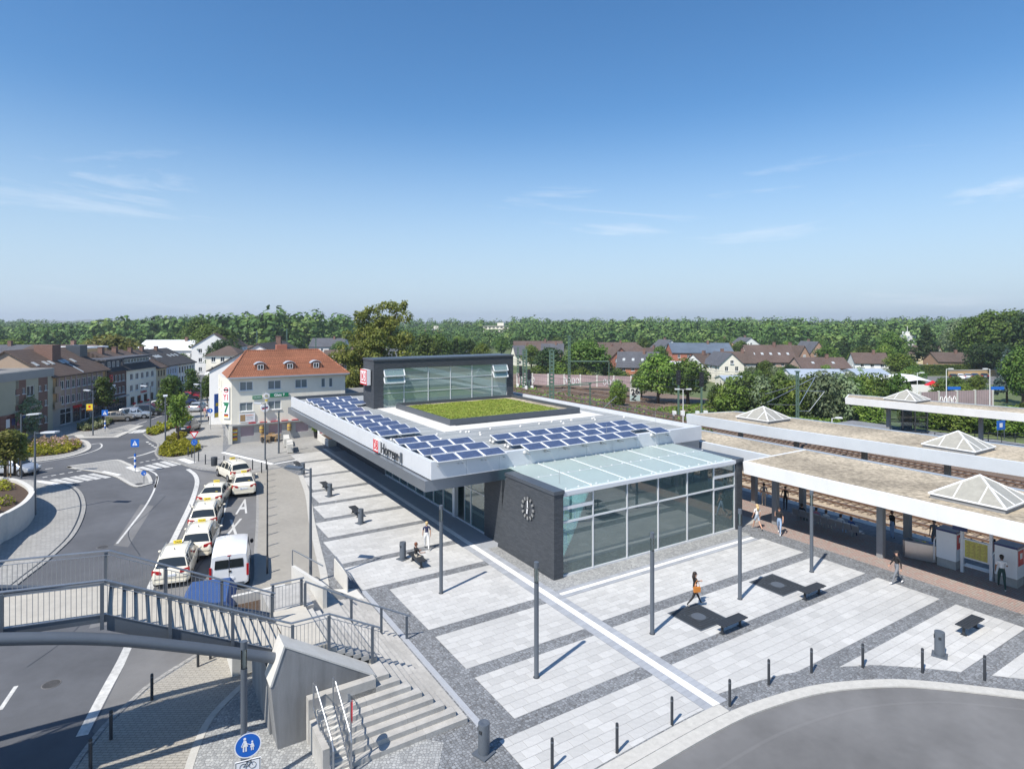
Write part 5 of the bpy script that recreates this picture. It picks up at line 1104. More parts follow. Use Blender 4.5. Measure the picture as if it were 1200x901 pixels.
    b.ball(nm + V((0, -0.028, 0.058)) * k, (0.100 * k, 0.108 * k, 0.088 * k), 12, 8); b.ball(nm + V((0, -0.062, 0.0)) * k, (0.085 * k, 0.062 * k, 0.095 * k), 10, 7)
    if long_hair:
        for q in range(5): b.tube([nm + V((-0.06 + 0.03 * q, -0.085, 0.03)) * k, nm + V((-0.065 + 0.0325 * q, -0.115, -0.15)) * k, nm + V((-0.05 + 0.025 * q, -0.10, -0.30 - 0.02 * (q % 2))) * k], [0.038 * k, 0.036 * k, 0.012 * k], 7)
    b.build('hair', hair if not cap else cap, t, smooth=True)
    if cap: b = MB(); b.obox(nm + V((0, 0.12, 0.05)) * k, (0.07 * k, 0, 0), (0, 0.06 * k, 0), (0, 0, 0.008)); b.build('cap_peak', cap, t)
    return t
U_ = lambda u, v, z=0.012: W(u, v, z)
AZ = lambda deg: TH + R(deg) - R(90)                        # heading: 0 = along +u
pw_ = person('long-haired woman in black with an orange bag striding over a tree grate', U_(23.6, 20.6, 0.02), AZ(-20), 'cl_black', 'cl_black', 'hair_dark', 'stride', 'cl_beige', long_hair=True, arm=(0.5, -0.3), elbow=(1.1, 0.5), H=1.70)
bag = thing('shoulder_bag', 'small orange shoulder bag carried by the woman in black', 'bag', U_(23.42, 20.32, 0.86), AZ(-20)); b = MB(); b.box(-0.06, -0.17, 0, 0.06, 0.17, 0.24); b.build('bag_body', 'bag_orange', bag); b = MB(); b.tube([(0, -0.15, 0.24), (0.0, -0.08, 0.45), (0.03, 0.0, 0.60), (0.0, 0.08, 0.45), (0, 0.15, 0.24)], 0.012, 5); b.build('strap', 'bag_orange', bag)
person('man in black cap, black shirt and grey trousers walking by the red paving', U_(34.76, 16.6), AZ(145), 'cl_black', 'cl_grey', 'hair_dark', 'walk', 'cl_white', short_top=False, cap='cl_black', H=1.78, arm=(-0.3, 0.3))
person('blonde woman in white top and denim shorts walking onto the red paving', U_(35.9, 26.0), AZ(75), 'cl_white', 'cl_shorts', 'hair_blond', 'walk', 'cl_beige', long_hair=True, shorts=True, H=1.7)
person('man in black shirt and pale jeans with his hand raised to his head', U_(36.3, 24.6), AZ(205), 'cl_black', 'cl_jeans', 'hair_dark', 'walk', 'cl_white', H=1.78, arm=(0.2, 0.7), elbow=(0.3, 2.2))
person('man in white shirt and dark green trousers by a platform cabinet', U_(38.75, 13.35), AZ(25), 'cl_white', 'cl_green', 'hair_dark', 'walk', 'cl_white', skin='skin_dark', H=1.80, arm=(0.2, 0.5), elbow=(0.2, 1.4))
person('woman in navy top and white trousers walking towards the station entrance', U_(15.5, 34.6), AZ(70), 'cl_navy', 'cl_white', 'hair_blond', 'walk', 'cl_beige', H=1.70)
person('woman in black top sitting on a dark bench with her back turned', U_(14.0, 32.75, -0.02), AZ(10), 'cl_black', 'cl_beige', 'hair_red', 'sit', 'cl_brown', H=1.70, arm=(0.5, 0.5), elbow=(0.9, 0.9))
person('person in brown top and pale trousers standing in the platform shade by the station wall', U_(41.0, 29.1), AZ(40), 'cl_grey', 'cl_beige', 'hair_dark', H=1.72, seed=2)
person('person all in black standing with a bag in the platform shade', U_(41.6, 27.7), AZ(200), 'cl_black', 'cl_black', 'hair_dark', H=1.70, arm=(0.3, 0.5))
person('woman in dark top and white trousers standing behind the platform column', U_(41.5, 20.75), AZ(140), 'cl_brown', 'cl_white', 'hair_dark', H=1.72)
person('red-haired woman in black jacket and jeans behind the platform column', U_(42.0, 20.35), AZ(-20), 'cl_black', 'cl_jeans', 'hair_red', H=1.74, short_top=False)
person('person in grey waiting behind the first white platform cabinet', U_(42.0, 17.9), AZ(180), 'cl_grey', 'cl_grey', 'hair_dark', H=1.8)
person('person in white standing behind the first white platform cabinet', U_(41.7, 17.2), AZ(200), 'cl_white', 'cl_jeans', 'hair_dark', H=1.68)
person('person in a red top standing behind the yellow timetable board', U_(41.3, 14.6), AZ(180), 'cl_red', 'cl_navy', 'hair_dark', H=1.75)
person('person half hidden behind the second white platform cabinet', U_(41.5, 13.2), AZ(0), 'cl_pink', 'cl_grey', 'hair_dark', H=1.72)
person('person in blue jeans with a shoulder bag inside the end bay of the glass hall', U_(33.9, 28.6, 0.03), AZ(160), 'cl_navy', 'cl_jeans', 'hair_dark', 'walk', 'cl_white', H=1.75)
for i, (c, bt, v) in enumerate((('cl_black', 'cl_green', 25.35), ('cl_pink', 'cl_beige', 24.3), ('cl_white', 'cl_beige', 23.6), ('cl_white', 'cl_jeans', 22.6), ('cl_blue', 'cl_navy', 21.9))):
    lab = ['traveller in black seated first on the long platform bench by the station', 'traveller in pink seated behind the last column lamp', 'traveller in white seated in the middle of the platform bench', 'traveller in white and jeans seated next to the one in blue', 'traveller in blue seated last on the long platform bench'][i]
    person(lab, U_(40.0, v, -0.03), AZ(0), c, bt, 'hair_dark', 'sit', 'cl_black', H=1.70, arm=(0.5, 0.4), elbow=(0.8, 0.9), seed=i)
p = gp(2.7, 511); person('passer-by in dark clothes on the shop footway at the picture edge', (p[0], p[1], 0), R(10), 'cl_brown', 'cl_black', 'hair_dark', 'walk', H=1.7)
p = gp(240, 490); person('pedestrian in a pink top walking past the corner of the restaurant', (p[0], p[1], 0.01), R(180), 'cl_pink', 'cl_beige', 'hair_dark', 'walk', H=1.65)
p = gp(242.5, 488); person('pedestrian in blue and white walking past the corner of the restaurant', (p[0], p[1], 0.01), R(180), 'cl_white', 'cl_blue', 'hair_dark', 'walk', H=1.72)
# ------------------------------------------------------------------ cars: lofted bodies with inset glass
def car_proto(kind, label, cat, paint, taxi=False, group=None):
    """x forward, y to the left side, z up"""
    if kind == 'wagon':
        S_ = [(-2.20, .48, .60, .62, .76, .70), (-2.17, .30, .86, .90, .84, .78), (-2.08, .24, .99, 1.03, .88, .80), (-1.72, .22, 1.03, 1.52, .90, .63), (-1.3, .22, 1.02, 1.60, .90, .66), (-.4, .22, 1.0, 1.64, .90, .67), (.4, .22, .98, 1.60, .90, .65), (1.22, .22, .95, .99, .89, .78), (1.80, .23, .84, .90, .86, .74), (2.12, .28, .66, .72, .80, .66), (2.20, .42, .55, .58, .70, .6)]
        cab = (2, 3, 6, 7); H = 1.64
    elif kind == 'sedan':
        S_ = [(-2.35, .48, .66, .68, .76, .7), (-2.32, .30, .88, .92, .84, .78), (-2.2, .24, .96, 1.0, .88, .80), (-1.72, .22, .98, 1.04, .90, .78), (-1.02, .22, .97, 1.38, .90, .60), (-.3, .22, .96, 1.46, .90, .62), (.35, .22, .94, 1.42, .90, .61), (1.18, .22, .91, .96, .89, .76), (1.85, .23, .80, .87, .86, .74), (2.25, .28, .62, .70, .80, .66), (2.33, .42, .52, .55, .70, .6)]
        cab = (3, 4, 6, 7); H = 1.46
    elif kind == 'van':
        S_ = [(-2.4, .40, .9, 1.0, .88, .84), (-2.38, .30, 1.08, 1.9, .93, .80), (-2.25, .26, 1.10, 1.96, .95, .82), (-1.0, .24, 1.12, 1.98, .96, .83), (.7, .24, 1.10, 1.96, .96, .82), (1.35, .24, 1.07, 1.74, .95, .74), (1.90, .24, 1.02, 1.10, .93, .80), (2.25, .28, .85, .95, .90, .78), (2.40, .34, .60, .68, .84, .7)]
        cab = (1, 1, 5, 6); H = 1.97
    else:
        S_ = [(-1.95, .48, .62, .64, .74, .68), (-1.93, .30, .86, .9, .82, .76), (-1.85, .24, .95, 1.0, .85, .78), (-1.45, .22, .97, 1.36, .86, .60), (-.9, .22, .96, 1.46, .86, .62), (-.2, .22, .95, 1.48, .86, .62), (.35, .22, .93, 1.43, .86, .61), (1.0, .22, .90, .95, .85, .74), (1.55, .23, .78, .85, .82, .70), (1.88, .28, .62, .68, .76, .62), (1.95, .42, .5, .53, .66, .56)]
        cab = (2, 3, 6, 7); H = 1.48
    t = thing({'van': 'white_van'}.get(kind, 'taxi' if taxi else 'parked_car'), label, cat, (0, 0, 0), 0, group)
    rings = []
    for x, zb, zl, zr_, w_, wr in S_:
        zm = zb + (zl - zb) * 0.55
        half = [(0, zb), (w_ * .80, zb), (w_ * .98, zb + .10), (w_, zm), (w_ * .965, zl), (wr + (w_ * .965 - wr) * .22, zl + (zr_ - zl) * .80), (wr, zr_ - (zr_ - zl) * .06), (wr * .72, zr_), (0, zr_ + .015)]
        rings.append([(x, y, z) for y, z in half] + [(x, -y, z) for y, z in half[-2:0:-1]])
    b = MB(); n = len(rings[0])
    vs = [v for r_ in rings for v in r_]; fs = []
    for i in range(len(rings) - 1):
        for k in range(n): fs.append((i * n + k, i * n + (k + 1) % n, (i + 1) * n + (k + 1) % n, (i + 1) * n + k))
    fs.append(tuple(range(n))); fs.append(tuple(range((len(rings) - 1) * n, len(rings) * n))[::-1]); b.add(vs, fs)
    me = b.mesh('body', paint, smooth='auto'); body = ob('body', me, t)
    def glass(name, q, inset=0.08, push=0.012, m='car_glass', par=None):
        q = [Vector(p) for p in q]; c = sum(q, Vector()) / 4; nrm = (q[2] - q[0]).cross(q[3] - q[1]).normalized()
        if nrm.dot(c - Vector((0, 0, 0.7))) < 0: nrm = -nrm
        g_ = MB(); g_.poly([p + (c - p) * inset + nrm * push for p in q]); return g_.build(name, m, par or t)
    r0, r1, f0, f1 = cab
    L = lambda i, k: rings[i][k]
    if kind == 'van':
        for y0, y1 in ((-.70, -.02), (.02, .70)): glass('rear_window', [(-2.395, y0, 1.22), (-2.395, y1, 1.22), (-2.388, y1 * .95, 1.68), (-2.388, y0 * .95, 1.68)], 0.02, 0.02)
        for s_ in (4, 12): pass
        glass('windscreen', [L(f1, 6), L(f1, n - 6), L(f0, n - 6), L(f0, 6)], 0.1, 0.02)
        for sg_ in (4, n - 4):
            a = 5 if sg_ == 4 else n - 5; glass('side_window', [L(4, sg_), L(5, sg_), L(5, a), L(4, a)], 0.12, 0.02)
        b = MB(); b.box(-2.405, -0.012, 0.45, -2.398, 0.012, 1.85); b.build('door_gap', 'black', t); b = MB(); b.box(-2.43, -0.10, 1.02, -2.40, 0.02, 1.10); b.build('door_handle', 'black', t); b = MB(); b.box(-2.39, -0.09, 1.84, -2.37, 0.09, 1.89); b.build('brake_light', 'tail_red', t)
        tails = [(-2.40, 0.84, 0.75, 1.35)]
    else:
        for nm, i0, i1, sg in (('rear_window', r0, r1, -1), ('windscreen', f1, f0, 1)):
            g_ = MB(); row = []
            for f in (0.10, 0.90):
                pts = [Vector(L(i0, k)).lerp(Vector(L(i1, k)), f) for k in range(6, n - 5)]; c_ = pts[len(pts) // 2]; row.append([p + Vector((sg * 0.014, (c_.y - p.y) * 0.07, 0.014)) for p in pts])
            for k in range(len(row[0]) - 1): g_.poly([row[0][k], row[0][k + 1], row[1][k + 1], row[1][k]])
            g_.build(nm, 'car_glass', t, smooth=True)
        for sg_, a in ((4, 6), (n - 4, n - 6)):
            idx = [r0, r1] + [i for i in range(r1 + 1, f0 + 1)]
            for i, j in zip(idx[:-1], idx[1:]): glass('side_window', [L(i, sg_), L(j, sg_), L(j, a), L(i, a)], 0.13, 0.012)
            glass('side_window', [L(f0, sg_), L(f1, sg_), L(f1, sg_), L(f0, a)], 0.16, 0.012)
        tails = [(S_[1][0] - 0.012, 0.68, 0.74, 0.93)]
    xr = S_[1][0]
    for s_ in (-1, 1):
        if kind == 'van': b = MB(); b.obox((xr - 0.02, s_ * 0.885, 1.05), (0.03, 0, 0), (0, 0.055, 0), (0, 0, 0.30))
        else: b = MB(); b.extr([(xr - 0.04, s_ * 0.44, 0.80), (xr - 0.04, s_ * 0.46, 0.95), (xr + 0.03, s_ * 0.84, 1.02), (xr + 0.02, s_ * 0.86, 0.78)], (0.12, s_ * 0.05, 0))
        b.build('tail_light', 'tail_red', t)
        xf = S_[-2][0]; b = MB(); b.obox((xf - 0.02, s_ * 0.60, 0.64), (0.06, 0, 0), (-0.03 * s_, 0.14, 0), (0, 0, 0.07)); b.build('headlight', 'lamp_clear', t)
        b = MB(); xm = S_[f1][0] - 0.35 if kind != 'van' else 1.45; b.ball((xm, s_ * 1.02, (1.02 if kind != 'van' else 1.25)), (0.06, 0.10, 0.075 if kind != 'van' else 0.14), 8, 5); b.build('side_mirror', paint if kind != 'van' else 'black', t, smooth=True)
        b = MB(); b.box(-0.25, s_ * 0.905 * S_[4][4] / 0.9 - 0.01, 0.86, -0.1, s_ * 0.905 * S_[4][4] / 0.9 + 0.012, 0.89); b.build('door_handle', 'rim', t)
    wb = (-1.35, 1.38) if kind != 'small' else (-1.2, 1.22); yw = S_[4][4] - 0.09
    if kind == 'van': wb = (-1.45, 1.55)
    for x in wb:
        for s_ in (-1, 1):
            b = MB(); y0, y1 = s_ * (yw - 0.12), s_ * (yw + 0.085); b.tube([(x, y0, 0.33), (x, y1, 0.33)], 0.375, 18); b.build('wheel_arch', 'black', t)
            b = MB(); b.tube([(x, y0, 0.32), (x, s_ * (yw + 0.075), 0.32), (x, s_ * (yw + 0.10), 0.32)], [0.32, 0.32, 0.28], 18); wh = b.build('wheel', 'rubber', t, smooth='auto')
            b = MB(); b.tube([(x, s_ * (yw + 0.05), 0.32), (x, s_ * (yw + 0.106), 0.32)], [0.2, 0.20], 14); b.build('rim', 'rim', wh)
    zp = 0.72 if kind != 'van' else 0.68; b = MB(); b.box(xr - 0.045, -0.26, zp - 0.055, xr - 0.015, 0.26, zp + 0.055); pl = b.build('number_plate', 'plate', t); b = MB(); b.box(xr - 0.05, 0.20, zp - 0.055, xr - 0.046, 0.26, zp + 0.055); b.build('plate_band', 'sign_blue', pl)
    b = MB(); b.box(xr - 0.06, -0.72, 0.32, xr + 0.02, 0.72, 0.44); b.build('bumper', paint if kind != 'van' else 'steel_grey', t)
    if kind == 'wagon':
        for s_ in (-1, 1): b = MB(); b.tube([(-1.55, s_ * 0.60, 1.58), (-1.3, s_ * 0.60, 1.66), (0.2, s_ * 0.60, 1.68), (0.5, s_ * 0.60, 1.60)], 0.018, 6); b.build('roof_rail', 'rim', t)
    if taxi:
        b = MB(); b.extr([(0.02, -0.22, H + 0.01), (0.20, -0.22, H + 0.01), (0.16, -0.20, H + 0.15), (0.06, -0.20, H + 0.15)], (0, 0.42, 0)); ts = b.build('roof_sign', 'yellow', t)
        text('lettering', 'TAXI', 0.15, 'black', ts, (0.03, 0, H + 0.08), (R(75), 0, R(-90)), 0.002)
        b = MB(); b.box(-1.93, -0.50, 1.10, -1.91, -0.32, 1.17) if kind == 'wagon' else b.box(-1.60, -0.45, 1.10, -1.58, -0.3, 1.16); b.build('sticker', 'yellow', t)
        b = MB(); b.tube([(-0.9, 0, H - 0.02), (-1.0, 0, H + 0.10)], 0.02, 5); b.build('aerial', 'black', t)
    return t
def dircam(x0, y0, x1, y1): return math.atan2(y1 - y0, x1 - x0)
LANE = math.atan2(0.93, -0.36)
tw = car_proto('wagon', 'x', 'taxi', 'ivory_paint', True, 'ivory taxis at the stand')
tsd = car_proto('sedan', 'x', 'taxi', 'ivory_paint', True, 'ivory taxis at the stand')
def put(proto, used, px, heading, label, z=-0.04, back=2.2):
    p = gp(*px); c = (p[0] + math.cos(heading) * back, p[1] + math.sin(heading) * back, z)
    if proto.name not in used: used.add(proto.name); proto.location = c; proto.rotation_euler = (0, 0, heading); proto['label'] = label; return proto
    return dup(proto, c, heading, label)
used = set()
put(tw, used, (200, 688), LANE + R(-1), 'ivory taxi partly behind the bridge railing, closest to the footbridge', back=2.1)
put(tw, used, (228.5, 657), LANE + R(-3), 'ivory estate taxi in the kerb lane, directly ahead of the one under the bridge railing')
put(tw, used, (237, 625), LANE + R(-2), 'ivory estate taxi in the middle of the kerb lane')
put(tsd, used, (244.5, 596.5), LANE + R(-8), 'ivory saloon taxi at the head of the kerb lane', back=2.35)
put(tsd, used, (286, 582), LANE + R(3), 'ivory saloon taxi in front of the road letter A', back=2.35)
put(tw, used, (283, 564), LANE + R(22), 'ivory estate taxi turned aslant at the top of the stand')
van = car_proto('van', 'white panel van with black rear windows parked over the road lettering', 'van', 'white_car'); put(van, used, (268.5, 692), LANE + R(1), van['label'], back=2.4)
# blue canvas-topped delivery trailer half hidden by the bridge
q = (-14.3, 27.1); t = thing('market_trailer', 'small trailer with a blue canvas roof and orange panel behind the bridge railing', 'trailer', (q[0] + 0.4, q[1] + 1.0, -0.04), LANE - R(90))
b = MB(); b.extr([(-1.15, -1.9, 1.45), (1.05, -1.9, 1.45), (0.75, -1.9, 1.85), (-0.9, -1.9, 1.87)], (0, 2.7, 0)); b.build('canvas_roof', 'tarp_blue', t)
b = MB(); b.box(-1.05, -1.85, 0.45, 0.98, 0.78, 1.448); b.build('body', 'steel_dark', t); b = MB(); b.box(0.981, 0.1, 0.5, 1.0, 0.75, 1.43); b.build('side_panel', 'orange', t); b = MB(); b.box(0.981, -1.8, 0.5, 0.995, 0.08, 1.42); b.build('window_panel', 'car_glass', t)
b = MB(); b.box(0.2, -1.88, 0.9, 0.5, -1.852, 1.2); b.build('reflector', 'orange', t)
for x in (-0.9, 0.9): b = MB(); b.tube([(x - 0.09, 0, 0.3), (x + 0.09, 0, 0.3)], 0.3, 16); b.build('wheel', 'rubber', t)
# cars on the street
cp = car_proto('small', 'x', 'car', 'silver_car'); cp['group'] = 'cars on the shopping street'
cw_ = car_proto('wagon', 'x', 'car', 'taupe_car'); cw_['group'] = 'cars on the shopping street'
def recolor(o, paint):
    for ch in o.children:
        if ch.name.split('.')[0] in ('body', 'bumper', 'side_mirror'):
            ch.material_slots[0].link = 'OBJECT'; ch.material_slots[0].material = M[paint]
def car_at(proto, px, hd, label, paint):
    p = gp(*px); o = proto if proto.name not in used else dup(proto); used.add(proto.name); o.location = (p[0], p[1], -0.04); o.rotation_euler = (0, 0, hd); o['label'] = label; recolor(o, paint); return o
car_at(cp, (18, 555), R(-4), 'silver hatchback driving out behind the saplings of the curved planter', 'silver_car')
SD = R(95)
for px, hd, lab, pt, pr in [((140, 493), R(18), 'taupe hatchback parked first beside the white flower hedge', 'taupe_car', cp), ((157.5, 490), R(22), 'silver estate car parked second in the row before the shops', 'silver_car', cw_), ((171, 486.5), R(25), 'black estate car parked third in the row before the shops', 'black_car', cw_), ((181, 483), R(25), 'maroon car parked fourth in the row before the shops', 'maroon_car', cp), ((190, 479), R(28), 'white car parked last of the row before the shops', 'white_car', cp),
                            ((215, 474), R(40), 'dark blue car waiting by the young street tree', 'blue_car', cp), ((221, 468), R(30), 'red car parked far along the shopping street', 'red_car', cp), ((232, 465), R(30), 'dark maroon estate parked at the far end of the street', 'maroon_car', cw_), ((217, 470.5), R(35), 'black car parked beside the red one far along the street', 'black_car', cw_), ((233, 481), R(96), 'silver car seen from behind, driving away up the shopping street', 'silver_car', cp), ((242, 459.5), R(20), 'white car at the very end of the shopping street', 'white_car', cp)]: car_at(pr, px, hd, lab, pt)
car_at(cw_, (221.5, 505), R(100), 'dark car parked beside the yellow shrub beds', 'black_car')
car_at(cw_, (258, 492), R(95), 'black off-road car parked at the side wall of the restaurant', 'black_car')
for i, (px, pt) in enumerate([(1117, 'black_car'), (1127, 'white_car'), (1137, 'silver_car'), (1147, 'blue_car'), (1160, 'black_car')]):
    X = (px - 600) / 712 * 163; o = dup(cp); o.location = (X, 163 + i * 0.5, -1.2); o.rotation_euler = (0, 0, R(60)); o['group'] = 'cars on the hedge-side car park'; o['label'] = f'{["black", "white", "silver", "blue", "second black"][i]} car on the far car park below the clipped hedge'; recolor(o, pt)
# ------------------------------------------------------------------ houses: walls with real openings, windows as parts
def face(mb, O, ex, L, z0, z1, ops, rec=0.14):
    """wall face from O along ex (unit, horizontal), with recessed openings (x0, za, x1, zb)"""
    O = Vector(O); ex = Vector(ex); inn = Vector((-ex.y, ex.x, 0))
    xs = sorted({0.0, L} | {o[0] for o in ops} | {o[2] for o in ops}); zz_ = sorted({z0, z1} | {o[1] for o in ops} | {o[3] for o in ops})
    P = lambda x, z, d=0.0: O + ex * x + inn * d + Vector((0, 0, z))
    for a, b_ in zip(xs[:-1], xs[1:]):
        for c, d in zip(zz_[:-1], zz_[1:]):
            if any(o[0] <= (a + b_) / 2 <= o[2] and o[1] <= (c + d) / 2 <= o[3] for o in ops): continue
            mb.poly([P(a, c), P(b_, c), P(b_, d), P(a, d)])
    for x0, za, x1, zb in ops:
        for q in (((x0, za), (x1, za)), ((x1, za), (x1, zb)), ((x1, zb), (x0, zb)), ((x0, zb), (x0, za))): mb.poly([P(*q[0]), P(*q[0], rec), P(*q[1], rec), P(*q[1])])
WIN = {}
def window(parent, O, ex, op, frame='white_paint', pane='pane_dark', mull=1, trans=0, rec=0.12, sill=True):
    x0, za, x1, zb = op; w_, h_ = round(x1 - x0, 2), round(zb - za, 2); key = (w_, h_, frame, pane, mull, trans, sill)
    if key not in WIN:
        b = MB(); f = min(0.07, w_ * 0.09)
        b.box(0, 0, 0, f, 0.05, h_); b.box(w_ - f, 0, 0, w_, 0.05, h_); b.box(f, 0, 0, w_ - f, 0.05, f); b.box(f, 0, h_ - f, w_ - f, 0.05, h_)
        for k in range(1, mull + 1): b.box(w_ * k / (mull + 1) - f * 0.45, 0.002, f, w_ * k / (mull + 1) + f * 0.45, 0.048, h_ - f)
        if trans: b.box(f, 0.004, h_ * 0.68, w_ - f, 0.046, h_ * 0.68 + f * 0.8)
        if sill: b.box(-0.06, -0.16, -0.05, w_ + 0.06, 0.02, -0.004)
        p = MB(); p.poly([(f * 0.7, 0.03, f * 0.7), (w_ - f * 0.7, 0.03, f * 0.7), (w_ - f * 0.7, 0.03, h_ - f * 0.7), (f * 0.7, 0.03, h_ - f * 0.7)])
        WIN[key] = (b.mesh('window', frame), p.mesh('pane', pane))
    ex = Vector(ex); inn = Vector((-ex.y, ex.x, 0)); o = ob('window', WIN[key][0], parent, Vector(O) + ex * x0 + inn * (rec - 0.06) + Vector((0, 0, za)), math.atan2(ex.y, ex.x)); ob('pane', WIN[key][1], o); return o
def rows(L, n, zs, w_, m0=0.6, m1=None):
    m1 = m0 if m1 is None else m1; out = []
    for za, zb in zs:
        for i in range(n):
            c = m0 + (L - m0 - m1) * (i + 0.5) / n; out.append((round(c - w_ / 2, 3), za, round(c + w_ / 2, 3), zb))
    return out
def roof_gable_x(t, L, D_, ez, rz, m, ov=0.35, th=0.16, ridge_at=0.5):
    b = MB(); yr = D_ * ridge_at; s1 = (rz - ez) / yr; s2 = (rz - ez) / (D_ - yr)
    b.extr([(-ov * 0.6, -ov, ez - ov * s1), (-ov * 0.6, yr, rz), (-ov * 0.6, yr, rz + th), (-ov * 0.6, -ov, ez - ov * s1 + th)], (L + ov * 1.2, 0, 0))
    b.extr([(-ov * 0.6, yr, rz), (-ov * 0.6, D_ + ov, ez - ov * s2), (-ov * 0.6, D_ + ov, ez - ov * s2 + th), (-ov * 0.6, yr, rz + th)], (L + ov * 1.2, 0, 0))
    return b.build('roof', m, t)
def roof_gable_y(t, L, D_, ez, rz, m, ov=0.35, th=0.16):
    b = MB(); s = (rz - ez) / (L / 2)
    b.extr([(-ov, -ov * .6, ez - ov * s), (L / 2, -ov * .6, rz), (L / 2, -ov * .6, rz + th), (-ov, -ov * .6, ez - ov * s + th)], (0, D_ + ov * 1.2, 0)); b.extr([(L / 2, -ov * .6, rz), (L + ov, -ov * .6, ez - ov * s), (L + ov, -ov * .6, ez - ov * s + th), (L / 2, -ov * .6, rz + th)], (0, D_ + ov * 1.2, 0))
    return b.build('roof', m, t)
def roof_hip(t, L, D_, ez, rz, m, x0, x1, ov=0.4):
    b = MB(); A, B_, C_, E_ = (-ov, -ov, ez), (L + ov, -ov, ez), (L + ov, D_ + ov, ez), (-ov, D_ + ov, ez); R0, R1 = (x0, D_ / 2, rz), (x1, D_ / 2, rz)
    b.poly([A, B_, R1, R0]); b.poly([B_, C_, R1]); b.poly([C_, E_, R0, R1]); b.poly([E_, A, R0]); b.poly([A, E_, C_, B_]); return b.build('roof', m, t)
def chimney(roof, x, y, z0, z1, m='b_brown', s=0.35):
    b = MB(); b.box(x - s, y - s, z0, x + s, y + s, z1); b.box(x - s - 0.05, y - s - 0.05, z1, x + s + 0.05, y + s + 0.05, z1 + 0.08); b.build('chimney', m, roof)
def skylight(roof, x, y, z, slope, m='pane_pale', w_=0.7, h_=1.0):
    b = MB(); c, s = math.cos(slope), math.sin(slope); b.obox((x, y, z), (w_ / 2, 0, 0), Vector((0, c, s)) * h_ / 2, Vector((0, -s, c)) * 0.06); b.build('skylight', m, roof)
def walls(t, L, D_, ez, m, fo=(), lo=(), ro=(), bo=(), gable=None, rz=None, z0=-0.3, name='wall', ridge_at=0.5):
    b = MB(); face(b, (0, 0, 0), (1, 0, 0), L, z0, ez, fo); face(b, (L, 0, 0), (0, 1, 0), D_, z0, ez, ro); face(b, (L, D_, 0), (-1, 0, 0), L, z0, ez, bo); face(b, (0, D_, 0), (0, -1, 0), D_, z0, ez, lo)
    if gable == 'x':
        for x in (0, L): b.poly([(x, 0, ez), (x, D_, ez), (x, D_ * ridge_at, rz)])
    if gable == 'y':
        for y in (0, D_): b.poly([(0, y, ez), (L, y, ez), (L / 2, y, rz)])
    return b.build(name, m, t)
def simple_house(label, X, Y, rot, L, D_, ez, rz, wm, rm, ridge='x', nf=3, nr=2, floors=2, z0=-1.3, ch=True, cat='house', group=None, sky=0, name='house', win=(0.9, 1.15), frame='white_paint', pane='pane_dark', fz=None, gwin=True):
    t = thing(name, label, cat, (X, Y, z0), rot, group); ez -= z0; rz -= z0
    fh = ez / floors; zs = [(fh * k + fh * 0.36, fh * k + fh * 0.36 + min(win[1], fh * 0.5)) for k in range(floors)]
    fo = rows(L, nf, zs, win[0]); so = rows(D_, nr, zs, win[0])
    go = []
    walls(t, L, D_, ez, wm, fo, so, so, gable=ridge if ridge in 'xy' else None, rz=rz, z0=0)
    for o in fo: window(t, (0, 0, 0), (1, 0, 0), o, frame, pane)
    for o in so: window(t, (L, 0, 0), (0, 1, 0), o, frame, pane); window(t, (0, D_, 0), (0, -1, 0), o, frame, pane)
    if ridge == 'x': r_ = roof_gable_x(t, L, D_, ez, rz, rm)
    elif ridge == 'y': r_ = roof_gable_y(t, L, D_, ez, rz, rm)
    elif ridge == 'h': r_ = roof_hip(t, L, D_, ez, rz, rm, min(L, D_) * 0.45, L - min(L, D_) * 0.45)
    else: b = MB(); b.box(-0.15, -0.15, ez, L + 0.15, D_ + 0.15, ez + 0.35); r_ = b.build('roof', rm, t)
    if ch:
        if ridge == 'y': chimney(r_, L * 0.55, D_ * 0.6, rz - 0.6, rz + 0.9)
        elif ridge == 'x': chimney(r_, L * 0.65, D_ * 0.45, rz - 0.6, rz + 0.9)
    if sky and ridge == 'x':
        sl_ = math.atan2(rz - ez, D_ / 2)
        for k in range(sky): f = 0.45; skylight(r_, L * (k + 0.7) / (sky + 0.4), D_ / 2 * f, ez + (rz - ez) * f + 0.17, sl_)
    if ridge in 'xy' and ridge == 'y' and gwin:
        o = (L / 2 - 0.45, ez + 0.4, L / 2 + 0.45, ez + 1.3); window(t, (0, -0.07, 0), (1, 0, 0), o, frame, pane, rec=0.05)
    return t
# ---- terrace of shop houses along the street (t along the front, y into the houses)
SP = Vector((-60.5, 79.7, 0)); SA = math.atan2(0.9965, -0.0839); SDIR = Vector((-0.0839, 0.9965, 0))
def tt(px): k = (px - 600) / 712; return (-60.5 - 79.7 * k) / (k * 0.9965 + 0.0839)
def row_house(label, t0, t1, setback=0.0, **kw):
    p = SP + SDIR * t0 + Vector((-0.9965, -0.0839, 0)) * setback; return thing('shop_house', label, 'building', p, SA, 'houses along the shopping street')
def fill(t, ops, **kw):
    for o in ops: window(t, (0, 0, 0), (1, 0, 0), o, **kw)
def shopfront(t, x0, x1, m='pane_dark', z1=2.25, n=3):
    for i in range(n):
        a = x0 + (x1 - x0) * i / n + 0.06; c = x0 + (x1 - x0) * (i + 1) / n - 0.06; window(t, (0, 0, 0), (1, 0, 0), (a, 0.25, c, z1), 'steel_grey', m, 0, 1, sill=False)
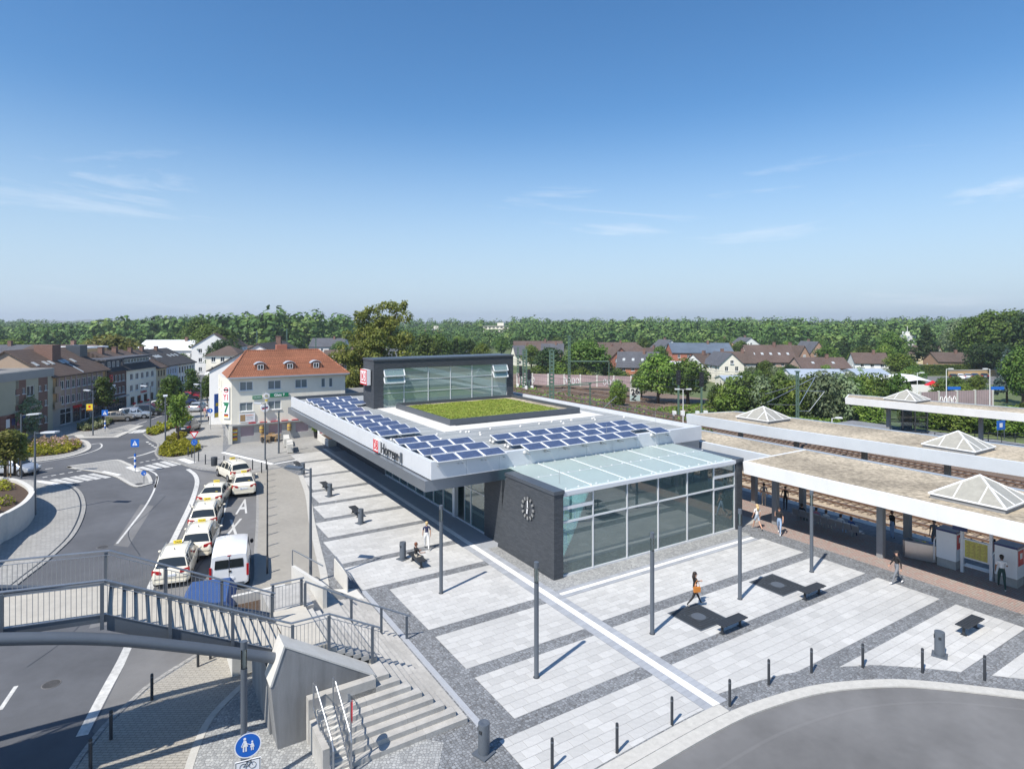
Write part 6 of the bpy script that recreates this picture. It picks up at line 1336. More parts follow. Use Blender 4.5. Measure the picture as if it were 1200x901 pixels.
# b1: flat-roofed block with brick strips
L = 22.0; t = row_house('flat-roofed beige block with two dark brick strips at the edge of the picture', -L, 0, -0.25); X = lambda px: tt(px) + L
cols = [(0, X(16), 'w_beige'), (X(16), X(28), 'b_brown'), (X(28), X(42.5), 'w_beige'), (X(42.5), X(53.5), 'b_brown'), (X(53.5), L, 'w_beige')]
ops = []
for z in (5.25, 3.3, 1.1):
    for px in (17.5, 25.5, 44.5, 51.5): ops.append((X(px) - 0.28, z, X(px) + 0.28, z + 0.75))
for z in (4.9, 2.3): ops.append((X(34) - 0.75, z, X(34) + 0.6, z + 1.25))
for a, c, m in cols:
    b = MB(); face(b, (a, 0, 0), (1, 0, 0), c - a, -0.05, 7.0, [(o[0] - a, o[1], o[2] - a, o[3]) for o in ops if a < o[0] < c]); b.build('wall', m, t)
b = MB(); face(b, (L, 0, 0), (0, 1, 0), 12, -0.05, 7.0, []); face(b, (L, 12, 0), (-1, 0, 0), L, -0.05, 7.0, []); b.build('wall', 'w_beige', t)
fill(t, ops, pane='pane_dark'); b = MB(); b.box(-0.1, -0.12, 7.0, L + 0.1, 12.1, 8.05); b.build('parapet', 'w_grey', t); b = MB(); b.box(0.2, 0.2, 8.05, L - 0.2, 11.8, 8.09); b.build('roof', 'r_flat', t)
b = MB(); b.box(X(30), -0.9, 2.05, X(43), 0, 2.25); b.build('entrance_canopy', 'w_grey', t)
b = MB(); b.box(X(-4), -0.12, 1.3, X(13.5), -0.02, 3.1); pst = b.build('shop_banner', 'maroon_car', t)
for i in range(5): b = MB(); b.box(X(0) + 0.4 + i * 0.9, -0.14, 1.6 + 0.15 * (i % 2), X(0) + 1.0 + i * 0.9, -0.121, 2.6); b.build('print', ['sign_white', 'sign_navy', 'cl_pink', 'sign_blue', 'sign_white'][i], pst)
t2 = thing('roof_house', 'white gable end with a dark chimney block rising behind the flat parapet', 'house', SP + SDIR * (-13) + Vector((-0.9965, -0.0839, 0)) * 6, SA)
walls(t2, 9.5, 8, 8.6, 'white_wall', gable='x', rz=10.6, z0=7.5); roof_gable_x(t2, 9.5, 8, 8.6, 10.6, 'r_brown'); b = MB(); b.box(6.5, -1.6, 7.9, 9.4, 0.4, 10.2); b.build('chimney', 'cap_dark', t2)
# b2: ochre front with lilac pilasters
L = tt(125); t = row_house('long ochre shop house with lilac pilasters and a broad brown tiled roof', 0, L)
zs2 = [(5.0, 6.15), (2.95, 4.1)]; ops = rows(L, 8, zs2, 0.82, 1.7, 1.3); lg = [(0.15, 4.75, 1.25, 6.7), (0.15, 2.7, 1.25, 4.55), (L - 1.15, 4.75, L - 0.15, 6.7), (L - 1.15, 2.7, L - 0.15, 4.55)]
b = MB(); face(b, (0, 0, 0), (1, 0, 0), L, 2.45, 7.0, ops + lg, 0.14); face(b, (L, 0, 0), (0, 1, 0), 11, -0.05, 7.0, []); face(b, (0, 11, 0), (0, -1, 0), 11, -0.05, 7.0, [])
for x in (0, L): b.poly([(x, 0, 7.0), (x, 11, 7.0), (x, 5.5, 10.2)])
b.build('wall', 'w_pink', t); fill(t, ops)
for o in lg: b = MB(); b.box(o[0], 0.145, o[1], o[2], 0.16, o[3]); b.build('loggia_back', 'w_ochre', t); b = MB(); b.box(o[0] - 0.1, -0.5, o[1] - 0.12, o[2] + 0.1, 0.0, o[1]); b.box(o[0] - 0.1, -0.5, o[1], o[2] + 0.1, -0.46, o[1] + 0.8); b.build('balcony', 'w_pink', t)
for i in range(9):
    x = 1.7 + (L - 3.0) * i / 8; b = MB(); b.box(x - 0.13, -0.06, 2.5, x + 0.13, 0, 7.0); b.build('pilaster', 'w_lilac', t)
sf = [(1.9, 0.2, 4.3, 2.35), (4.6, 0.2, 6.2, 2.2), (6.4, 0.2, 8.6, 2.35), (8.9, 0.2, 11.9, 2.1)]
b = MB(); face(b, (0, 0, 0), (1, 0, 0), L, -0.05, 2.45, sf); b.build('shop_wall', 'w_grey', t)
for o, m in zip(sf, ('white_paint', 'steel_grey', 'white_paint', 'steel_grey')): window(t, (0, 0, 0), (1, 0, 0), o, m, 'pane_dark', 1 if m == 'white_paint' else 2, 1, sill=False)
b = MB(); b.box(4.5, -0.2, 2.15, 6.3, -0.02, 2.5); b.build('shop_sign', 'sign_red', t); b = MB(); b.box(9, -0.7, 2.05, 12, -0.02, 2.3); b.build('awning', 'sign_red', t)
r_ = roof_gable_x(t, L, 11, 7.0, 10.2, 'r_brown', 0.5); sl_ = math.atan2(3.2, 5.5)
for x in (0.6, 2.6, 3.7, 5.8, 6.8, 8.4): f = 0.42; skylight(r_, x, 5.5 * f, 7 + 3.2 * f + 0.18, sl_, w_=0.55, h_=0.9)
b = MB(); b.box(4.4, 2.6, 8.6, 6.2, 5.0, 10.9); b.build('chimney', 'b_brown', r_); b = MB(); b.box(11.2, 3.0, 8.4, 13.0, 5.0, 10.6); b.build('chimney', 'cap_dark', r_); b = MB(); b.box(6.0, -0.4, 7.0, 6.1, 5.4, 10.42) if False else b.beam((6.3, -0.4, 7.02), (6.3, 5.4, 10.36), 0.12, 0.1); b.build('roof_verge', 'r_zinc', r_)
# b3: dark brick with dormer box
a0, a1 = tt(125.5), tt(148); L = a1 - a0; t = row_house('narrow dark brick shop house with a red letter sign and black mansard', a0, a1)
ops = rows(L, 4, [(4.75, 5.8), (2.85, 3.9)], 0.72, 0.9, 0.3); sf = [(0.3, 0.2, L - 0.3, 2.2)]
b = MB(); face(b, (0, 0, 0), (1, 0, 0), L, -0.05, 6.4, ops + sf); face(b, (L, 0, 0), (0, 1, 0), 11, -0.05, 6.4, []); b.build('wall', 'b_dark', t); fill(t, ops); window(t, (0, 0, 0), (1, 0, 0), sf[0], 'steel_grey', 'pane_dark', 3, 1, sill=False)
b = MB(); b.box(0, -0.5, 2.25, L, -0.02, 2.45); b.build('awning', 'w_plinth', t); b = MB(); b.extr([(0, -0.3, 6.4), (0, 1.3, 7.3), (0, 11, 7.3), (0, 11, 6.4)], (L, 0, 0)); mr = b.build('roof', 'r_dark', t); b = MB(); b.box(0.2, 0.5, 6.6, L - 0.6, 5, 8.15); b.box(0.0, 0.2, 8.15, L - 0.3, 5.4, 8.35); dm = b.build('dormer', 'r_slate', t)
for o in rows(L - 0.8, 3, [(7.1, 7.95)], 0.6, 0.6, 0.3): window(dm, (0.1, 0.42, 0), (1, 0, 0), o, rec=0.06, sill=False)
b = MB(); b.box(0.2, -0.35, 4.9, 0.3, -0.25, 6.0); b.box(0.3, -0.35, 4.9, 0.9, -0.25, 5.05); b.box(0.8, -0.35, 5.05, 0.9, -0.25, 5.95); b.box(0.3, -0.35, 5.4, 0.8, -0.25, 5.55); b.box(0.3, -0.35, 5.85, 0.8, -0.25, 6.0); b.box(0.55, -0.25, 5.4, 0.6, 0.0, 5.45); b.build('letter_sign', 'sign_red', t); b = MB(); b.box(0.1, -0.6, 3.9, 1.2, -0.45, 4.5); b.box(0.6, -0.45, 4.1, 0.65, 0, 4.15); b.build('hanging_sign', 'sign_white', t)
# b4: cream with long dormer band
a0, a1 = a1 + 0.05, tt(183); L = a1 - a0; t = row_house('cream rendered inn with a black mansard and a long row of dormer windows', a0, a1)
ops = rows(L, 5, [(4.6, 5.65), (2.75, 3.8)], 0.95, 0.7, 0.4); sf = rows(L, 4, [(0.6, 1.85)], 1.2, 0.8, 0.5)
b = MB(); face(b, (0, 0, 0), (1, 0, 0), L, -0.05, 6.3, ops + sf); face(b, (L, 0, 0), (0, 1, 0), 11, -0.05, 6.3, []); b.build('wall', 'w_cream', t); fill(t, ops); fill(t, sf, frame='wood', pane='pane_dark')
b = MB(); b.extr([(0, -0.35, 6.25), (0, 1.5, 7.5), (0, 1.5, 6.25)], (L, 0, 0)); b.build('mansard', 'r_dark', t); b = MB(); b.box(0.5, 0.9, 7.0, L - 0.6, 4.5, 8.2); b.box(0.2, 0.5, 8.2, L - 0.3, 4.8, 8.4); dm = b.build('dormer', 'r_slate', t)
for o in rows(L - 1.1, 8, [(7.35, 8.05)], 0.85, 0.3, 0.3): window(dm, (0.5, 0.82, 0), (1, 0, 0), o, rec=0.06, sill=False)
r_ = MB(); r_.extr([(0, 1.5, 7.5), (0, 5.8, 9.3), (0, 11, 6.6), (0, 11, 6.3)], (L, 0, 0)); r_ = r_.build('roof', 'r_brown', t); chimney(r_, 2, 5, 8.8, 9.9); chimney(r_, 6, 5, 8.8, 9.8)
text('lettering', 'Gasthaus', 0.55, 'sign_red', t, (L * 0.55, -0.05, 2.35), (UP, 0, 0), 0.02)
for x in (2.0, 4.2, 6.5): b = MB(); b.ball((x, -0.18, 0.72), (0.55, 0.15, 0.2), 8, 5); b.build('window_box', 'sign_red', t)
# b5, b6, b7, end house
for px0, px1, lab, wm, rm, n, pane, ez, rz_, fm in [(183.3, 195, 'pale yellow shop house between the cream inn and the blue house', 'w_yellow', 'r_brown', 3, 'pane_dark', 6.0, 8.9, 'wood'), (195.2, 208, 'pale blue rendered shop house in the middle of the row', 'w_lblue', 'r_dark', 4, 'pane_curtain', 6.15, 8.9, 'white_paint'), (208.2, 228, 'cream shop house with tall dark red window strips towards the street end', 'w_cream', 'r_dark', 6, 'pane_dark', 6.1, 8.8, 'maroon_car')]:
    a0, a1 = tt(px0), tt(px1); L = a1 - a0; t = row_house(lab, a0, a1); ops = rows(L, n, [(4.45, 5.5), (2.6, 3.65)], 0.62, 0.3, 0.3); sf = rows(L, max(2, n // 2), [(0.2, 2.0)], 1.1, 0.3, 0.3)
    walls(t, L, 11, ez, wm, ops + sf, gable='x', rz=rz_); fill(t, ops, frame=fm, pane=pane, mull=0); fill(t, sf, frame='steel_grey', sill=False); r_ = roof_gable_x(t, L, 11, ez, rz_, rm, 0.4); chimney(r_, L * 0.3, 5, rz_ - 0.4, rz_ + 0.6, s=0.3)
    for k in range(3): f = 0.5; skylight(r_, L * (0.35 + 0.2 * k), 5.5 * f, ez + (rz_ - ez) * f + 0.17, math.atan2(rz_ - ez, 5.5), w_=0.5, h_=0.9)
    if px0 > 200:
        for i in range(n + 1): x = 0.15 + (L - 0.3) * i / n; b = MB(); b.box(x - 0.1, -0.1, 2.2, x + 0.1, 0, 6.0); b.build('fin', 'white_wall', t)
simple_house('cream corner house with white awning at the far end of the shopping street', -68.5, 136, R(8), 7, 9, 6.6, 8.6, 'w_cream', 'r_brown', 'h', 3, 3, 3, z0=-0.05)
p = (-67.6, 135.0, 2.5); t = thing('shop_awning', 'white awning over the corner shop at the far end of the street', 'awning', p, R(8)); b = MB(); b.extr([(0, 0, 0.6), (0, -2.2, 0.0), (0, -2.2, 0.12), (0, 0, 0.75)], (6, 0, 0)); b.build('canvas', 'sign_white', t); b = MB(); b.beam((0.2, -2.1, 0), (0.2, -2.1, -2.5), 0.06); b.beam((5.8, -2.1, 0), (5.8, -2.1, -2.5), 0.06); b.build('posts', 'steel_grey', t)['kind'] = 'stuff'
simple_house('broad building with a white sheet roof behind the shop row', -103, 166, R(6), 17, 13, 6.4, 8.9, 'white_wall', 'r_white', 'x', 5, 2, 2, z0=-0.05); simple_house('house with a white gable and brown roof behind the end of the shop row', -86, 163, R(10), 11, 13, 7.4, 11.0, 'white_wall', 'r_brown', 'y', 3, 3, 3, z0=-0.05)
simple_house('ochre house with a pale roof terrace standing behind the brown tiled roof', -96, 118, R(4), 12, 9, 8.2, 9.4, 'w_ochre', 'r_brown', 'x', 3, 2, 3, z0=-0.05); simple_house('low white-roofed annex joined to the ochre house', -91, 117, R(4), 8.5, 7, 8.9, 9.2, 'w_ochre', 'r_white', 'f', 3, 2, 3, z0=-0.05, ch=False)
simple_house('grey-roofed long house at the picture edge beyond the flat parapet', -118, 122, R(6), 20, 10, 7.4, 9.2, 'w_grey', 'r_slate', 'x', 5, 2, 2, z0=-0.05)
# ---- the restaurant at the corner
RA = R(29.7); rs_ = thing('restaurant_building', 'cream corner restaurant with hipped red tile roof and three small dormers', 'building', (-32.4, 70.2, 0), RA)
L, D_, EZ = 13.05, 8.0, 7.6
up = [(0.85, 6.05, 2.3, 7.12), (3.93, 6.05, 5.42, 7.12), (7.02, 6.05, 8.46, 7.12), (10.13, 6.0, 10.6, 7.1), (11.08, 6.0, 11.5, 7.1)]; lo_ = [(0.85, 3.65, 2.3, 4.68), (3.93, 3.65, 5.42, 4.68), (7.02, 3.65, 8.46, 4.68)]
gr = [(0.95, 0.72, 2.4, 1.85), (4.05, 0.72, 5.5, 1.85), (7.1, 0.72, 8.6, 1.85), (9.5, 0.1, 10.5, 1.95)]
b = MB(); face(b, (0, 0, 0), (1, 0, 0), L, 2.25, EZ, up + lo_); face(b, (L, 0, 0), (0, 1, 0), D_, 2.25, EZ, []); face(b, (L, D_, 0), (-1, 0, 0), L, 2.25, EZ, [])
so_ = [(1.3, 6.05, 2.3, 7.1), (4.2, 6.05, 5.2, 7.1), (1.3, 3.65, 2.3, 4.7), (4.2, 3.65, 5.2, 4.7)]; face(b, (-0.88, 7.1, 0), (0, -1, 0), 6.2, 2.25, EZ, so_); face(b, (-0.88, 0.88, 0), (0.7071, -0.7071, 0), 1.245, 2.25, EZ, []); b.poly([(-0.88, 0.88, 2.25), (-0.88, 7.1, 2.25), (0, D_, 2.25), (L, D_, 2.25), (L, 0, 2.25), (0, 0, 2.25)]); b.build('wall', 'w_cream', rs_)
for o in up[:3]: window(rs_, (0, 0, 0), (1, 0, 0), o, pane='pane_curtain')
for o in up[3:]: window(rs_, (0, 0, 0), (1, 0, 0), o, pane='pane_curtain', mull=0)
for o in lo_: window(rs_, (0, 0, 0), (1, 0, 0), o, pane='pane_curtain')
for o in so_: window(rs_, (-0.88, 7.1, 0), (0, -1, 0), o, pane='pane_dark')
b = MB(); face(b, (0, 0.05, 0), (1, 0, 0), L, 0, 2.05, gr, 0.2); face(b, (-0.1, 7, 0), (0, -1, 0), 6.95, 0, 2.05, []); b.build('ground_floor_wall', 'w_plinth', rs_)
for o in gr[:3]:
    b = MB()
    for k in range(9): b.box(o[0], 0.16, o[1] + k * 0.126, o[2], 0.20, o[1] + k * 0.126 + 0.12)
    b.build('roller_shutter', 'w_lilac', rs_)['kind'] = 'stuff'
window(rs_, (0, 0.05, 0), (1, 0, 0), gr[3], 'wood', 'pane_dark', 1, 1, sill=False)
b = MB(); b.box(-0.3, -0.22, 2.05, L, 0.02, 2.22); b.build('string_course', 'w_plinth', rs_); b = MB()
for k in range(9): b.box(1.8 + k * 1.2, -0.24, 2.225, 2.6 + k * 1.2, -0.1, 2.30)
b.build('red_light_strip', 'sign_red', rs_)['kind'] = 'stuff'
b = MB(); b.box(-0.3, -0.3, 0, 0.05, 0.03, 2.05); b.build('corner_pier', 'w_cream', rs_)
rf = roof_hip(rs_, L, D_, EZ, 10.5, 'r_red', 1.9, 10.6, 0.45); b = MB()
for q in (((-0.47, -0.45), (L + 0.45, -0.45)),): b.beam((q[0][0], q[0][1] - 0.05, EZ + 0.0), (q[1][0], q[1][1] - 0.05, EZ + 0.0), 0.13, 0.12)
b.build('gutter', 'r_zinc', rs_)
b = MB(); b.tube([(1.9, 4, 10.52), (10.6, 4, 10.52)], 0.11, 8); b.tube([(-0.45, -0.45, 7.64), (1.9, 4, 10.52)], 0.09, 6); b.tube([(L + 0.45, -0.45, 7.64), (10.6, 4, 10.52)], 0.09, 6); b.build('ridge_tiles', 'r_red', rs_)
b = MB(); nrw = 24
for k in range(nrw):                                   # tile courses as thin stepped edges on the front slope
    f = (k + 0.5) / nrw; y = -0.45 + 4.45 * f; z = EZ + 2.9 * f; xa = -0.45 + 2.35 * f; xb = L + 0.45 - 2.9 * f; b.beam((xa, y, z + 0.012), (xb, y, z + 0.012), 0.05, 0.05)
b.build('tile_courses', 'r_red', rf)['kind'] = 'stuff'
for x in (3.2, 6.55, 9.65):
    b = MB(); arc = [(x - 0.75, 0), (x - 0.6, 0.62), (x - 0.3, 0.82), (x, 0.88), (x + 0.3, 0.82), (x + 0.6, 0.62), (x + 0.75, 0)]; y0 = 0.75; z0 = 8.33
    b.extr([(p[0], y0, z0 + p[1]) for p in arc], (0, 1.9, 0)); dm = b.build('dormer', 'r_red', rs_)
    b = MB(); b.extr([(p[0] + (p[0] - x) * 0.12, y0 - 0.12, z0 + p[1] + 0.03) for p in arc[1:-1]] + [(p[0] + (p[0] - x) * 0.06, y0 - 0.12, z0 + p[1] + 0.10) for p in arc[1:-1]][::-1], (0, 2.0, 0)); b.build('dormer_lid', 'r_zinc', dm); window(dm, (x - 0.33, y0 - 0.1, z0), (1, 0, 0), (0, 0.05, 0.66, 0.68), rec=0.06, sill=False)
b = MB(); b.box(5.6, 4.8, 9.5, 6.9, 5.6, 11.2); b.build('chimney', 'b_red', rf)
# restaurant signs
def panel(label, name, P0, rot, w_, h_, m, cat='sign'):
    o = thing(name, label, cat, P0, rot); b = MB(); b.box(-w_ / 2, -0.06, -h_ / 2, w_ / 2, 0, h_ / 2); b.build('sign_plate', m, o); return o
RM = Matrix.Rotation(RA, 3, 'Z'); rp = lambda x, y, z: Vector((-32.4, 70.2, 0)) + RM @ Vector((x, y, z))
o = panel('tall white corner sign with a red ring, red Y1 and a green figure 7', 'corner_sign', rp(-0.50, 0.40, 4.75), RA - R(45), 0.86, 3.7, 'sign_white')
b = MB(); b.tube([(0, -0.075, 1.45), (0, -0.061, 1.45)], 0.30, 20); q = b.build('ring', 'sign_red', o); b = MB(); b.box(-0.32, -0.085, 1.38, 0.32, -0.076, 1.55); b.build('ring_band', 'black', q); b = MB(); b.tube([(0, -0.083, 1.45), (0, -0.0755, 1.45)], 0.2, 16); b.build('ring_centre', 'sign_white', q)
text('lettering', 'Y1', 0.95, 'sign_red', o, (0, -0.066, 0.60), (UP, 0, 0), 0.004, bold=0.02, sx=0.72); b = MB(); b.box(-0.38, -0.068, -0.12, 0.38, -0.061, 0.02); b.build('green_band', 'sign_green', o); text('figure', '7', 1.35, 'sign_green', o, (0, -0.066, -0.70), (UP, 0, 0), 0.004, bold=0.05, sx=0.85)
for z, m in ((-1.42, 'black'), (-1.54, 'sign_red'), (-1.66, 'yellow')): b = MB(); b.box(-0.28, -0.068, z, 0.28, -0.061, z + 0.11); b.build('flag_stripe', m, o)
o = panel('long green and white sign reading Gleis 7 across the restaurant front', 'name_sign', rp(5.2, -0.06, 5.35), RA, 2.1, 0.46, 'sign_green'); text('lettering', 'Gleis 7', 0.42, 'sign_white', o, (0, -0.066, 0.0), (UP, 0, 0), 0.004, bold=0.012)
o = panel('short green sign beside the round crest on the restaurant front', 'name_sign', rp(2.75, -0.06, 5.2), RA, 1.05, 0.40, 'sign_green'); text('lettering', 'GILDEN', 0.25, 'sign_white', o, (0, -0.066, 0), (UP, 0, 0), 0.003)
o = thing('crest_sign', 'small round pale crest between the two green signs', 'sign', rp(3.75, -0.06, 5.3), RA); b = MB(); b.tube([(0, -0.08, 0), (0, 0, 0)], 0.36, 18); b.build('sign_plate', 'sign_white', o); b = MB(); b.tube([(0, -0.1, 0), (0, -0.081, 0)], 0.2, 14); b.build('emblem', 'w_beige', o); b = MB(); b.box(-0.12, -0.06, -0.6, 0.12, -0.01, -0.37); b.build('pendant', 'yellow', o)
o = thing('round_sign', 'round white lit sign with a red and blue band below the crest', 'sign', rp(3.55, -0.25, 3.95), RA); b = MB(); b.tube([(0, -0.1, 0), (0, 0.1, 0)], 0.5, 20); b.build('sign_plate', 'sign_white', o); b = MB(); b.obox((0, -0.105, 0.06), (0.36, 0, 0.05), (0, 0.004, 0), (0, 0, 0.06)); b.build('blue_band', 'sign_navy', o); b = MB(); b.obox((0, -0.105, -0.08), (0.30, 0, 0.05), (0, 0.004, 0), (0, 0, 0.05)); b.build('red_band', 'sign_red', o); b = MB(); b.box(-0.03, 0.1, -0.03, 0.03, 0.25, 0.03); b.build('bracket', 'steel_grey', o)
o = panel('white banner with a brown picture and orange lettering below the first floor windows', 'banner', rp(1.65, -0.06, 2.9), RA, 1.7, 1.0, 'sign_white'); b = MB(); b.box(-0.75, -0.07, -0.38, -0.2, -0.061, 0.38); b.build('picture', 'wood', o); text('lettering', 'EISBEIN', 0.24, 'orange', o, (0.28, -0.066, 0.28), (UP, 0, 0), 0.003); b = MB()
for k in range(3): b.box(-0.1, -0.068, 0.05 - k * 0.15, 0.65, -0.061, 0.10 - k * 0.15)
b.build('text_lines', 'w_grey', o)['kind'] = 'stuff'
o = panel('colourful striped menu board on the restaurant wall', 'menu_board', rp(0.35, -0.0, 1.05), RA, 0.55, 1.45, 'wood')
for k, m in enumerate(('b_red', 'yellow', 'glass_frosted', 'orange', 'yellow', 'tarp_blue', 'orange', 'yellow')): b = MB(); b.box(-0.23, -0.072, 0.52 - k * 0.165, 0.23, -0.061, 0.66 - k * 0.165); b.build('menu_stripe', m, o)
for k, x in enumerate((3.2, 6.3)):
    o = thing('barrel', ['half barrel lantern on the wall between the first two shutters', 'half barrel lantern on the wall between the middle shutters'][k], 'barrel', rp(x, -0.25, 1.0), RA); b = MB(); b.lathe([(0.2, 0), (0.26, 0.45), (0.2, 0.9)], n=14); b.build('body', 'wood', o, smooth='auto'); b = MB(); b.lathe([(0.235, 0.2), (0.25, 0.26)], n=14); b.lathe([(0.25, 0.62), (0.238, 0.68)], n=14); b.build('hoops', 'yellow', o)['kind'] = 'stuff'
# neighbours behind
simple_house('tall white gable house directly behind the restaurant', -41.6, 83.5, R(6), 13, 13, 7.4, 10.95, 'white_wall', 'r_dark', 'y', 2, 2, 3, z0=0, gwin=False)
o = thing('annex', 'low pale flat annex joined to the side of the restaurant', 'building', rp(13.1, 1.0, 0), RA); walls(o, 6.5, 7, 4.6, 'w_cream', [(1.0, 1.0, 2.0, 2.2), (3.5, 1.0, 4.5, 2.2)], z0=0)
for q in ((1.0, 1.0, 2.0, 2.2), (3.5, 1.0, 4.5, 2.2)): window(o, (0, 0, 0), (1, 0, 0), q)
b = MB(); b.box(-0.1, -0.15, 4.6, 6.7, 7.1, 4.85); b.build('roof', 'r_flat', o)
o = thing('poster_column', 'blue and yellow advertising poster on the side wall by the restaurant', 'poster', (-38.9, 80.5, 0), R(70)); b = MB(); b.box(-0.7, -0.05, 1.5, 0.7, 0, 4.6); b.build('sheet', 'sign_blue', o); b = MB(); b.box(-0.7, -0.06, 1.5, 0.7, -0.051, 2.1); b.box(-0.5, -0.06, 3.0, 0.5, -0.051, 3.4); b.build('print', 'yellow', o)
# ---- terrace furniture
def chair_proto():
    t = thing('terrace_chair', 'x', 'chair'); b = MB(); b.box(-0.22, -0.22, 0.42, 0.22, 0.22, 0.46); b.build('seat', 'wicker', t); b = MB(); b.box(-0.22, 0.19, 0.46, 0.22, 0.23, 0.92); b.build('backrest', 'wicker', t)
    for x in (-0.2, 0.2):
        for y in (-0.2, 0.2): b = MB(); b.box(x - 0.02, y - 0.02, 0, x + 0.02, y + 0.02, 0.42); b.build('leg', 'wood', t)
    return t
chp = chair_proto(); cfirst = True
def terrace_set(px, rot, label, n, top='wood', L=2.2):
    global cfirst
    p = gp(*px); t = thing('terrace_table', label, 'table', (p[0], p[1], 0.006), rot, 'tables on the restaurant terrace'); b = MB(); b.box(-L / 2, -0.4, 0.70, L / 2, 0.4, 0.75); b.build('tabletop', top, t)
    for x in (-L / 2 + 0.15, L / 2 - 0.15): b = MB(); b.box(x - 0.04, -0.3, 0, x + 0.04, 0.3, 0.70); b.build('leg', 'steel_dark', t)
    for i in range(n):
        for s_ in (-1, 1):
            off = Matrix.Rotation(rot, 3, 'Z') @ Vector((-L / 2 + L * (i + 0.5) / n, s_ * 0.72, 0.006)); o = chp if cfirst else dup(chp); cfirst = False; o.location = Vector((p[0], p[1], 0)) + off; o.rotation_euler = (0, 0, rot + (0 if s_ > 0 else math.pi)); o['label'] = f'wicker chair, {ORD[i + 1]} on the {"wall" if s_ > 0 else "street"} side of the {label.split(" along ")[0].split(" beside ")[0].split(" near ")[0]}'; o['group'] = 'wicker chairs on the restaurant terrace'
terrace_set((317, 517.5), R(38), 'dark wooden table near the lamp post', 2); terrace_set((340, 511), RA, 'long pale table along the restaurant wall', 4, 'w_cream', 4.2); terrace_set((311, 515.5), R(30), 'white-topped table beside the lamp post', 2, 'sign_white', 1.6)
def pot(px, label, r=0.8, gm='leaf_bright'):
    p = gp(*px); t = thing('potted_shrub', label, 'plant', (p[0], p[1], 0), 0, 'round shrubs in pots on the terrace'); b = MB(); b.lathe([(0.3, 0), (0.42, 0.75), (0.38, 0.76)], n=14); b.build('pot', 'black', t, smooth='auto'); P, N_ = blob_points([(0, 0, 1.3, r, r, r * 0.85)], 700, 4, 0.7); ob('foliage', leaf_mesh('foliage', P, N_, 0.11, gm, 4), t)
pot((363.5, 509), 'round green shrub in a dark pot nearer the restaurant wall', 0.7); pot((371.5, 513), 'round green shrub in a dark pot by the red and white parasol cover', 0.65); pot((307, 511.5), 'small green shrub in a pot behind the lamp post', 0.5)
p = gp(378, 514.5); t = thing('parasol_cover', 'white and red folded parasol covers beside the potted shrubs', 'parasol', (p[0], p[1], 0), 0)
for k in range(3): b = MB(); b.tube([(k * 0.45 - 0.4, 0, 0.1), (k * 0.45 - 0.4, 0, 1.0), (k * 0.45 - 0.4, 0, 1.5)], [0.16, 0.2, 0.05], 8); b.build('cover', 'sign_red' if k == 1 else 'sign_white', t)
def planter(poly_uv, label, z1=0.75):
    c = poly_uv[0]; t = thing('concrete_planter', label, 'planter', W(*c), TH); b = MB(off=(*c, 0)); n = len(poly_uv)
    cx = sum(p[0] for p in poly_uv) / n; cy = sum(p[1] for p in poly_uv) / n; inn = [(x + (cx - x) * 0.12, y + (cy - y) * 0.12) for x, y in poly_uv]
    for i in range(n): q = MB(off=(*c, 0)); q.prism([poly_uv[i], poly_uv[(i + 1) % n], inn[(i + 1) % n], inn[i]], 0, z1); q.build('side', 'concrete_light', t)
    q = MB(off=(*c, 0)); q.prism(inn, 0, z1 - 0.15); q.build('soil', 'soil', t); return t
planter([(18.85, 68.9), (21.6, 69.2), (22.3, 73.2), (18.9, 73.8)], 'wide white concrete planter at the end of the station canopy')
for i, (u, v) in enumerate(((15.1, 72.6), (14.75, 69.2))):
    t = thing('seat_block', ['pale concrete seat block on the far paving beyond the column lamp', 'pale concrete seat block on the far paving nearer the station'][i], 'seat block', W(u, v), TH + R(80), 'concrete seat blocks'); b = MB(); b.box(-1.4, -0.3, 0.08, 1.4, 0.3, 0.95); b.build('block', 'concrete_light', t); b = MB(); b.box(-1.3, -0.22, 0.0, 1.3, 0.22, 0.08); b.build('plinth', 'steel_dark', t)
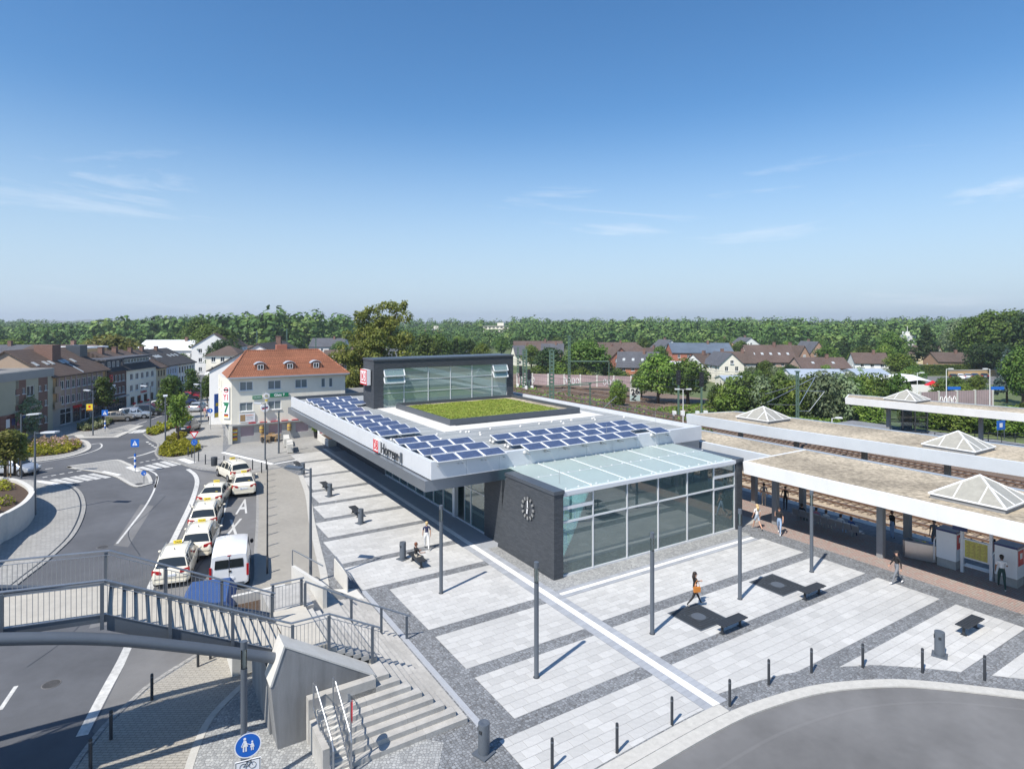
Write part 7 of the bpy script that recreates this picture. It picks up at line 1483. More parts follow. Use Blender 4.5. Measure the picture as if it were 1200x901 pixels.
# ------------------------------------------------------------------ platforms, canopies, tracks
def canopy(label, near, far, ztop, fh, cols, fm='fascia_white', uo=0.0, cut=None):
    """near/far: matching (u, v) polylines of the roof edges"""
    o = near[0]; t = thing('platform_canopy', label, 'canopy', W(o[0], o[1], 0), TH); N = lambda: MB(off=(o[0], o[1], 0))
    poly = near + far[::-1]
    b = N(); b.prism([(p[0] + (0.27 if i < len(near) else 0.0), p[1]) for i, p in enumerate(poly)], ztop - 0.30, ztop - 0.07); b.build('roof_slab', 'cap_dark', t)
    cx = sum(p[0] for p in poly) / len(poly)
    b = N(); b.prism([(p[0] + (0.28 if i < len(near) else -0.22), p[1]) for i, p in enumerate(poly)], ztop - 0.069, ztop - 0.03); b.build('gravel', 'gravel', t)
    for (a, c) in zip(near[:-1], near[1:]):
        L = math.hypot(c[0] - a[0], c[1] - a[1]); n = max(1, round(L / 6.0))
        for k in range(n):
            p = (a[0] + (c[0] - a[0]) * k / n, a[1] + (c[1] - a[1]) * k / n); q = (a[0] + (c[0] - a[0]) * (k + 1) / n, a[1] + (c[1] - a[1]) * (k + 1) / n); e = 0.004 / (L / n); p = (p[0] + (q[0] - p[0]) * e, p[1] + (q[1] - p[1]) * e)
            b = N(); b.extr([(p[0] - 0.02, p[1], ztop), (p[0] + 0.26, p[1], ztop), (p[0] + 0.26, p[1], ztop - fh), (p[0] + 0.10, p[1], ztop - fh)], (q[0] - p[0], q[1] - p[1], 0)); b.build('fascia_panel', fm, t)
    for (a, c) in zip(far[:-1], far[1:]):
        b = N(); b.beam((a[0], a[1], ztop - 0.12), (c[0], c[1], ztop - 0.12), 0.2, 0.26); b.build('edge_trim', 'r_zinc', t)
    for a, c in ((near[0], far[0]), (near[-1], far[-1])): b = N(); b.beam((a[0] + 0.3, a[1], ztop - 0.25), (c[0], c[1], ztop - 0.25), 0.12, 0.5); b.build('end_trim', fm, t)
    for (u, v, zb) in cols: b = N(); b.box(u - 0.18, v - 0.18, zb, u + 0.18, v + 0.18, ztop - 0.31); b.build('column', 'column_grey', t)
    b = N()
    for (a, c) in zip(near[:-1], near[1:]):
        L = math.hypot(c[0] - a[0], c[1] - a[1]); n = int(L / 3.0)
        for k in range(n):
            s = (k + 0.5) / n; p = (a[0] + (c[0] - a[0]) * s, a[1] + (c[1] - a[1]) * s); i = near.index(a); f0, f1 = far[i], far[i + 1]; q = (f0[0] + (f1[0] - f0[0]) * s, f0[1] + (f1[1] - f0[1]) * s)
            b.beam((p[0] + 0.3, p[1], ztop - 0.42), (q[0] - 0.2, q[1], ztop - 0.42), 0.14, 0.22)
    stuff(b.build('roof_beams', 'steel_grey', t)); return t
D('column_grey', (0.24, 0.245, 0.25), 0.7, 0.08, 3)
canopy('long platform canopy beside the station with white fascia and gravel roof', [(35.1, -26), (35.1, 26.5)], [(42.4, -26), (42.4, 26.5)], 4.62, 0.84, [(u, v, 0.0) for v in (19.0, 28.2 - 2.2, 9.8, 0.6) for u in (37.94, 41.1)])
canopy('short stretch of gravel canopy behind the glass hall', [(38.2, 26.6), (38.2, 41)], [(42.4, 26.6), (42.4, 41)], 4.60, 0.8, [(41.1, 30, 0.0), (41.1, 38, 0), (38.6, 38, 0)], 'fascia_far')
canopy('second platform canopy with pale blue fascia and two glass pyramids', [(48.4, 43.4), (48.7, 34.2), (50.7, 16.2), (52.4, 0), (54, -16)], [(54.3, 42), (55.6, 35.5), (57.2, 20), (59, 2), (60.5, -14)], 4.6, 0.95, [(u, v, -0.95) for u, v in ((52.6, 40), (52.8, 34), (53.2, 28), (53.8, 22), (54.4, 16), (55, 10))], 'fascia_far')
canopy('far platform canopy with white fascia in front of the bushes', [(76.0, 42.4), (77.9, 24.9), (79.5, 9), (81, -6)], [(79.8, 44), (83.4, 25.5), (85, 10), (86.5, -5)], 4.6, 0.82, [(78.6, 38.5, -1.2), (80.1, 29.5, -1.2), (81, 20, -1.2), (82, 10, -1.2)])
def dome(label, u, v, hs, z0, za):
    t = thing('roof_skylight', label, 'skylight', W(u, v, z0), TH, 'glass pyramid skylights on the platform canopies'); b = MB()
    for q in ((-hs, -hs, hs, -hs + .12), (-hs, hs - .12, hs, hs), (-hs, -hs + .12, -hs + .12, hs - .12), (hs - .12, -hs + .12, hs, hs - .12)): b.box(q[0], q[1], -0.05, q[2], q[3], 0.24)
    b.build('kerb', 'column_grey', t); A = (0, 0, za - z0); c = [(-hs - .05, -hs - .05, .25), (hs + .05, -hs - .05, .25), (hs + .05, hs + .05, .25), (-hs - .05, hs + .05, .25)]
    for i in range(4):
        b = MB(); b.poly([c[i], c[(i + 1) % 4], A]); b.build('pane', 'glass_dome', t)
        b = MB(); b.beam(c[i], A, 0.09, 0.07); b.build('hip_bar', 'white_paint', t)
        for f in (1 / 3, 2 / 3):
            p = Vector(c[i]).lerp(Vector(c[(i + 1) % 4]), f); g_ = 1 - abs(2 * f - 1) ; e = Vector(c[i] if f < 0.5 else c[(i + 1) % 4]).lerp(Vector(A), 2 / 3.0 if True else g_)
            b = MB(); b.beam(p, e, 0.05, 0.05); b.build('glazing_bar', 'white_paint', t)
        b = MB(); b.beam(c[i], c[(i + 1) % 4], 0.07, 0.07); b.build('eave_bar', 'white_paint', t)
dome('glass pyramid skylight on the canopy along the red paving', 38.05, 14.05, 1.66, 4.60, 5.95); dome('glass pyramid skylight in the middle of the second canopy', 52.45, 20.75, 1.68, 4.58, 5.9)
dome('glass pyramid skylight at the far end of the second canopy', 51.9, 36.9, 1.72, 4.58, 5.9); dome('small glass pyramid skylight on the far canopy before the bushes', 79.2, 36.7, 1.75, 4.58, 5.9); dome('glass pyramid skylight on the canopy at the picture edge', 38.05, -3, 1.66, 4.60, 5.95)
# platform bodies
for nm, a in (('platform', (51.9, -40, 57.6, 48)), ('platform', (77.0, -30, 88, 48))):
    b = MB(); b.box(a[0], a[1], -1.25, a[2], a[3], -0.06); o = struct(nm, b, 'concrete', TH); b = MB(); b.box(a[0] + 0.8, a[1], -0.06, a[2] - 0.1, a[3], -0.052); b.build('platform_paving', 'paver_platform', o)
# tracks
def track(u, v0, v1, label, bend=0.0):
    t = thing('railway_track', label, 'railway track', W(u, v0, -1.0), TH, 'railway tracks'); L = v1 - v0
    pth = lambda y: bend * max(0.0, y - 70) ** 2
    for s in (-0.72, 0.72):
        pts = [(pth(y) + s, y, 0.20) for y in np.linspace(0, L, 12)]; b = MB()
        for p, q in zip(pts[:-1], pts[1:]): b.beam(p, q, 0.07, 0.16)
        b.build('rail', 'rail_steel', t)
        b = MB()
        for p, q in zip(pts[:-1], pts[1:]): b.beam((p[0], p[1], 0.282), (q[0], q[1], 0.282), 0.05, 0.006)
        b.build('rail_head', 'stainless', t)
    b = MB(); y = 0
    while y < L: b.box(pth(y) - 1.25, y, 0.0, pth(y) + 1.25, y + 0.24, 0.12); y += 0.65
    stuff(b.build('sleepers', 'sleeper', t)); return t
D('sleeper', (0.23, 0.18, 0.14), 0.9, 0.25, 4)
for u, v0, v1, lab in ((46.3, -45, 135, 'railway track next to the station platform'), (49.9, -45, 140, 'railway track below the edge of the second canopy'), (60.2, -40, 145, 'railway track behind the second platform'), (63.8, -40, 145, 'railway track beside the low railing'), (69.6, 0, 145, 'railway track on the far side of the low railing'), (73.4, 30, 145, 'railway track closest to the trackside bushes'), (79.5, 78, 120, 'rusty siding track in front of the noise barrier'), (84.5, 78, 112, 'second rusty siding track at the foot of the noise barrier')): track(u, v0, v1, lab)
# low trackside retaining beam with posts and rails
t = thing('trackside_railing', 'low dark railing with pale bearing blocks between the tracks', 'railing', W(66.6, 58), TH); b = MB(off=(66.6, 58, 0)); b.box(66.3, 58, -0.6, 66.6, 84, -0.25); b.build('edge_beam', 'steel_dark', t); b = MB(off=(66.6, 58, 0))
for v in np.arange(58.5, 84, 1.6): b.box(66.2, v, -1.0, 66.7, v + 0.7, -0.61)
b.build('bearing_blocks', 'concrete_light', t)['kind'] = 'stuff'
for v in np.arange(58.2, 84.1, 1.9): b = MB(off=(66.6, 58, 0)); b.box(66.42, v, -0.25, 66.48, v + 0.06, 0.75); b.build('post', 'steel_grey', t)
for z in (0.3, 0.72): b = MB(off=(66.6, 58, 0)); b.beam((66.45, 58.2, z), (66.45, 84.1, z), 0.05); b.build('rail_bar', 'steel_grey', t)
# lattice masts
def mast(label, X, Y, ztop, wd=0.5, arms=(), z0=-1.1, rot=0.0, gm='green_metal'):
    t = thing('catenary_mast', label, 'mast', (X, Y, z0), rot, 'green catenary masts'); h = ztop - z0
    for s in (-1, 1): b = MB(); b.box(s * wd * 0.36 - wd * 0.14, -0.12, 0, s * wd * 0.36 + wd * 0.14, 0.12, h); b.build('upright', gm, t)
    b = MB(); z = 0.4
    while z < h: b.box(-wd * 0.219, -0.05, z, wd * 0.219, 0.05, z + 0.34); z += 0.62
    stuff(b.build('battens', gm, t)); b = MB(); b.box(-0.45, -0.4, -0.3, 0.45, 0.4, 0.25); b.build('footing', 'concrete', t)
    b = MB(); b.box(-wd / 2 - 0.12, -0.15, h, wd / 2 + 0.12, 0.15, h + 0.12); b.build('head_plate', gm, t)
    for (dx, dz, ex, ez, m, r) in arms: b = MB(); b.tube([(dx, 0, dz - z0), (ex, 0, ez - z0)], r, 7); b.build('bracket_arm', m, t)
    return t
PX = lambda px, Y: (px - 600) / 712 * Y
mast('broad green lattice mast behind the roof of the station', PX(646.5, 101), 101, 9.3, 0.85); mast('tall slim green lattice mast with a side gantry beside the noise barrier', PX(667, 122), 122, 11.2, 0.5, [(0.2, 6.2, 8.0, 6.2, 'green_metal', 0.12), (8.0, 6.2, 8.0, 1.0, 'green_metal', 0.10), (0.2, 1.6, 7.6, 2.2, 'green_metal', 0.1), (-1, 0.5, -6, -1.0, 'stainless', 0.06)])
mast('green mast with white tube brackets in front of the trackside bushes', PX(934.5, 71.5), 71.5, 8.2, 0.32, [(0.1, 6.6, 2.1, 7.6, 'stainless', 0.04), (0.2, 4.3, 2.1, 7.6, 'stainless', 0.04), (0.2, 6.0, 3.2, 5.9, 'stainless', 0.03), (3.2, 5.9, 1.4, 3.6, 'stainless', 0.04), (-0.2, 6.6, -3.8, 5.6, 'stainless', 0.03), (-0.2, 4.3, -3.5, 4.4, 'stainless', 0.03), (-3.6, 4.6, -0.2, 6.3, 'stainless', 0.03), (0.2, 3.6, 1.4, 3.6, 'stainless', 0.03)])
mast('green mast group at the edge of the lantern, first upright', PX(607, 142), 142, 8.0, 0.5); mast('green mast beside the signal heads behind the lantern', PX(615, 139), 139, 7.8, 1.1); mast('short green mast with diagonal white struts by the track railing', PX(691.5, 96), 96, 4.3, 0.22, [(0, 4.2, -7, 4.0, 'green_metal', 0.08), (-4.3, 1.5, -7.8, -0.8, 'stainless', 0.06), (4.2, 2.4, 1.0, -0.6, 'stainless', 0.06)])
for i, (px, Y, zt) in enumerate(((336, 230, 11.5), (301, 240, 10.5), (370, 210, 8.5), (481.5, 150, 9.5), (405, 200, 8))): mast(['tall far green mast above the red tile roof', 'far green mast above the hip of the red roof', 'far green mast by the maroon roofs', 'green mast rising behind the lantern beside the big linden', 'far green mast left of the big linden'][i].replace('left of', 'in front of'), PX(px, Y), Y, zt, 0.4)
def signal(label, X, Y, zt):
    t = thing('railway_signal', label, 'signal', (X, Y, -1.0), 0, 'railway signals beside the bushes'); h = zt + 1.0
    b = MB(); b.box(-0.13, -0.13, 0, 0.13, 0.13, h - 2.2); b.build('mast', 'green_metal', t); b = MB(); b.box(-0.32, -0.2, h - 2.3, 0.32, 0.12, h); b.build('signal_head', 'black', t); b = MB()
    for k in range(3): b.tube([(0.0, -0.28, h - 0.5 - 0.55 * k), (0.0, -0.2, h - 0.5 - 0.55 * k)], 0.14, 10)
    b.build('lens_hoods', 'steel_dark', t)['kind'] = 'stuff'; b = MB()
    for q in (((-0.9, -0.3), (-0.35, -0.3)), ((-0.9, -1.3), (-0.35, -1.3))): b.beam((q[0][0], 0, h - 1.5 + q[0][1] + 0.5), (q[1][0], 0, h - 1.5 + q[1][1] + 0.5), 0.06)
    b.beam((-0.9, 0, h - 2.3), (-0.9, 0, h - 1.2), 0.06); b.build('ladder_cage', 'green_metal', t); b = MB(); b.box(0.35, -0.3, 0, 0.95, 0.2, 0.8); b.box(-0.95, -0.3, 0, -0.4, 0.2, 0.75); b.build('relay_box', 'white_paint', t)['kind'] = 'stuff'
signal('black railway signal on a green mast closer to the station', PX(795, 98), 98, 6.3); signal('black railway signal with white boxes at its foot', PX(822, 98), 98, 6.0)
for i, (px, Y) in enumerate(((620, 137), (610, 141))): signal(['signal head beside the noise barrier behind the lantern', 'second signal head at the corner of the lantern'][i], PX(px, Y), Y, 3.5 if i == 0 else 4.0)
def tlamp(label, X, Y, h, z0=0.0, arms=((1,),), m='white_paint', sg=None):
    t = thing('platform_lamp', label, 'lamp', (X, Y, z0), 0, 'pale platform lamps'); b = MB(); b.tube([(0, 0, 0), (0, 0, h)], [0.07, 0.045], 8); b.build('pole', m, t)
    for s in arms: b = MB(); b.beam((0, 0, h), (0.6 * s, 0, h + 0.05), 0.05); b.obox((0.75 * s, 0, h + 0.06), (0.32, 0, 0), (0, 0.16, 0), (0, 0, 0.07)); b.build('lamp_head', m, t)
    if sg: b = MB(); b.box(sg * 0.2, -0.03, h * 0.55, sg * 2.3, 0.03, h * 0.55 + 0.5); b.build('station_board', 'sign_blue', t)
tlamp('pale platform lamp with two heads by the end of the second canopy', PX(800.5, 79), 79, 6.2, -0.9, (1, -1)); tlamp('pale platform lamp with a blue board before the far noise barrier', PX(1109, 98), 98, 7.4, -0.9, (1,), sg=1); tlamp('pale platform lamp with a blue board beside the blue spruce', PX(1160, 98), 98, 7.4, -0.9, (-1,), sg=1); tlamp('thin pale lamp pole above the small glass pyramid', PX(1075, 100), 100, 6.6, -0.9, (1,)); tlamp('small pale lamp below the far canopy end', PX(975, 66), 66, 2.6, 1.0, (1,))
# overhead wires
ow = thing('overhead_wire', 'thin overhead wires above the tracks', 'wire', W(46.3, -30, 5.6), TH)
for u in (46.3, 49.9, 60.2, 63.8, 69.6, 73.4):
    for dz in (0, 1.3): b = MB(off=(46.3, -30, 5.6)); b.tube([(u, 44, 5.6 + dz), (u, 90, 5.5 + dz), (u, 140, 5.6 + dz)], 0.014, 4); b.build('strand', 'steel_dark', ow)
# noise barriers with posts
def barrier(label, P0, P1, z0, z1, n, graf):
    P0 = Vector(P0); P1 = Vector(P1); d = P1 - P0; t = thing('noise_barrier', label, 'wall', (P0.x, P0.y, z0), math.atan2(d.y, d.x)); L = d.length; h = z1 - z0
    for i in range(n):
        b = MB(); b.box(L * i / n + 0.16, -0.08, 0, L * (i + 1) / n - 0.16, 0.08, h - 0.12); p_ = b.build('panel', 'sheet_pale', t); b = MB()
        for k in range(1, 7): x = L * i / n + 0.16 + (L / n - 0.32) * k / 7; b.box(x - 0.03, -0.10, 0.05, x + 0.03, -0.08, h - 0.14)
        stuff(b.build('ribs', 'w_lilac', p_))
    for i in range(n + 1): b = MB(); b.box(L * i / n - 0.15, -0.14, 0, L * i / n + 0.15, 0.14, h); b.build('post', 'concrete_light', t)
    rg = random.Random(5)
    for (x0, x1) in graf:
        b = MB(); x = x0
        while x < x1:
            pts = []
            for k in range(9): a = k * 0.9 + rg.uniform(-.3, .3); pts.append((x + 0.42 * math.cos(a) * (0.6 + 0.05 * k), -0.115, h * 0.42 + h * 0.26 * math.sin(a)))
            b.tube(pts, 0.07, 4); x += 0.95
        b.build('graffiti', 'sign_white', t)
    return t
a = gp(606, 448.5); c = gp(739.5, 453); barrier('pinkish noise barrier with white posts and graffiti along the railway', (*a, 0), (*c, 0), -0.3, 2.35, 7, [(1.0, 4.0), (11.5, 15), (20.5, 24)])
barrier('second pinkish noise barrier with white posts beyond the far canopy', (PX(1078, 104), 104, 0), (PX(1163, 108), 108, 0), -0.8, 2.2, 4, [(4.5, 7.5)])
p = gp(737, 461); t = thing('graffiti_block', 'small white block painted with black and blue graffiti at the end of the noise barrier', 'block', (p[0], p[1] - 6, -1.0), R(-8)); b = MB(); b.box(-0.95, 0, 0.2, 0.95, 0.5, 2.7); b.build('block', 'concrete_light', t); b = MB(); b.box(-0.9, -0.02, 0.3, 0.9, -0.002, 1.4); b.build('blue_field', 'glass_frosted', t); text('lettering', '26', 1.4, 'black', t, (0, -0.03, 2.0), (UP, R(-8), 0), 0.01, bold=0.05); text('lettering', 'Z', 1.3, 'black', t, (-0.2, -0.03, 0.85), (UP, R(10), 0), 0.01, bold=0.05)
# far-platform lift shelter, board and railings
t = thing('lift_shelter', 'dark steel and glass lift shelter under the far canopy', 'shelter', (PX(1043.5, 79), 79, -0.06), TH - R(62))
for x in (0, 1.35, 2.7, 4.0):
    for y in (0, 2.2): b = MB(); b.box(x - 0.06, y - 0.06, 0, x + 0.06, y + 0.06, 3.2); b.build('post', 'steel_dark', t)
for z in (0.1, 1.2, 3.1): b = MB(); b.box(0.06, -0.04, z, 3.94, 0.04, z + 0.09); b.box(0.06, 2.16, z, 3.94, 2.24, z + 0.09); b.build('rail_bar', 'steel_dark', t)['kind'] = 'stuff'
for x in (0.07, 1.42, 2.77): b = MB(); b.box(x, -0.01, 0.2, x + 1.2, 0.01, 3.05); b.build('pane', 'glass_clear', t)
b = MB(); b.box(1.2, 0.6, 0, 2.4, 1.8, 2.6); b.build('lift_core', 'steel_grey', t); b = MB(); b.box(-0.15, -0.15, 3.2, 4.15, 2.35, 3.35); b.build('roof', 'steel_dark', t)
t = thing('information_board', 'blue information board on the far platform', 'board', (PX(1173, 73), 73, -0.06), R(20)); b = MB(); b.box(-0.7, -0.04, 1.2, 0.7, 0.04, 2.3); b.build('panel', 'sign_blue', t); b = MB(); b.box(-0.3, -0.06, 1.5, 0.2, -0.041, 2.0); b.build('print', 'sign_white', t)
for x in (-0.6, 0.6): b = MB(); b.box(x - 0.04, -0.03, 0, x + 0.04, 0.03, 1.2); b.build('leg', 'steel_grey', t)
for i, (x0, x1, y) in enumerate(((1080, 1200, 72), (1166, 1230, 92))):
    t = thing('platform_railing', ['dark railing along the far platform under the canopy', 'green railing beside the blue spruce'][i], 'railing', (PX(x0, y), y, -0.06 if i == 0 else 0.6), R(-4)); L = PX(x1, y) - PX(x0, y); m = 'steel_dark' if i == 0 else 'green_metal'
    for k in range(int(L / 1.5) + 1): b = MB(); b.box(k * 1.5 - 0.03, -0.03, 0, k * 1.5 + 0.03, 0.03, 1.05); b.build('post', m, t)
    for z in (0.35, 0.7, 1.05): b = MB(); b.box(0, -0.02, z, L, 0.02, z + 0.05); b.build('rail_bar', m, t)
# platform furniture under the first canopy
tb = thing('platform_bench', 'long row of pale mesh seats on the shaded platform', 'bench', W(40.05, 21.5), TH)
for k in range(9):
    b = MB(); b.box(-0.25, k * 0.52 - 0.2, 0.42, 0.25, k * 0.52 + 0.26, 0.455); b.build('seat', 'zinc_rail', tb); b = MB(); b.obox((-0.28, k * 0.52 + 0.03, 0.68), (0.015, 0, 0.04), (0, 0.23, 0), (-0.04, 0, 0.2)); b.build('backrest', 'zinc_rail', tb)
b = MB(); b.box(-0.06, -0.4, 0.34, 0.06, 4.7, 0.42); b.build('beam', 'zinc_rail', tb)
for v in (0.3, 2.2, 4.1): b = MB(); b.box(-0.05, v, 0, 0.05, v + 0.1, 0.34); b.build('leg', 'zinc_rail', tb)
for i, v in enumerate((15.75, 12.95)):
    t = thing('display_cabinet', ['tall white cabinet with blue top and red side panel next to the timetable', 'tall white cabinet with red side panel where the man in green trousers stands'][i], 'cabinet', W(39.5, v), TH, 'white cabinets on the platform'); b = MB(); b.box(0, 0, 0, 0.9, 0.95, 0.48); b.build('base', 'concrete', t); b = MB(); b.box(-0.02, -0.02, 0.481, 0.92, 0.97, 2.05); b.build('body', 'white_paint', t); b = MB(); b.box(-0.05, -0.05, 2.05, 0.95, 1.0, 2.16); b.build('top', 'sign_navy', t); b = MB(); b.box(0.12, -0.035, 1.15, 0.8, -0.021, 1.95); b.build('side_panel', 'sign_red', t)
    b = MB(); b.box(0.3, -0.045, 1.5, 0.6, -0.036, 1.8); b.build('print', 'sign_white', t); b = MB(); b.tube([(-0.1, 1.05, 0.3), (-0.1, 1.05, 1.4), (0.05, 1.0, 1.6)], 0.03, 6); b.build('grab_rail', 'white_paint', t)
t = thing('timetable_board', 'wide framed board of yellow timetables between two posts', 'board', W(39.58, 14.1), TH)
for v in (0, 1.36): b = MB(); b.box(-0.07, v - 0.07, 0, 0.07, v + 0.07, 3.3); b.build('post', 'alu', t)
b = MB(); b.box(-0.06, 0.075, 0.85, 0.06, 1.285, 1.95); b.build('frame', 'alu', t); b = MB(); b.box(-0.075, 0.15, 0.93, -0.061, 1.21, 1.87); sh = b.build('timetable_sheet', 'sign_yellow', t); b = MB()
for k in range(4):
    for j in range(14): b.box(-0.08, 0.18 + k * 0.26, 0.96 + j * 0.062, -0.0755, 0.18 + k * 0.26 + 0.19 - 0.05 * ((j * 7 + k) % 3), 0.98 + j * 0.062)
stuff(b.build('print_lines', 'wood', sh)); b = MB()
for k in range(5): b.box(-0.15 + k * 0.1, 0.08, 0.42, -0.15 + k * 0.1 + 0.085, 1.28, 0.46)
b.build('seat_slats', 'alu', t)['kind'] = 'stuff'
t = thing('hanging_sign', 'dark blue platform sign hanging above the timetable', 'sign', W(39.4, 15.5, 2.35), TH); b = MB(); b.box(-0.05, -0.35, 0, 0.05, 0.35, 0.62); b.build('sign_plate', 'sign_navy', t); b = MB(); b.box(-0.03, -0.3, 0.62, 0.03, -0.25, 1.7); b.box(-0.03, 0.25, 0.62, 0.03, 0.3, 1.7); b.build('hangers', 'steel_dark', t)['kind'] = 'stuff'
text('lettering', 'Gleis 1', 0.16, 'sign_white', t, (-0.055, 0, 0.4), (UP, 0, R(-90)), 0.002)
t = thing('recycling_station', 'rounded stainless recycling bin with four openings on the platform', 'bin', W(39.6, 17.6), TH + R(20)); b = MB(); b.prism(smooth_path([(-0.28, -0.75), (0.1, -0.75), (0.28, -0.5), (0.28, 0.5), (0.1, 0.75), (-0.28, 0.75)], 3, True), 0.05, 1.02); b.build('body', 'stainless', t); b = MB(); b.prism(smooth_path([(-0.3, -0.78), (0.12, -0.78), (0.3, -0.52), (0.3, 0.52), (0.12, 0.78), (-0.3, 0.78)], 3, True), 1.02, 1.08); b.build('lid', 'steel_grey', t)
for k, m in enumerate(('sign_blue', 'yellow', 'sign_green', 'steel_dark')): b = MB(); b.cyl((0, -0.5 + k * 0.33), 0.11, 1.08, 1.095, 12); b.build('opening', m, t)
# ------------------------------------------------------------------ town beyond the railway
HS = simple_house
def hx(px0, Y): return PX(px0, Y)
G2 = 'houses beyond the railway'
town = [
 ('brick house with dark roof and four skylights facing the railway', 723, 165, -14, 47, 9, 2.0, 5.8, 'b_orange', 'r_slate', 'x', 4, 2, 2, 4),
 ('orange brick gable house behind the one with four skylights', 716, 186, 20, 26, 10, 3.2, 6.2, 'b_red', 'r_brown', 'y', 2, 2, 2, 0),
 ('long brown-roofed terrace in front of the wood, behind the masts', 603, 235, 4, 58, 9, 3.2, 6.6, 'b_tan', 'r_maroon', 'x', 7, 2, 2, 0),
 ('cream house below the brown terrace beside the lantern', 604, 215, 10, 26, 9, 2.6, 5.6, 'w_cream', 'r_slate', 'x', 3, 2, 2, 0),
 ('brick house with a slate roof in the brown terrace', 634, 225, -6, 26, 9, 3.0, 5.9, 'b_brown', 'r_slate', 'x', 3, 2, 2, 0),
 ('flat wide roof terrace row left of the brick hall', 690, 240, 2, 62, 10, 3.0, 5.9, 'b_brown', 'r_maroon', 'x', 8, 2, 2, 0),
 ('brown hipped house between the brick gables', 738, 205, 0, 24, 9, 3.6, 6.4, 'white_wall', 'r_maroon', 'h', 5, 2, 2, 0),
 ('large brick hall with a broad blue-grey metal roof', 788, 200, -5, 70, 14, 4.1, 7.0, 'b_red', 'r_blue', 'x', 6, 3, 2, 0),
 ('white gable house with a dark roof beside the brick hall', 776, 232, 14, 24, 10, 4.0, 7.2, 'white_wall', 'r_slate', 'y', 2, 3, 2, 0),
 ('small house with a brown roof before the white gable', 762, 215, 30, 26, 8, 2.2, 4.8, 'b_orange', 'r_maroon', 'x', 3, 2, 2, 0),
 ('cream house with a grey slate gable top facing the railway', 843, 152, 4, 30, 11, 3.3, 6.2, 'w_cream', 'r_slate', 'y', 2, 3, 2, 0),
 ('white house with brown roof beside the slate gable', 826, 160, 24, 22, 9, 2.6, 5.4, 'white_wall', 'r_brown', 'x', 2, 2, 2, 0),
 ('old house with a patched brown roof behind the slate gable', 850, 170, -10, 34, 9, 2.8, 5.6, 'w_grey', 'r_brown', 'x', 3, 2, 2, 0),
 ('white gable house with black verge at the edge of the wood', 868, 262, 8, 26, 10, 4.0, 7.4, 'white_wall', 'r_slate', 'y', 2, 2, 2, 0),
 ('tan gable house just above the blue-grey hall roof', 836, 268, -12, 26, 10, 4.0, 6.6, 'b_tan', 'r_brown', 'y', 2, 2, 2, 0),
 ('large brown-roofed house with three bright roof windows', 880, 176, -2, 54, 12, 2.6, 7.2, 'b_pinkish', 'r_maroon', 'x', 5, 3, 2, 5),
 ('brick gable house next to the large brown roof', 934, 182, 14, 20, 11, 3.0, 6.9, 'b_tan', 'r_brown', 'y', 3, 3, 2, 0),
 ('tan gable house in the trees above the long brown roof', 950, 225, 10, 20, 10, 3.0, 6.8, 'b_tan', 'r_slate', 'y', 2, 2, 2, 0),
 ('long low house with a plain brown roof and pinkish walls', 940, 160, -4, 56, 10, 2.0, 4.5, 'b_pinkish', 'r_maroon', 'x', 4, 2, 1, 2),
 ('white gable house with a brown roof among the shrubs', 1002, 176, -16, 36, 9, 2.3, 5.0, 'white_wall', 'r_maroon', 'x', 3, 2, 2, 0),
 ('tan brick house with a dark roof above the clipped hedge', 1100, 190, -10, 40, 10, 1.8, 4.4, 'b_tan', 'r_brown', 'x', 3, 2, 1, 0),
 ('yellowish gable house behind the tan brick house', 1096, 215, 25, 16, 9, 3.0, 5.6, 'w_yellow', 'r_brown', 'y', 2, 2, 2, 0),
 ('white garage building with grey roof below the tan house', 1080, 180, 0, 20, 8, 0.8, 1.5, 'white_wall', 'r_slate', 'f', 2, 1, 1, 0),
 ('maroon-roofed house between restaurant and big linden', 378, 165, 10, 34, 10, 2.6, 6.2, 'b_brown', 'r_maroon', 'x', 3, 2, 2, 2),
 ('dark-roofed house right behind the red tile roof', 312, 150, 6, 34, 10, 3.2, 6.6, 'w_grey', 'r_dark', 'x', 3, 2, 2, 0),
 ('maroon-roofed terrace far behind the red tile roof', 268, 215, 4, 44, 9, 2.2, 5.6, 'b_pinkish', 'r_maroon', 'x', 5, 2, 2, 0),
 ('grey-roofed house by the far masts', 362, 240, 0, 40, 10, 4.5, 7.6, 'w_white', 'r_slate', 'x', 4, 2, 2, 0),
 ('brown roof peeping through the linden branches', 410, 190, 8, 30, 10, 2.8, 6.0, 'w_cream', 'r_brown', 'x', 3, 2, 2, 0)]
for lab, px, Y, rot, wpx, D_, ez, rz, wm, rm, ridge, nf, nr, fl, sk in town:
    lab = lab.replace(' left of ', ' beside ').replace(' right behind ', ' close behind ')
    HS(lab, hx(px, Y), Y, R(rot), wpx / 712 * Y, D_, ez, rz, wm, rm, ridge, nf, nr, fl, -1.3, ridge != 'f', 'house', G2, sk, pane='pane_dark' if 'w' not in rm else 'pane_pale')
# far flats
def flats(label, px, Y, wpx, zt, fl, rot, m, band):
    t = thing('apartment_block', label, 'building', (hx(px, Y), Y, -1.3), R(rot)); L = wpx / 712 * Y; h = zt + 1.3; fh = h / fl; ops = rows(L, max(3, int(L / 3.2)), [(fh * k + fh * .35, fh * k + fh * .8) for k in range(fl)], 1.8)
    walls(t, L, 11, h, m, ops, z0=0)
    for o in ops: window(t, (0, 0, 0), (1, 0, 0), o, sill=False)
    for k in range(1, fl + 1): b = MB(); b.box(-0.1, -0.3, fh * k - 0.35, L + 0.1, -0.02, fh * k + 0.15); b.build('balcony_band', band, t)
    b = MB(); b.box(-0.2, -0.3, h, L + 0.2, 11.2, h + 0.4); b.build('roof', 'r_flat', t); b = MB(); b.box(L * .55, 2, h + 0.4, L * .8, 7, h + 2.6); b.build('roof_box', 'w_cream', t)
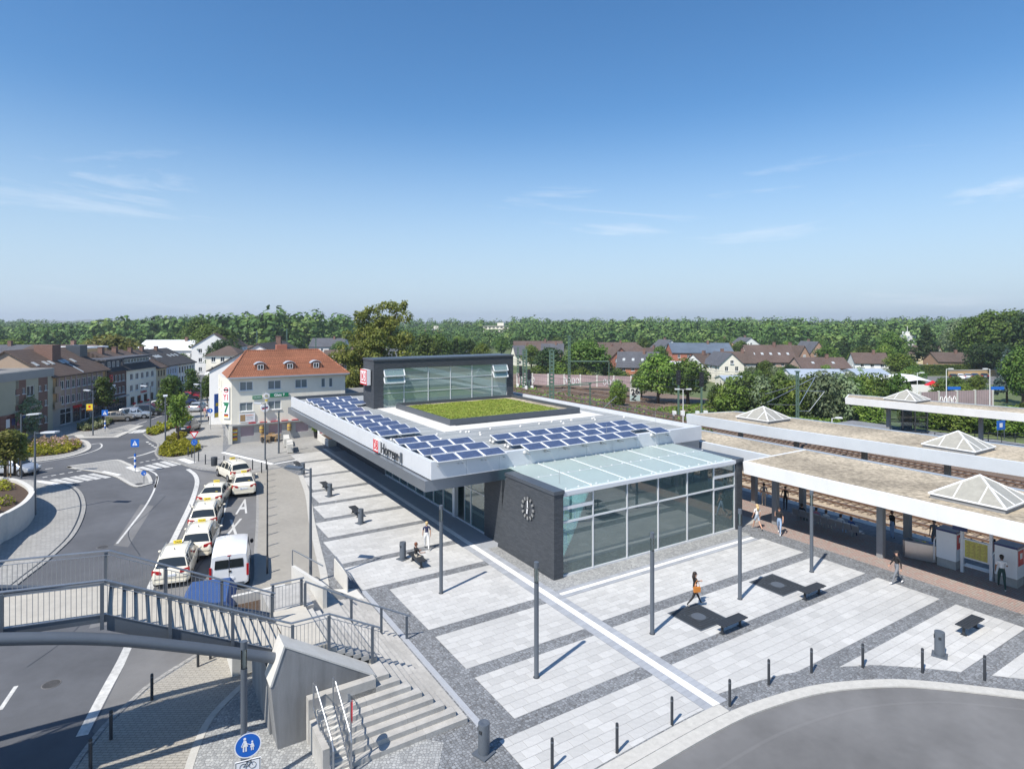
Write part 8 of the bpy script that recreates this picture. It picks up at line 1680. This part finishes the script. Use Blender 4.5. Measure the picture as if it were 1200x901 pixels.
flats('far brick and white striped apartment block behind the lantern', 499, 480, 19, 8.6, 4, 14, 'b_red', 'white_wall'); flats('far cream apartment block with balconies on the wooded skyline', 566, 470, 30, 11.2, 5, -8, 'w_cream', 'w_beige'); flats('low white flats with a beige stair tower in the wood', 952, 380, 34, 6.2, 3, 4, 'white_wall', 'w_lblue')
t = thing('stair_tower', 'plain beige stair tower joined to the low white flats', 'tower', (hx(940.5, 381), 381, -1.3), R(4)); b = MB(); b.box(0, 0, 0, 6.0, 8, 9.6); b.build('wall', 'w_yellow', t); b = MB(); b.box(-0.1, -0.1, 9.6, 6.1, 8.1, 9.9); b.build('roof', 'r_flat', t)
t = thing('white_tower', 'small white tower with a mast among the dark conifers', 'tower', (hx(1063, 290), 290, -1.3), R(10)); b = MB(); b.box(0, 0, 0, 5.0, 5, 9.2); b.build('wall', 'white_wall', t); b = MB(); b.box(1, 1, 9.2, 3.4, 4, 11.0); b.build('roof_box', 'white_wall', t); b = MB(); b.tube([(2, 2, 11), (2, 2, 13.6)], 0.12, 6); b.build('mast', 'w_white', t); window(t, (0, 0, 0), (1, 0, 0), (1.5, 6.0, 3.4, 7.2), rec=-0.01)
# low sheds and the white marquee
def shed(label, px, Y, wpx, D_, ez, rz, wm, rm, rot=0): HS(label, hx(px, Y), Y, R(rot), wpx / 712 * Y, D_, ez, rz, wm, rm, 'x', 5, 1, 1, -1.3, False, 'shed', None, name='warehouse')
shed('long low warehouse with a pale zinc roof behind the shrubs', 934, 138, 62, 12, 0.9, 2.9, 'white_wall', 'r_zinc', -3); shed('second low warehouse with a pale roof beside the marquee', 1012, 140, 40, 12, 1.0, 2.8, 'white_wall', 'r_zinc', 2); shed('low pale shed below the slate gable house', 850, 138, 24, 7, 0.8, 1.6, 'w_cream', 'r_zinc', 0)
shed('long pale flat shed behind the bushes beside the brick hall', 786, 178, 50, 8, 1.6, 2.3, 'white_wall', 'r_white', -6)
t = thing('marquee', 'long white marquee roof with a pointed end behind the far canopy', 'tent', (hx(1040, 135), 135, -1.3), R(2)); b = MB(); pr = [(0, 0, 2.6), (2.5, 0, 3.4), (5, 0, 3.7), (8, 0, 3.4), (10.2, 0, 2.6)]
for (p, q) in zip(pr[:-1], pr[1:]): b.poly([(p[0], -3, p[2] - .9), (q[0], -3, q[2] - .9), (q[0], 3, q[2]), (p[0], 3, p[2])]); b.poly([(p[0], 3, p[2]), (q[0], 3, q[2]), (q[0], 9, q[2] - .9), (p[0], 9, p[2] - .9)])
b.build('canvas', 'sign_white', t); b = MB(); b.box(0.2, -2.8, 0, 9.8, -2.6, 1.8); b.build('side_wall', 'white_wall', t)
for i, (px, Y, s, m, lab) in enumerate(((1093, 128, 1.6, 'sign_red', 'red garden parasol beside the white marquee'), (961.5, 135, 0.7, 'sign_red', 'closed red parasol in front of the warehouse'))):
    t = thing('parasol', lab, 'parasol', (hx(px, Y), Y, -1.3)); b = MB(); b.tube([(0, 0, 0), (0, 0, 2.9)], 0.04, 6); b.build('pole', 'wood', t); b = MB(); b.tube([(0, 0, 2.1), (0, 0, 3.1)], [s, 0.05], 10); b.build('canopy', m, t)
t = thing('wooden_fence', 'brown board fence below the warehouse at the edge of the shrubs', 'fence', (hx(1019, 112), 112, -1.2), R(0))
for k in range(8): b = MB(); b.box(k * 0.5, 0, 0, k * 0.5 + 0.47, 0.05, 2.0); b.build('board', 'wood', t)
t = thing('car_park_wall', 'long pale low wall behind the far parked cars', 'wall', (hx(1112, 172), 172, -1.3), R(8)); b = MB(); b.box(0, 0, 0, 17, 0.3, 1.7); b.build('wall', 'w_ochre', t); b = MB(); b.box(-0.1, -0.1, 1.7, 17.1, 0.4, 1.85); b.build('coping', 'concrete', t)
mb = MB(); mb.prism([(95, 150), (140, 150), (150, 172), (100, 172)], -1.5, -1.2); struct('car_park', mb, 'asphalt_old')
# ------------------------------------------------------------------ trees
TREES = {}
def tree_meshes(kind, seed, leafm):
    key = (kind, seed, leafm)
    if key in TREES: return TREES[key]
    if kind == 'cone': bl = crown_blobs(seed, 1.0, 3.6, 30, 0.2, kind='cone'); n, sz = 2600, 0.085; P, N_ = blob_points(bl, n, seed, 0.55); N_[:, 2] += 0.1
    elif kind == 'shrub': bl = crown_blobs(seed, 1.0, 1.5, 16, 0.0); n, sz = 2200, 0.075; P, N_ = blob_points(bl, n, seed, 0.55)
    elif kind == 'street': bl = crown_blobs(seed, 1.0, 2.6, 18, 1.0, kind='tall'); n, sz = 1500, 0.11; P, N_ = blob_points(bl, n, seed, 0.5)
    elif kind == 'column': bl = crown_blobs(seed, 0.6, 3.2, 18, 0.1, kind='tall'); n, sz = 1600, 0.075; P, N_ = blob_points(bl, n, seed, 0.6)
    else: bl = crown_blobs(seed, 1.0, 1.75, 26, 0.55); n, sz = 4200, 0.066; P, N_ = blob_points(bl, n, seed, 0.55)
    cm = leaf_mesh('crown', P, N_, sz, leafm, seed, 0.42)
    b = MB(); rs_ = random.Random(seed); top = {'cone': 3.4, 'street': 2.4, 'column': 2.6, 'shrub': 0.6}.get(kind, 1.5)
    b.tube([(0, 0, 0), (0.01, 0, top * 0.35), (rs_.uniform(-.04, .04), 0.02, top * 0.65), (0, 0.03, top)], [0.075, 0.06, 0.045, 0.012], 8)
    if kind not in ('cone', 'column'):
        for i in range(0, len(bl), 3): x, y, z = bl[i][:3]; z0 = max(top * 0.3, z * 0.55); b.tube([(0, 0, z0), (x * .5, y * .5, (z0 + z) / 2 - .02), (x * .9, y * .9, z)], [0.032, 0.022, 0.006], 5)
    TREES[key] = (cm, b.mesh('trunk', 'bark', True)); return TREES[key]
def tree(label, X, Y, z0, r, h, kind='round', seed=1, leafm='leaf', name='tree', group=None, cat='tree', rot=None):
    cm, tm = tree_meshes(kind, seed, leafm); t = thing(name, label, cat, (X, Y, z0), rnd.uniform(0, 6.28) if rot is None else rot, group); hh = {'cone': 3.7, 'shrub': 1.55, 'street': 3.55, 'column': 3.2}.get(kind, 2.35); t.scale = (r, r, h / hh); ob('trunk', tm, t); ob('crown', cm, t); return t
# the great linden: its own mesh
def linden():
    X, Y = PX(437, 97), 97; t = thing('linden_tree', 'great yellow-green linden towering behind the roof lantern', 'tree', (X, Y, -0.05)); rs_ = random.Random(11); bl = []
    spec = [(0, 0, 13.6, 2.7), (1.8, 0.3, 15.4, 2.2), (3.8, 0, 14.2, 2.2), (2.4, 1, 17.0, 1.5), (4.2, .5, 16.6, 1.3), (-1.6, -.5, 14.6, 1.6), (-2.8, 0, 12.2, 2.0), (-.6, -2, 11.5, 2.4), (2.6, -2, 11.6, 2.5), (4.4, -.5, 11.5, 2.2), (-3.4, -1, 9.4, 2.0), (-5.2, 0, 8.2, 1.6), (-1.2, -2.4, 8.8, 2.3), (1.6, -3, 8.4, 2.4), (4.4, -1.6, 8.6, 2.3), (4.8, 0, 6.0, 2.0), (-3.6, -1, 5.6, 2.2), (-1, -2.6, 5.4, 2.3), (2, -2.8, 5.0, 2.3), (-2.4, -1.5, 3.4, 1.9), (-4.6, -.5, 3.4, 1.6), (0, 2, 10, 3.2), (2, 2.4, 7, 3), (-2, 2, 7.4, 2.8), (3, 2, 13, 2.4), (-.6, .4, 16.2, 1.2)]
    for x, y, z, r in spec:
        for k in range(5): a = rs_.uniform(0, 6.28); q = r * 0.62; s = r * rs_.uniform(0.42, 0.62); bl.append((x + q * math.cos(a), y + q * math.sin(a), z + rs_.uniform(-.5, .5) * r, s, s, s * 0.8))
    P, N_ = blob_points(bl, 21000, 5, 0.5); ob('crown', leaf_mesh('crown', P, N_, 0.21, 'leaf_linden', 5), t)
    b = MB(); b.tube([(0, 0, 0), (0, 0, 4), (0.4, 0, 9), (1.4, 0, 15)], [0.55, 0.45, 0.3, 0.05], 10)
    for x, y, z, r in spec[::2]: b.tube([(0.1, 0, z * 0.45), (x * .5, y * .5, z * .75), (x, y, z)], [0.2, 0.13, 0.04], 6)
    b.build('trunk', 'bark', t)
linden()
def T(label, px, Y, r, h, kind='round', seed=1, lm='leaf', z0=-1.3, **k): return tree(label, PX(px, Y), Y, z0, r, h, kind, seed, lm, **k)
T('broad bright tree behind the lantern, beside the striped flats', 497, 150, 5.0, 12.2, seed=1, lm='leaf'); T('second round tree behind the lantern', 513, 160, 4.5, 12.0, seed=2)
for i in range(7): T(f'slim dark cypress in the row behind the lantern, {ORD[i + 1]} from the linden', 526 + i * 4.6, 165, 1.8, 10.2 + (i % 3) * 0.5, 'column', 3 + i % 2, 'leaf_dark', group='slim dark cypresses behind the lantern')
T('yellow-green tree beside the cypress row', 565, 165, 3.2, 9.6, seed=3, lm='leaf_bright'); T('darker round tree of the pair behind the noise barrier', 645, 152, 4.6, 9.2, seed=4, lm='leaf_dark'); T('lighter broad tree of the pair behind the noise barrier', 687, 150, 6.2, 11.0, seed=5, lm='leaf')
T('low shrub in front of the noise barrier', 723, 122, 2.2, 3.8, 'shrub', 1, 'leaf_bright'); T('shrub growing on the trackside below the barrier', 724, 110, 1.9, 3.6, 'shrub', 2, 'leaf_bright', z0=-1.1)
T('bushy green tree at the bend of the track railing', 771, 113, 4.3, 9.4, seed=6, lm='leaf_bright'); T('broad green tree behind the railway signals', 806, 112, 4.6, 8.6, seed=1, lm='leaf'); T('young tree at the end of the barrier', 752, 120, 2.5, 6.0, seed=2, lm='leaf')
for i, (px, Y, r, h, sd, lm) in enumerate([(842, 104, 2.6, 4.8, 1, 'leaf'), (858, 102, 3.0, 6.2, 2, 'leaf_bright'), (876, 101, 3.2, 6.8, 1, 'leaf'), (893, 100, 3.0, 6.4, 2, 'leaf_silver'), (912, 99, 3.4, 7.0, 1, 'leaf'), (928, 98, 3.0, 6.0, 2, 'leaf_bright'), (948, 97, 3.5, 7.0, 1, 'leaf'), (966, 95, 3.6, 7.6, 2, 'leaf_silver'), (984, 95, 3.4, 7.4, 1, 'leaf_silver'), (1000, 97, 3.2, 6.4, 2, 'leaf'), (1012, 104, 3.0, 6.6, 1, 'leaf_bright'), (1030, 108, 3.2, 6.2, 2, 'leaf'), (1052, 106, 3.0, 6.4, 1, 'leaf'), (1020, 91, 2.4, 4.2, 2, 'leaf_bright'), (1070, 92, 2.6, 4.0, 1, 'leaf_bright'), (1092, 88, 2.6, 3.6, 2, 'leaf_bright'), (1112, 86, 2.6, 3.6, 1, 'leaf_bright'), (1135, 85, 2.8, 3.8, 2, 'leaf_bright'), (1158, 84, 2.6, 3.6, 1, 'leaf'), (1182, 82, 2.8, 4.0, 2, 'leaf_bright'), (1200, 84, 2.8, 4.2, 1, 'leaf')]):
    T(f'{ {"leaf": "mid green", "leaf_bright": "bright green", "leaf_silver": "silvery"}[lm]} trackside shrub, {"below the far canopy" if i > 12 else "in the belt behind the second canopy"}, {ORD[i % 13 + 1]} along it', px, Y, r, h, 'shrub', sd, lm, name='shrub', group='shrubs along the far side of the railway', cat='shrub')
T('small bright tree above the white gable house', 888, 185, 2.2, 6.6, seed=3, lm='leaf_bright', z0=-1.3); T('tree in front of the large brown roof', 897, 150, 2.6, 6.0, seed=4, lm='leaf')
for i, (px, Y, r, h, k, sd, lm, lab) in enumerate([(925, 155, 2.4, 4.6, 'round', 5, 'leaf_dark', 'dark garden tree below the brick gable'), (970, 200, 4.5, 7.6, 'round', 1, 'leaf', 'round tree behind the long brown roof'), (990, 215, 4.0, 10.5, 'cone', 1, 'leaf_dark', 'dark fir beside the red-roofed house in the wood'), (1010, 230, 4.0, 11.0, 'cone', 2, 'leaf_dark', 'dark fir at the edge of the wood above the white gable'), (1000, 185, 2.4, 6.4, 'round', 2, 'leaf_bright', 'bright tree beside the white gable'), (1045, 200, 5.5, 12.0, 'round', 3, 'leaf', 'broad tree to the side of the white tower'), (1055, 165, 4.2, 7.0, 'round', 4, 'leaf_bright', 'bright round tree in front of the marquee'), (1086, 205, 5.6, 15.6, 'cone', 3, 'leaf_dark', 'great dark spruce standing above the marquee'), (1063, 190, 2.0, 7.2, 'cone', 4, 'leaf_bright', 'slim bright conifer before the great spruce'), (1068, 150, 3.2, 4.6, 'shrub', 1, 'leaf', 'shrub beside the marquee point'), (1120, 128, 2.2, 4.0, 'round', 5, 'leaf', 'small tree at the far car park'), (1145, 126, 2.2, 4.4, 'round', 1, 'leaf_bright', 'small bright tree at the far car park'), (1105, 120, 2.6, 4.4, 'shrub', 2, 'leaf', 'shrub behind the second noise barrier'), (1130, 116, 2.4, 3.8, 'shrub', 1, 'leaf_bright', 'bright shrub behind the second noise barrier'),
        (1122, 225, 6.5, 16.0, 'round', 1, 'leaf_silver', 'pale tall tree at the edge of the great wood'), (1140, 205, 7.0, 16.5, 'round', 2, 'leaf', 'first great dark tree of the wood at the edge of the picture'), (1162, 200, 8.0, 19.0, 'round', 3, 'leaf', 'tallest tree of the wood at the edge of the picture'), (1186, 195, 8.0, 19.5, 'round', 4, 'leaf', 'broad green tree of the wood at the edge of the picture'), (1208, 190, 8.0, 19.0, 'round', 5, 'leaf_dark', 'last dark tree of the wood at the edge of the picture'), (1150, 178, 5.0, 9.0, 'round', 6, 'leaf_dark', 'lower dark tree beneath the great wood'), (1172, 172, 5.0, 9.5, 'round', 1, 'leaf_dark', 'second lower dark tree beneath the great wood'), (1180, 116, 2.6, 11.0, 'cone', 5, 'leaf_spruce', 'blue spruce at the edge of the far platform'), (1199, 108, 3.6, 10.8, 'round', 2, 'leaf', 'green tree overlapping the blue spruce')]): T(lab, px, Y, r, h, k, sd, lm)
# hedge
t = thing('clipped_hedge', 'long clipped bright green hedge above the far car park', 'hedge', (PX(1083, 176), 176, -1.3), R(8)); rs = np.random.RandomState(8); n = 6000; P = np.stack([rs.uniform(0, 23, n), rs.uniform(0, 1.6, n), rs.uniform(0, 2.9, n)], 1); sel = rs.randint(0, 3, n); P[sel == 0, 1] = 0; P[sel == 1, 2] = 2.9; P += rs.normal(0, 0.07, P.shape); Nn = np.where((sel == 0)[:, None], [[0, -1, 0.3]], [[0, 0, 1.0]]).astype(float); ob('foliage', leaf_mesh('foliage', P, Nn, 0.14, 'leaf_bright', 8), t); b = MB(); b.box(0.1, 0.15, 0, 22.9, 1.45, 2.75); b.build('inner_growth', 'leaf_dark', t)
# trees on the town side of the street
for lab, px, Y, r, h, k, sd, lm in [('young street tree before the ochre shop house', 122, 87.5, 1.9, 6.2, 'street', 1, 'leaf'), ('slim street tree in the yellow shrub bed, nearest the yield sign', 209, 71.5, 1.5, 5.6, 'street', 2, 'leaf_bright'), ('street tree behind the yield-sign bed, before the blue house', 197, 83, 1.8, 6.6, 'street', 3, 'leaf'), ('second street tree behind the yield-sign bed', 204, 88, 1.8, 6.4, 'street', 1, 'leaf_dark'), ('street tree far along the shop side', 225, 108, 1.7, 5.8, 'street', 2, 'leaf'), ('street tree by the corner of the restaurant', 243, 99, 1.4, 5.6, 'street', 3, 'leaf'), ('yellowish tree crown behind the brown shop roofs', 128, 150, 7.5, 11.0, 'round', 3, 'leaf_linden'), ('light green tree crown behind the flat parapet', 15, 150, 6.0, 9.8, 'round', 1, 'leaf_bright'), ('small bright tree between the chimneys', 95, 140, 2.6, 9.0, 'round', 2, 'leaf_bright'), ('tree at the far end of the shopping street', 213, 138, 2.4, 7.0, 'round', 5, 'leaf'),
        ('great round tree at the end of the shopping street', 255, 170, 7.0, 13.0, 'round', 4, 'leaf'), ('dark round tree before the great round one at the street end', 262, 158, 5.0, 9.6, 'round', 5, 'leaf_dark'), ('tall tree behind the white sheet roof', 232, 210, 7.0, 15.5, 'round', 1, 'leaf'), ('bright tree further up the street end', 243, 190, 5.5, 13.0, 'round', 2, 'leaf_bright')]: T(lab.replace('nearest', 'beside'), px, Y, r, h, k, sd, lm, z0=-0.05)
# garden trees among the far houses
gsp = [(a, b_) for a, b_ in ((612, 250), (655, 262), (675, 248), (700, 265), (735, 255), (757, 245), (800, 260), (815, 250), (850, 245), (905, 235), (925, 250), (962, 255), (1030, 240), (1050, 255), (290, 230), (310, 235), (330, 240), (345, 230), (385, 250), (400, 235), (350, 190), (280, 195), (870, 215), (775, 195), (1015, 205), (1035, 190), (620, 195), (585, 260), (560, 255), (535, 260), (500, 250), (480, 245))]
GN = {}
def gth(k): GN[k] = GN.get(k, 0) + 1; return ORD[GN[k]]
gsp.sort()
for i, (px, Y) in enumerate(gsp): lm_ = ('leaf', 'leaf_dark', 'leaf_bright', 'leaf')[i % 4]; T(f'round {dict(leaf="mid green", leaf_dark="dark green", leaf_bright="bright green")[lm_]} tree among far houses, {gth(lm_)} of its colour from the street side', px + rnd.uniform(-3, 3), Y, rnd.uniform(3.2, 4.8), rnd.uniform(7.0, 9.6), 'round', 1 + i % 6, lm_, name='garden_tree', group='garden trees among the far houses')
rq = random.Random(17)
SB = sorted((rq.choice([rq.uniform(640, 720), rq.uniform(735, 905), rq.uniform(905, 1080)]), rq.uniform(136, 176)) for i in range(46)); CN = {}
def nth(k): CN[k] = CN.get(k, 0) + 1; n_ = CN[k]; return ORD[n_] if n_ <= 20 else 'twenty-' + ORD[n_ - 20]
for i, (px, Y) in enumerate(SB): lm_ = ('leaf', 'leaf_bright', 'leaf', 'leaf_silver')[i % 4]; T(f'low {dict(leaf="green", leaf_bright="bright", leaf_silver="silvery")[lm_]} shrub between railway and houses, {nth("s" + lm_)} of its colour from the lantern side', px, Y, rq.uniform(1.8, 3.2), rq.uniform(2.6, 4.6), 'shrub', 1 + i % 2, lm_, name='shrub', group='low shrubs between the railway and the houses', cat='shrub')
for i in range(9): T(f'bushy shrub just behind the noise barrier, {ORD[i + 1]} from the lantern', 616 + i * 13.5, 146 + (i * 7) % 5, 2.4 + (i % 3) * 0.5, 4.2 + (i * 5 % 4) * 0.5, 'shrub', 1 + i % 2, ('leaf', 'leaf_bright')[i % 2], name='shrub', group='shrubs behind the noise barrier', cat='shrub')
# ------------------------------------------------------------------ the wood on the skyline: one mass
def gz(Y): return -1.3 + max(0.0, Y - 330) * 0.0125
mb = MB(); ys = [300, 330, 450, 600, 800, 1200]
for a, c in zip(ys[:-1], ys[1:]): mb.poly([(-1500, a, gz(a) - 0.02), (1500, a, gz(a) - 0.02), (1500, c, gz(min(c, 800)) - 0.02), (-1500, c, gz(min(c, 800)) - 0.02)])
struct('wooded_slope', mb, 'field')
rs = np.random.RandomState(21); tmpl = []
for k in range(6): P, N_ = blob_points(crown_blobs(40 + k, 1.0, 1.7, 16, 0.1), 460, 60 + k, 0.9, 0.04); tmpl.append((P, N_))
AP, AN, AS = [], [], []
def patch(Y0, Y1, x0f, x1f, dY, dX, h0, h1, n):
    Y = Y0
    while Y < Y1:
        X = x0f * Y
        while X < x1f * Y:
            px = 600 + 712 * X / Y
            if not (455 < px < 640 and Y < 520 and False):
                P, N_ = tmpl[rs.randint(6)]; h = rs.uniform(h0 * 0.72, h1 * 1.12) * (0.85 if 470 < px < 600 else 1.0) * (0.92 + 0.16 * math.sin(X * 0.021 + Y * 0.013)); r = h * rs.uniform(0.36, 0.60); a = rs.uniform(0, 6.28); ca, sa = math.cos(a), math.sin(a); idx = rs.choice(len(P), n, replace=False); Q = P[idx]
                AP.append(np.stack([(Q[:, 0] * ca - Q[:, 1] * sa) * r + X + rs.uniform(-2, 2), (Q[:, 0] * sa + Q[:, 1] * ca) * r + Y + rs.uniform(-3, 3), Q[:, 2] * h / 1.75 + gz(Y) - 0.5], 1)); AS.append(np.full((n, 1), r * (0.135 if n > 400 else 0.165))); q = N_[idx]; AN.append(np.stack([q[:, 0] * ca - q[:, 1] * sa, q[:, 0] * sa + q[:, 1] * ca, q[:, 2]], 1))
            X += dX * rs.uniform(0.75, 1.25)
        Y += dY
patch(275, 330, -0.92, -0.27, 13, 8.0, 14.0, 17.5, 440); patch(340, 420, -0.95, 0.95, 15, 8.5, 11.5, 14.5, 280); patch(420, 560, -0.95, 0.95, 18, 9.5, 11, 15.0, 190); patch(560, 780, -0.95, 0.95, 24, 11, 11, 15.5, 130); patch(290, 345, 0.30, 0.95, 15, 9.0, 9.0, 12.5, 420)
AS = np.concatenate(AS); AP = np.concatenate(AP); AN = np.concatenate(AN); o = ob('forest', leaf_mesh('forest', AP, AN, AS, 'forest', 9, 0.16)); tag(o, 'long mixed green wood closing the skyline', 'forest', None, 'stuff')
# ------------------------------------------------------------------ beds, planter and saplings by the road
def bed(label, px, cover, n, size, hgt, name='flower_bed', zs=0.02, second=None, dens=60):
    P = smooth_path(gpl(px), 4, True); cx = sum(p[0] for p in P) / len(P); cy = sum(p[1] for p in P) / len(P); t = thing(name, label, 'flower bed', (cx, cy, 0)); b = MB(off=(cx, cy, 0)); b.prism(P, -0.02, zs); b.build('soil', 'soil', t)
    rs_ = np.random.RandomState(n); A = np.array(P); lo2, hi2 = A.min(0), A.max(0); Q = rs_.uniform(lo2, hi2, (n * 3, 2)); ins = np.zeros(len(Q), bool)
    for i in range(len(P)):
        (x1, y1), (x2, y2) = P[i], P[(i + 1) % len(P)]; c = ((y1 > Q[:, 1]) != (y2 > Q[:, 1])) & (Q[:, 0] < (x2 - x1) * (Q[:, 1] - y1) / (y2 - y1 + 1e-12) + x1); ins ^= c
    Q = Q[ins][:n]; m = len(Q); hm = hgt * (0.55 + 0.25 * np.sin(Q[:, 0] * 2.3) * np.cos(Q[:, 1] * 1.9) + 0.2 * np.sin(Q[:, 0] * 5.1 + Q[:, 1] * 4.3)); z = zs + hm * rs_.rand(m) ** 0.45; PP = np.stack([Q[:, 0] - cx, Q[:, 1] - cy, z], 1)
    NN = np.tile([0, 0, 0.8], (m, 1)) + rs_.normal(0, .3, (m, 3))
    if second: f = rs_.rand(m) < np.clip((Q[:, 1] - cy) * second[1] + 0.2, 0, .95); stuff(ob('flowers', leaf_mesh('flowers', PP[f] + [0, 0, 0.06], NN[f], size * 0.9, second[0], 3), t)); PP, NN = PP[~f], NN[~f]
    stuff(ob('ground_cover', leaf_mesh('ground_cover', PP, NN, size, cover, 4), t)); return t
bed('large bed of yellow-green shrubs with pink flowers on the roundabout island', [(-60, 541), (0, 538.5), (40, 535.5), (75, 531.5), (93, 525.5), (95, 520.5), (85, 517), (60, 516), (30, 516.5), (0, 517.5), (-60, 521)], 'leaf_yellow', 9000, 0.16, 0.75, second=('leaf_pink', 0.18))
bed('oval bed of yellow shrubs at the yield sign', [(186, 533), (189, 526), (199, 520.5), (215, 518.5), (231, 521.5), (234.5, 526.5), (225, 531.5), (208, 535), (196, 535.5)], 'leaf_yellow', 3600, 0.15, 0.8); bed('long bed of yellow shrubs along the shopping street kerb', [(171.5, 508), (177, 503.5), (195, 497.5), (205, 494), (221, 489), (223, 492), (207, 500), (190, 507), (179, 510.5)], 'leaf_yellow', 3200, 0.17, 0.8); bed('small yellow shrub bed between the two larger ones', [(194, 516), (205, 511), (216, 508.5), (218, 511), (203, 517)], 'leaf_yellow', 1000, 0.16, 0.6); bed('hedge of white-flowering shrubs beside the crossing sign', [(90, 503.5), (100, 497.5), (120, 493.5), (131, 494), (125, 499), (106, 505)], 'leaf_white', 2600, 0.16, 0.95)
tree('big pale silvery bush in front of the brick strips', *gp(23, 511), 0, 3.0, 5.2, 'shrub', 2, 'leaf_silver', name='bush', cat='bush')
# curved concrete planter wall with its planting
wp = [gp(x, y, 1.75) for x, y in [(-40, 640), (0, 605.5), (11.5, 599.7), (29, 589.6), (38.5, 580), (40, 573), (31, 565.5), (15, 560), (-25, 556)]]; wp = smooth_path(wp, 6); cxy = wp[8]
t = thing('planter_wall', 'curved pale concrete planter wall with flowering shrubs beside the footway', 'planter', (cxy[0], cxy[1], 0)); b = MB(off=(*cxy, 0)); 
a_, c_ = offset_path(wp, 0.0), offset_path(wp, 0.32)
for i in range(len(wp) - 1): b.prism([a_[i], a_[i + 1], c_[i + 1], c_[i]], 0.0, 1.75)
b.build('wall', 'concrete_light', t); inner = offset_path(wp, 0.3); b = MB(off=(*cxy, 0)); b.prism(inner + [gp(-120, 556, 1.75), gp(-200, 640, 1.75)], 1.2, 1.55); b.build('soil', 'soil', t)
rs = np.random.RandomState(12); pc = []
for k in range(60):
    i = rs.randint(4, len(inner)); q = Vector(inner[i]); d = rs.uniform(0.5, 6.5); far_ = i > len(inner) * 0.55
    if not far_ and rs.rand() < 0.55: continue
    pc.append((q.x - d - cxy[0], q.y + rs.uniform(-.5, .5) - cxy[1], 1.7 + rs.uniform(0, .2), rs.uniform(.4, .75), rs.uniform(.4, .75), rs.uniform(.3, .5)))
P, N_ = blob_points(pc, 6500, 3, 0.5); k = len(P) // 5; stuff(ob('shrubs', leaf_mesh('shrubs', P[k:], N_[k:], 0.10, 'leaf_yellow', 6), t)); stuff(ob('flowers', leaf_mesh('flowers', P[:k] + [0, 0, .05], N_[:k], 0.09, 'leaf_pink', 7), t))
for i, (px, py, h) in enumerate(((6, 560, 5.2), (17, 556, 5.0))):
    p = gp(px, py, 1.6); tree(['staked sapling with a loose bronze-green crown in the curved planter', 'second staked sapling behind in the curved planter'][i], p[0], p[1], 1.55, 1.3, h * 0.72, 'street', 4, 'leaf_linden', name='sapling')
    t = thing('tree_stakes', ['three wooden stakes round the first planter sapling', 'three wooden stakes round the second planter sapling'][i], 'stakes', (p[0], p[1], 1.55))
    for a in range(3): b = MB(); b.tube([(0.45 * math.cos(a * 2.1), 0.45 * math.sin(a * 2.1), -0.02), (0.4 * math.cos(a * 2.1), 0.4 * math.sin(a * 2.1), 2.2)], 0.045, 6); b.build('stake', 'wood', t)
    b = MB(); b.tube([(0.4 * math.cos(a * 2.1), 0.4 * math.sin(a * 2.1), 2.1) for a in range(4)], 0.03, 5); b.build('tie_bar', 'wood', t)
# scrub and weeds on the trackside
rs = np.random.RandomState(31); n = 11000; Q = np.stack([rs.uniform(75.6, 92, n), rs.uniform(8, 76, n)], 1); pts = np.array([[*W(u, v, -1.3 + 0.5 * rs.rand() ** 2 + 0.25 * abs(math.sin(v * 0.7)))] for u, v in Q]); o = ob('trackside_grass', leaf_mesh('grass', pts, np.tile([0, 0, 1.0], (n, 1)), 0.32, 'leaf_bright', 5, 0.9)); tag(o, 'rough grass and low scrub along the railway edge', 'grass', None, 'stuff')
n = 1500; pts = np.array([[*W(rs.choice([62.0, 66.9, 71.5, 76.0]) + rs.normal(0, .5), rs.uniform(55, 130), -0.95 + 0.4 * rs.rand())] for _ in range(n)]); o = ob('track_weeds', leaf_mesh('weeds', pts, np.tile([0, 0, 1.0], (n, 1)), 0.28, 'leaf_bright', 6, 0.9)); tag(o, 'sparse weeds growing between the rails', 'weeds', None, 'stuff')

# ------------------------------------------------------------------ summer haze: one even box of air
hm_ = bpy.data.materials.new('haze'); hm_.use_nodes = True; t_ = hm_.node_tree; t_.nodes.clear(); o_ = nd(t_, 'ShaderNodeOutputMaterial'); v_ = nd(t_, 'ShaderNodeVolumePrincipled'); v_.inputs['Color'].default_value = (0.84, 0.92, 1.0, 1); v_.inputs['Density'].default_value = 0.00024; v_.inputs['Anisotropy'].default_value = 0.2; t_.links.new(v_.outputs[0], o_.inputs['Volume'])
b = MB(); b.box(-4700, -350, -2.5, 4700, 4700, 75); hz_ = b.build('haze', hm_); hz_['kind'] = 'stuff'
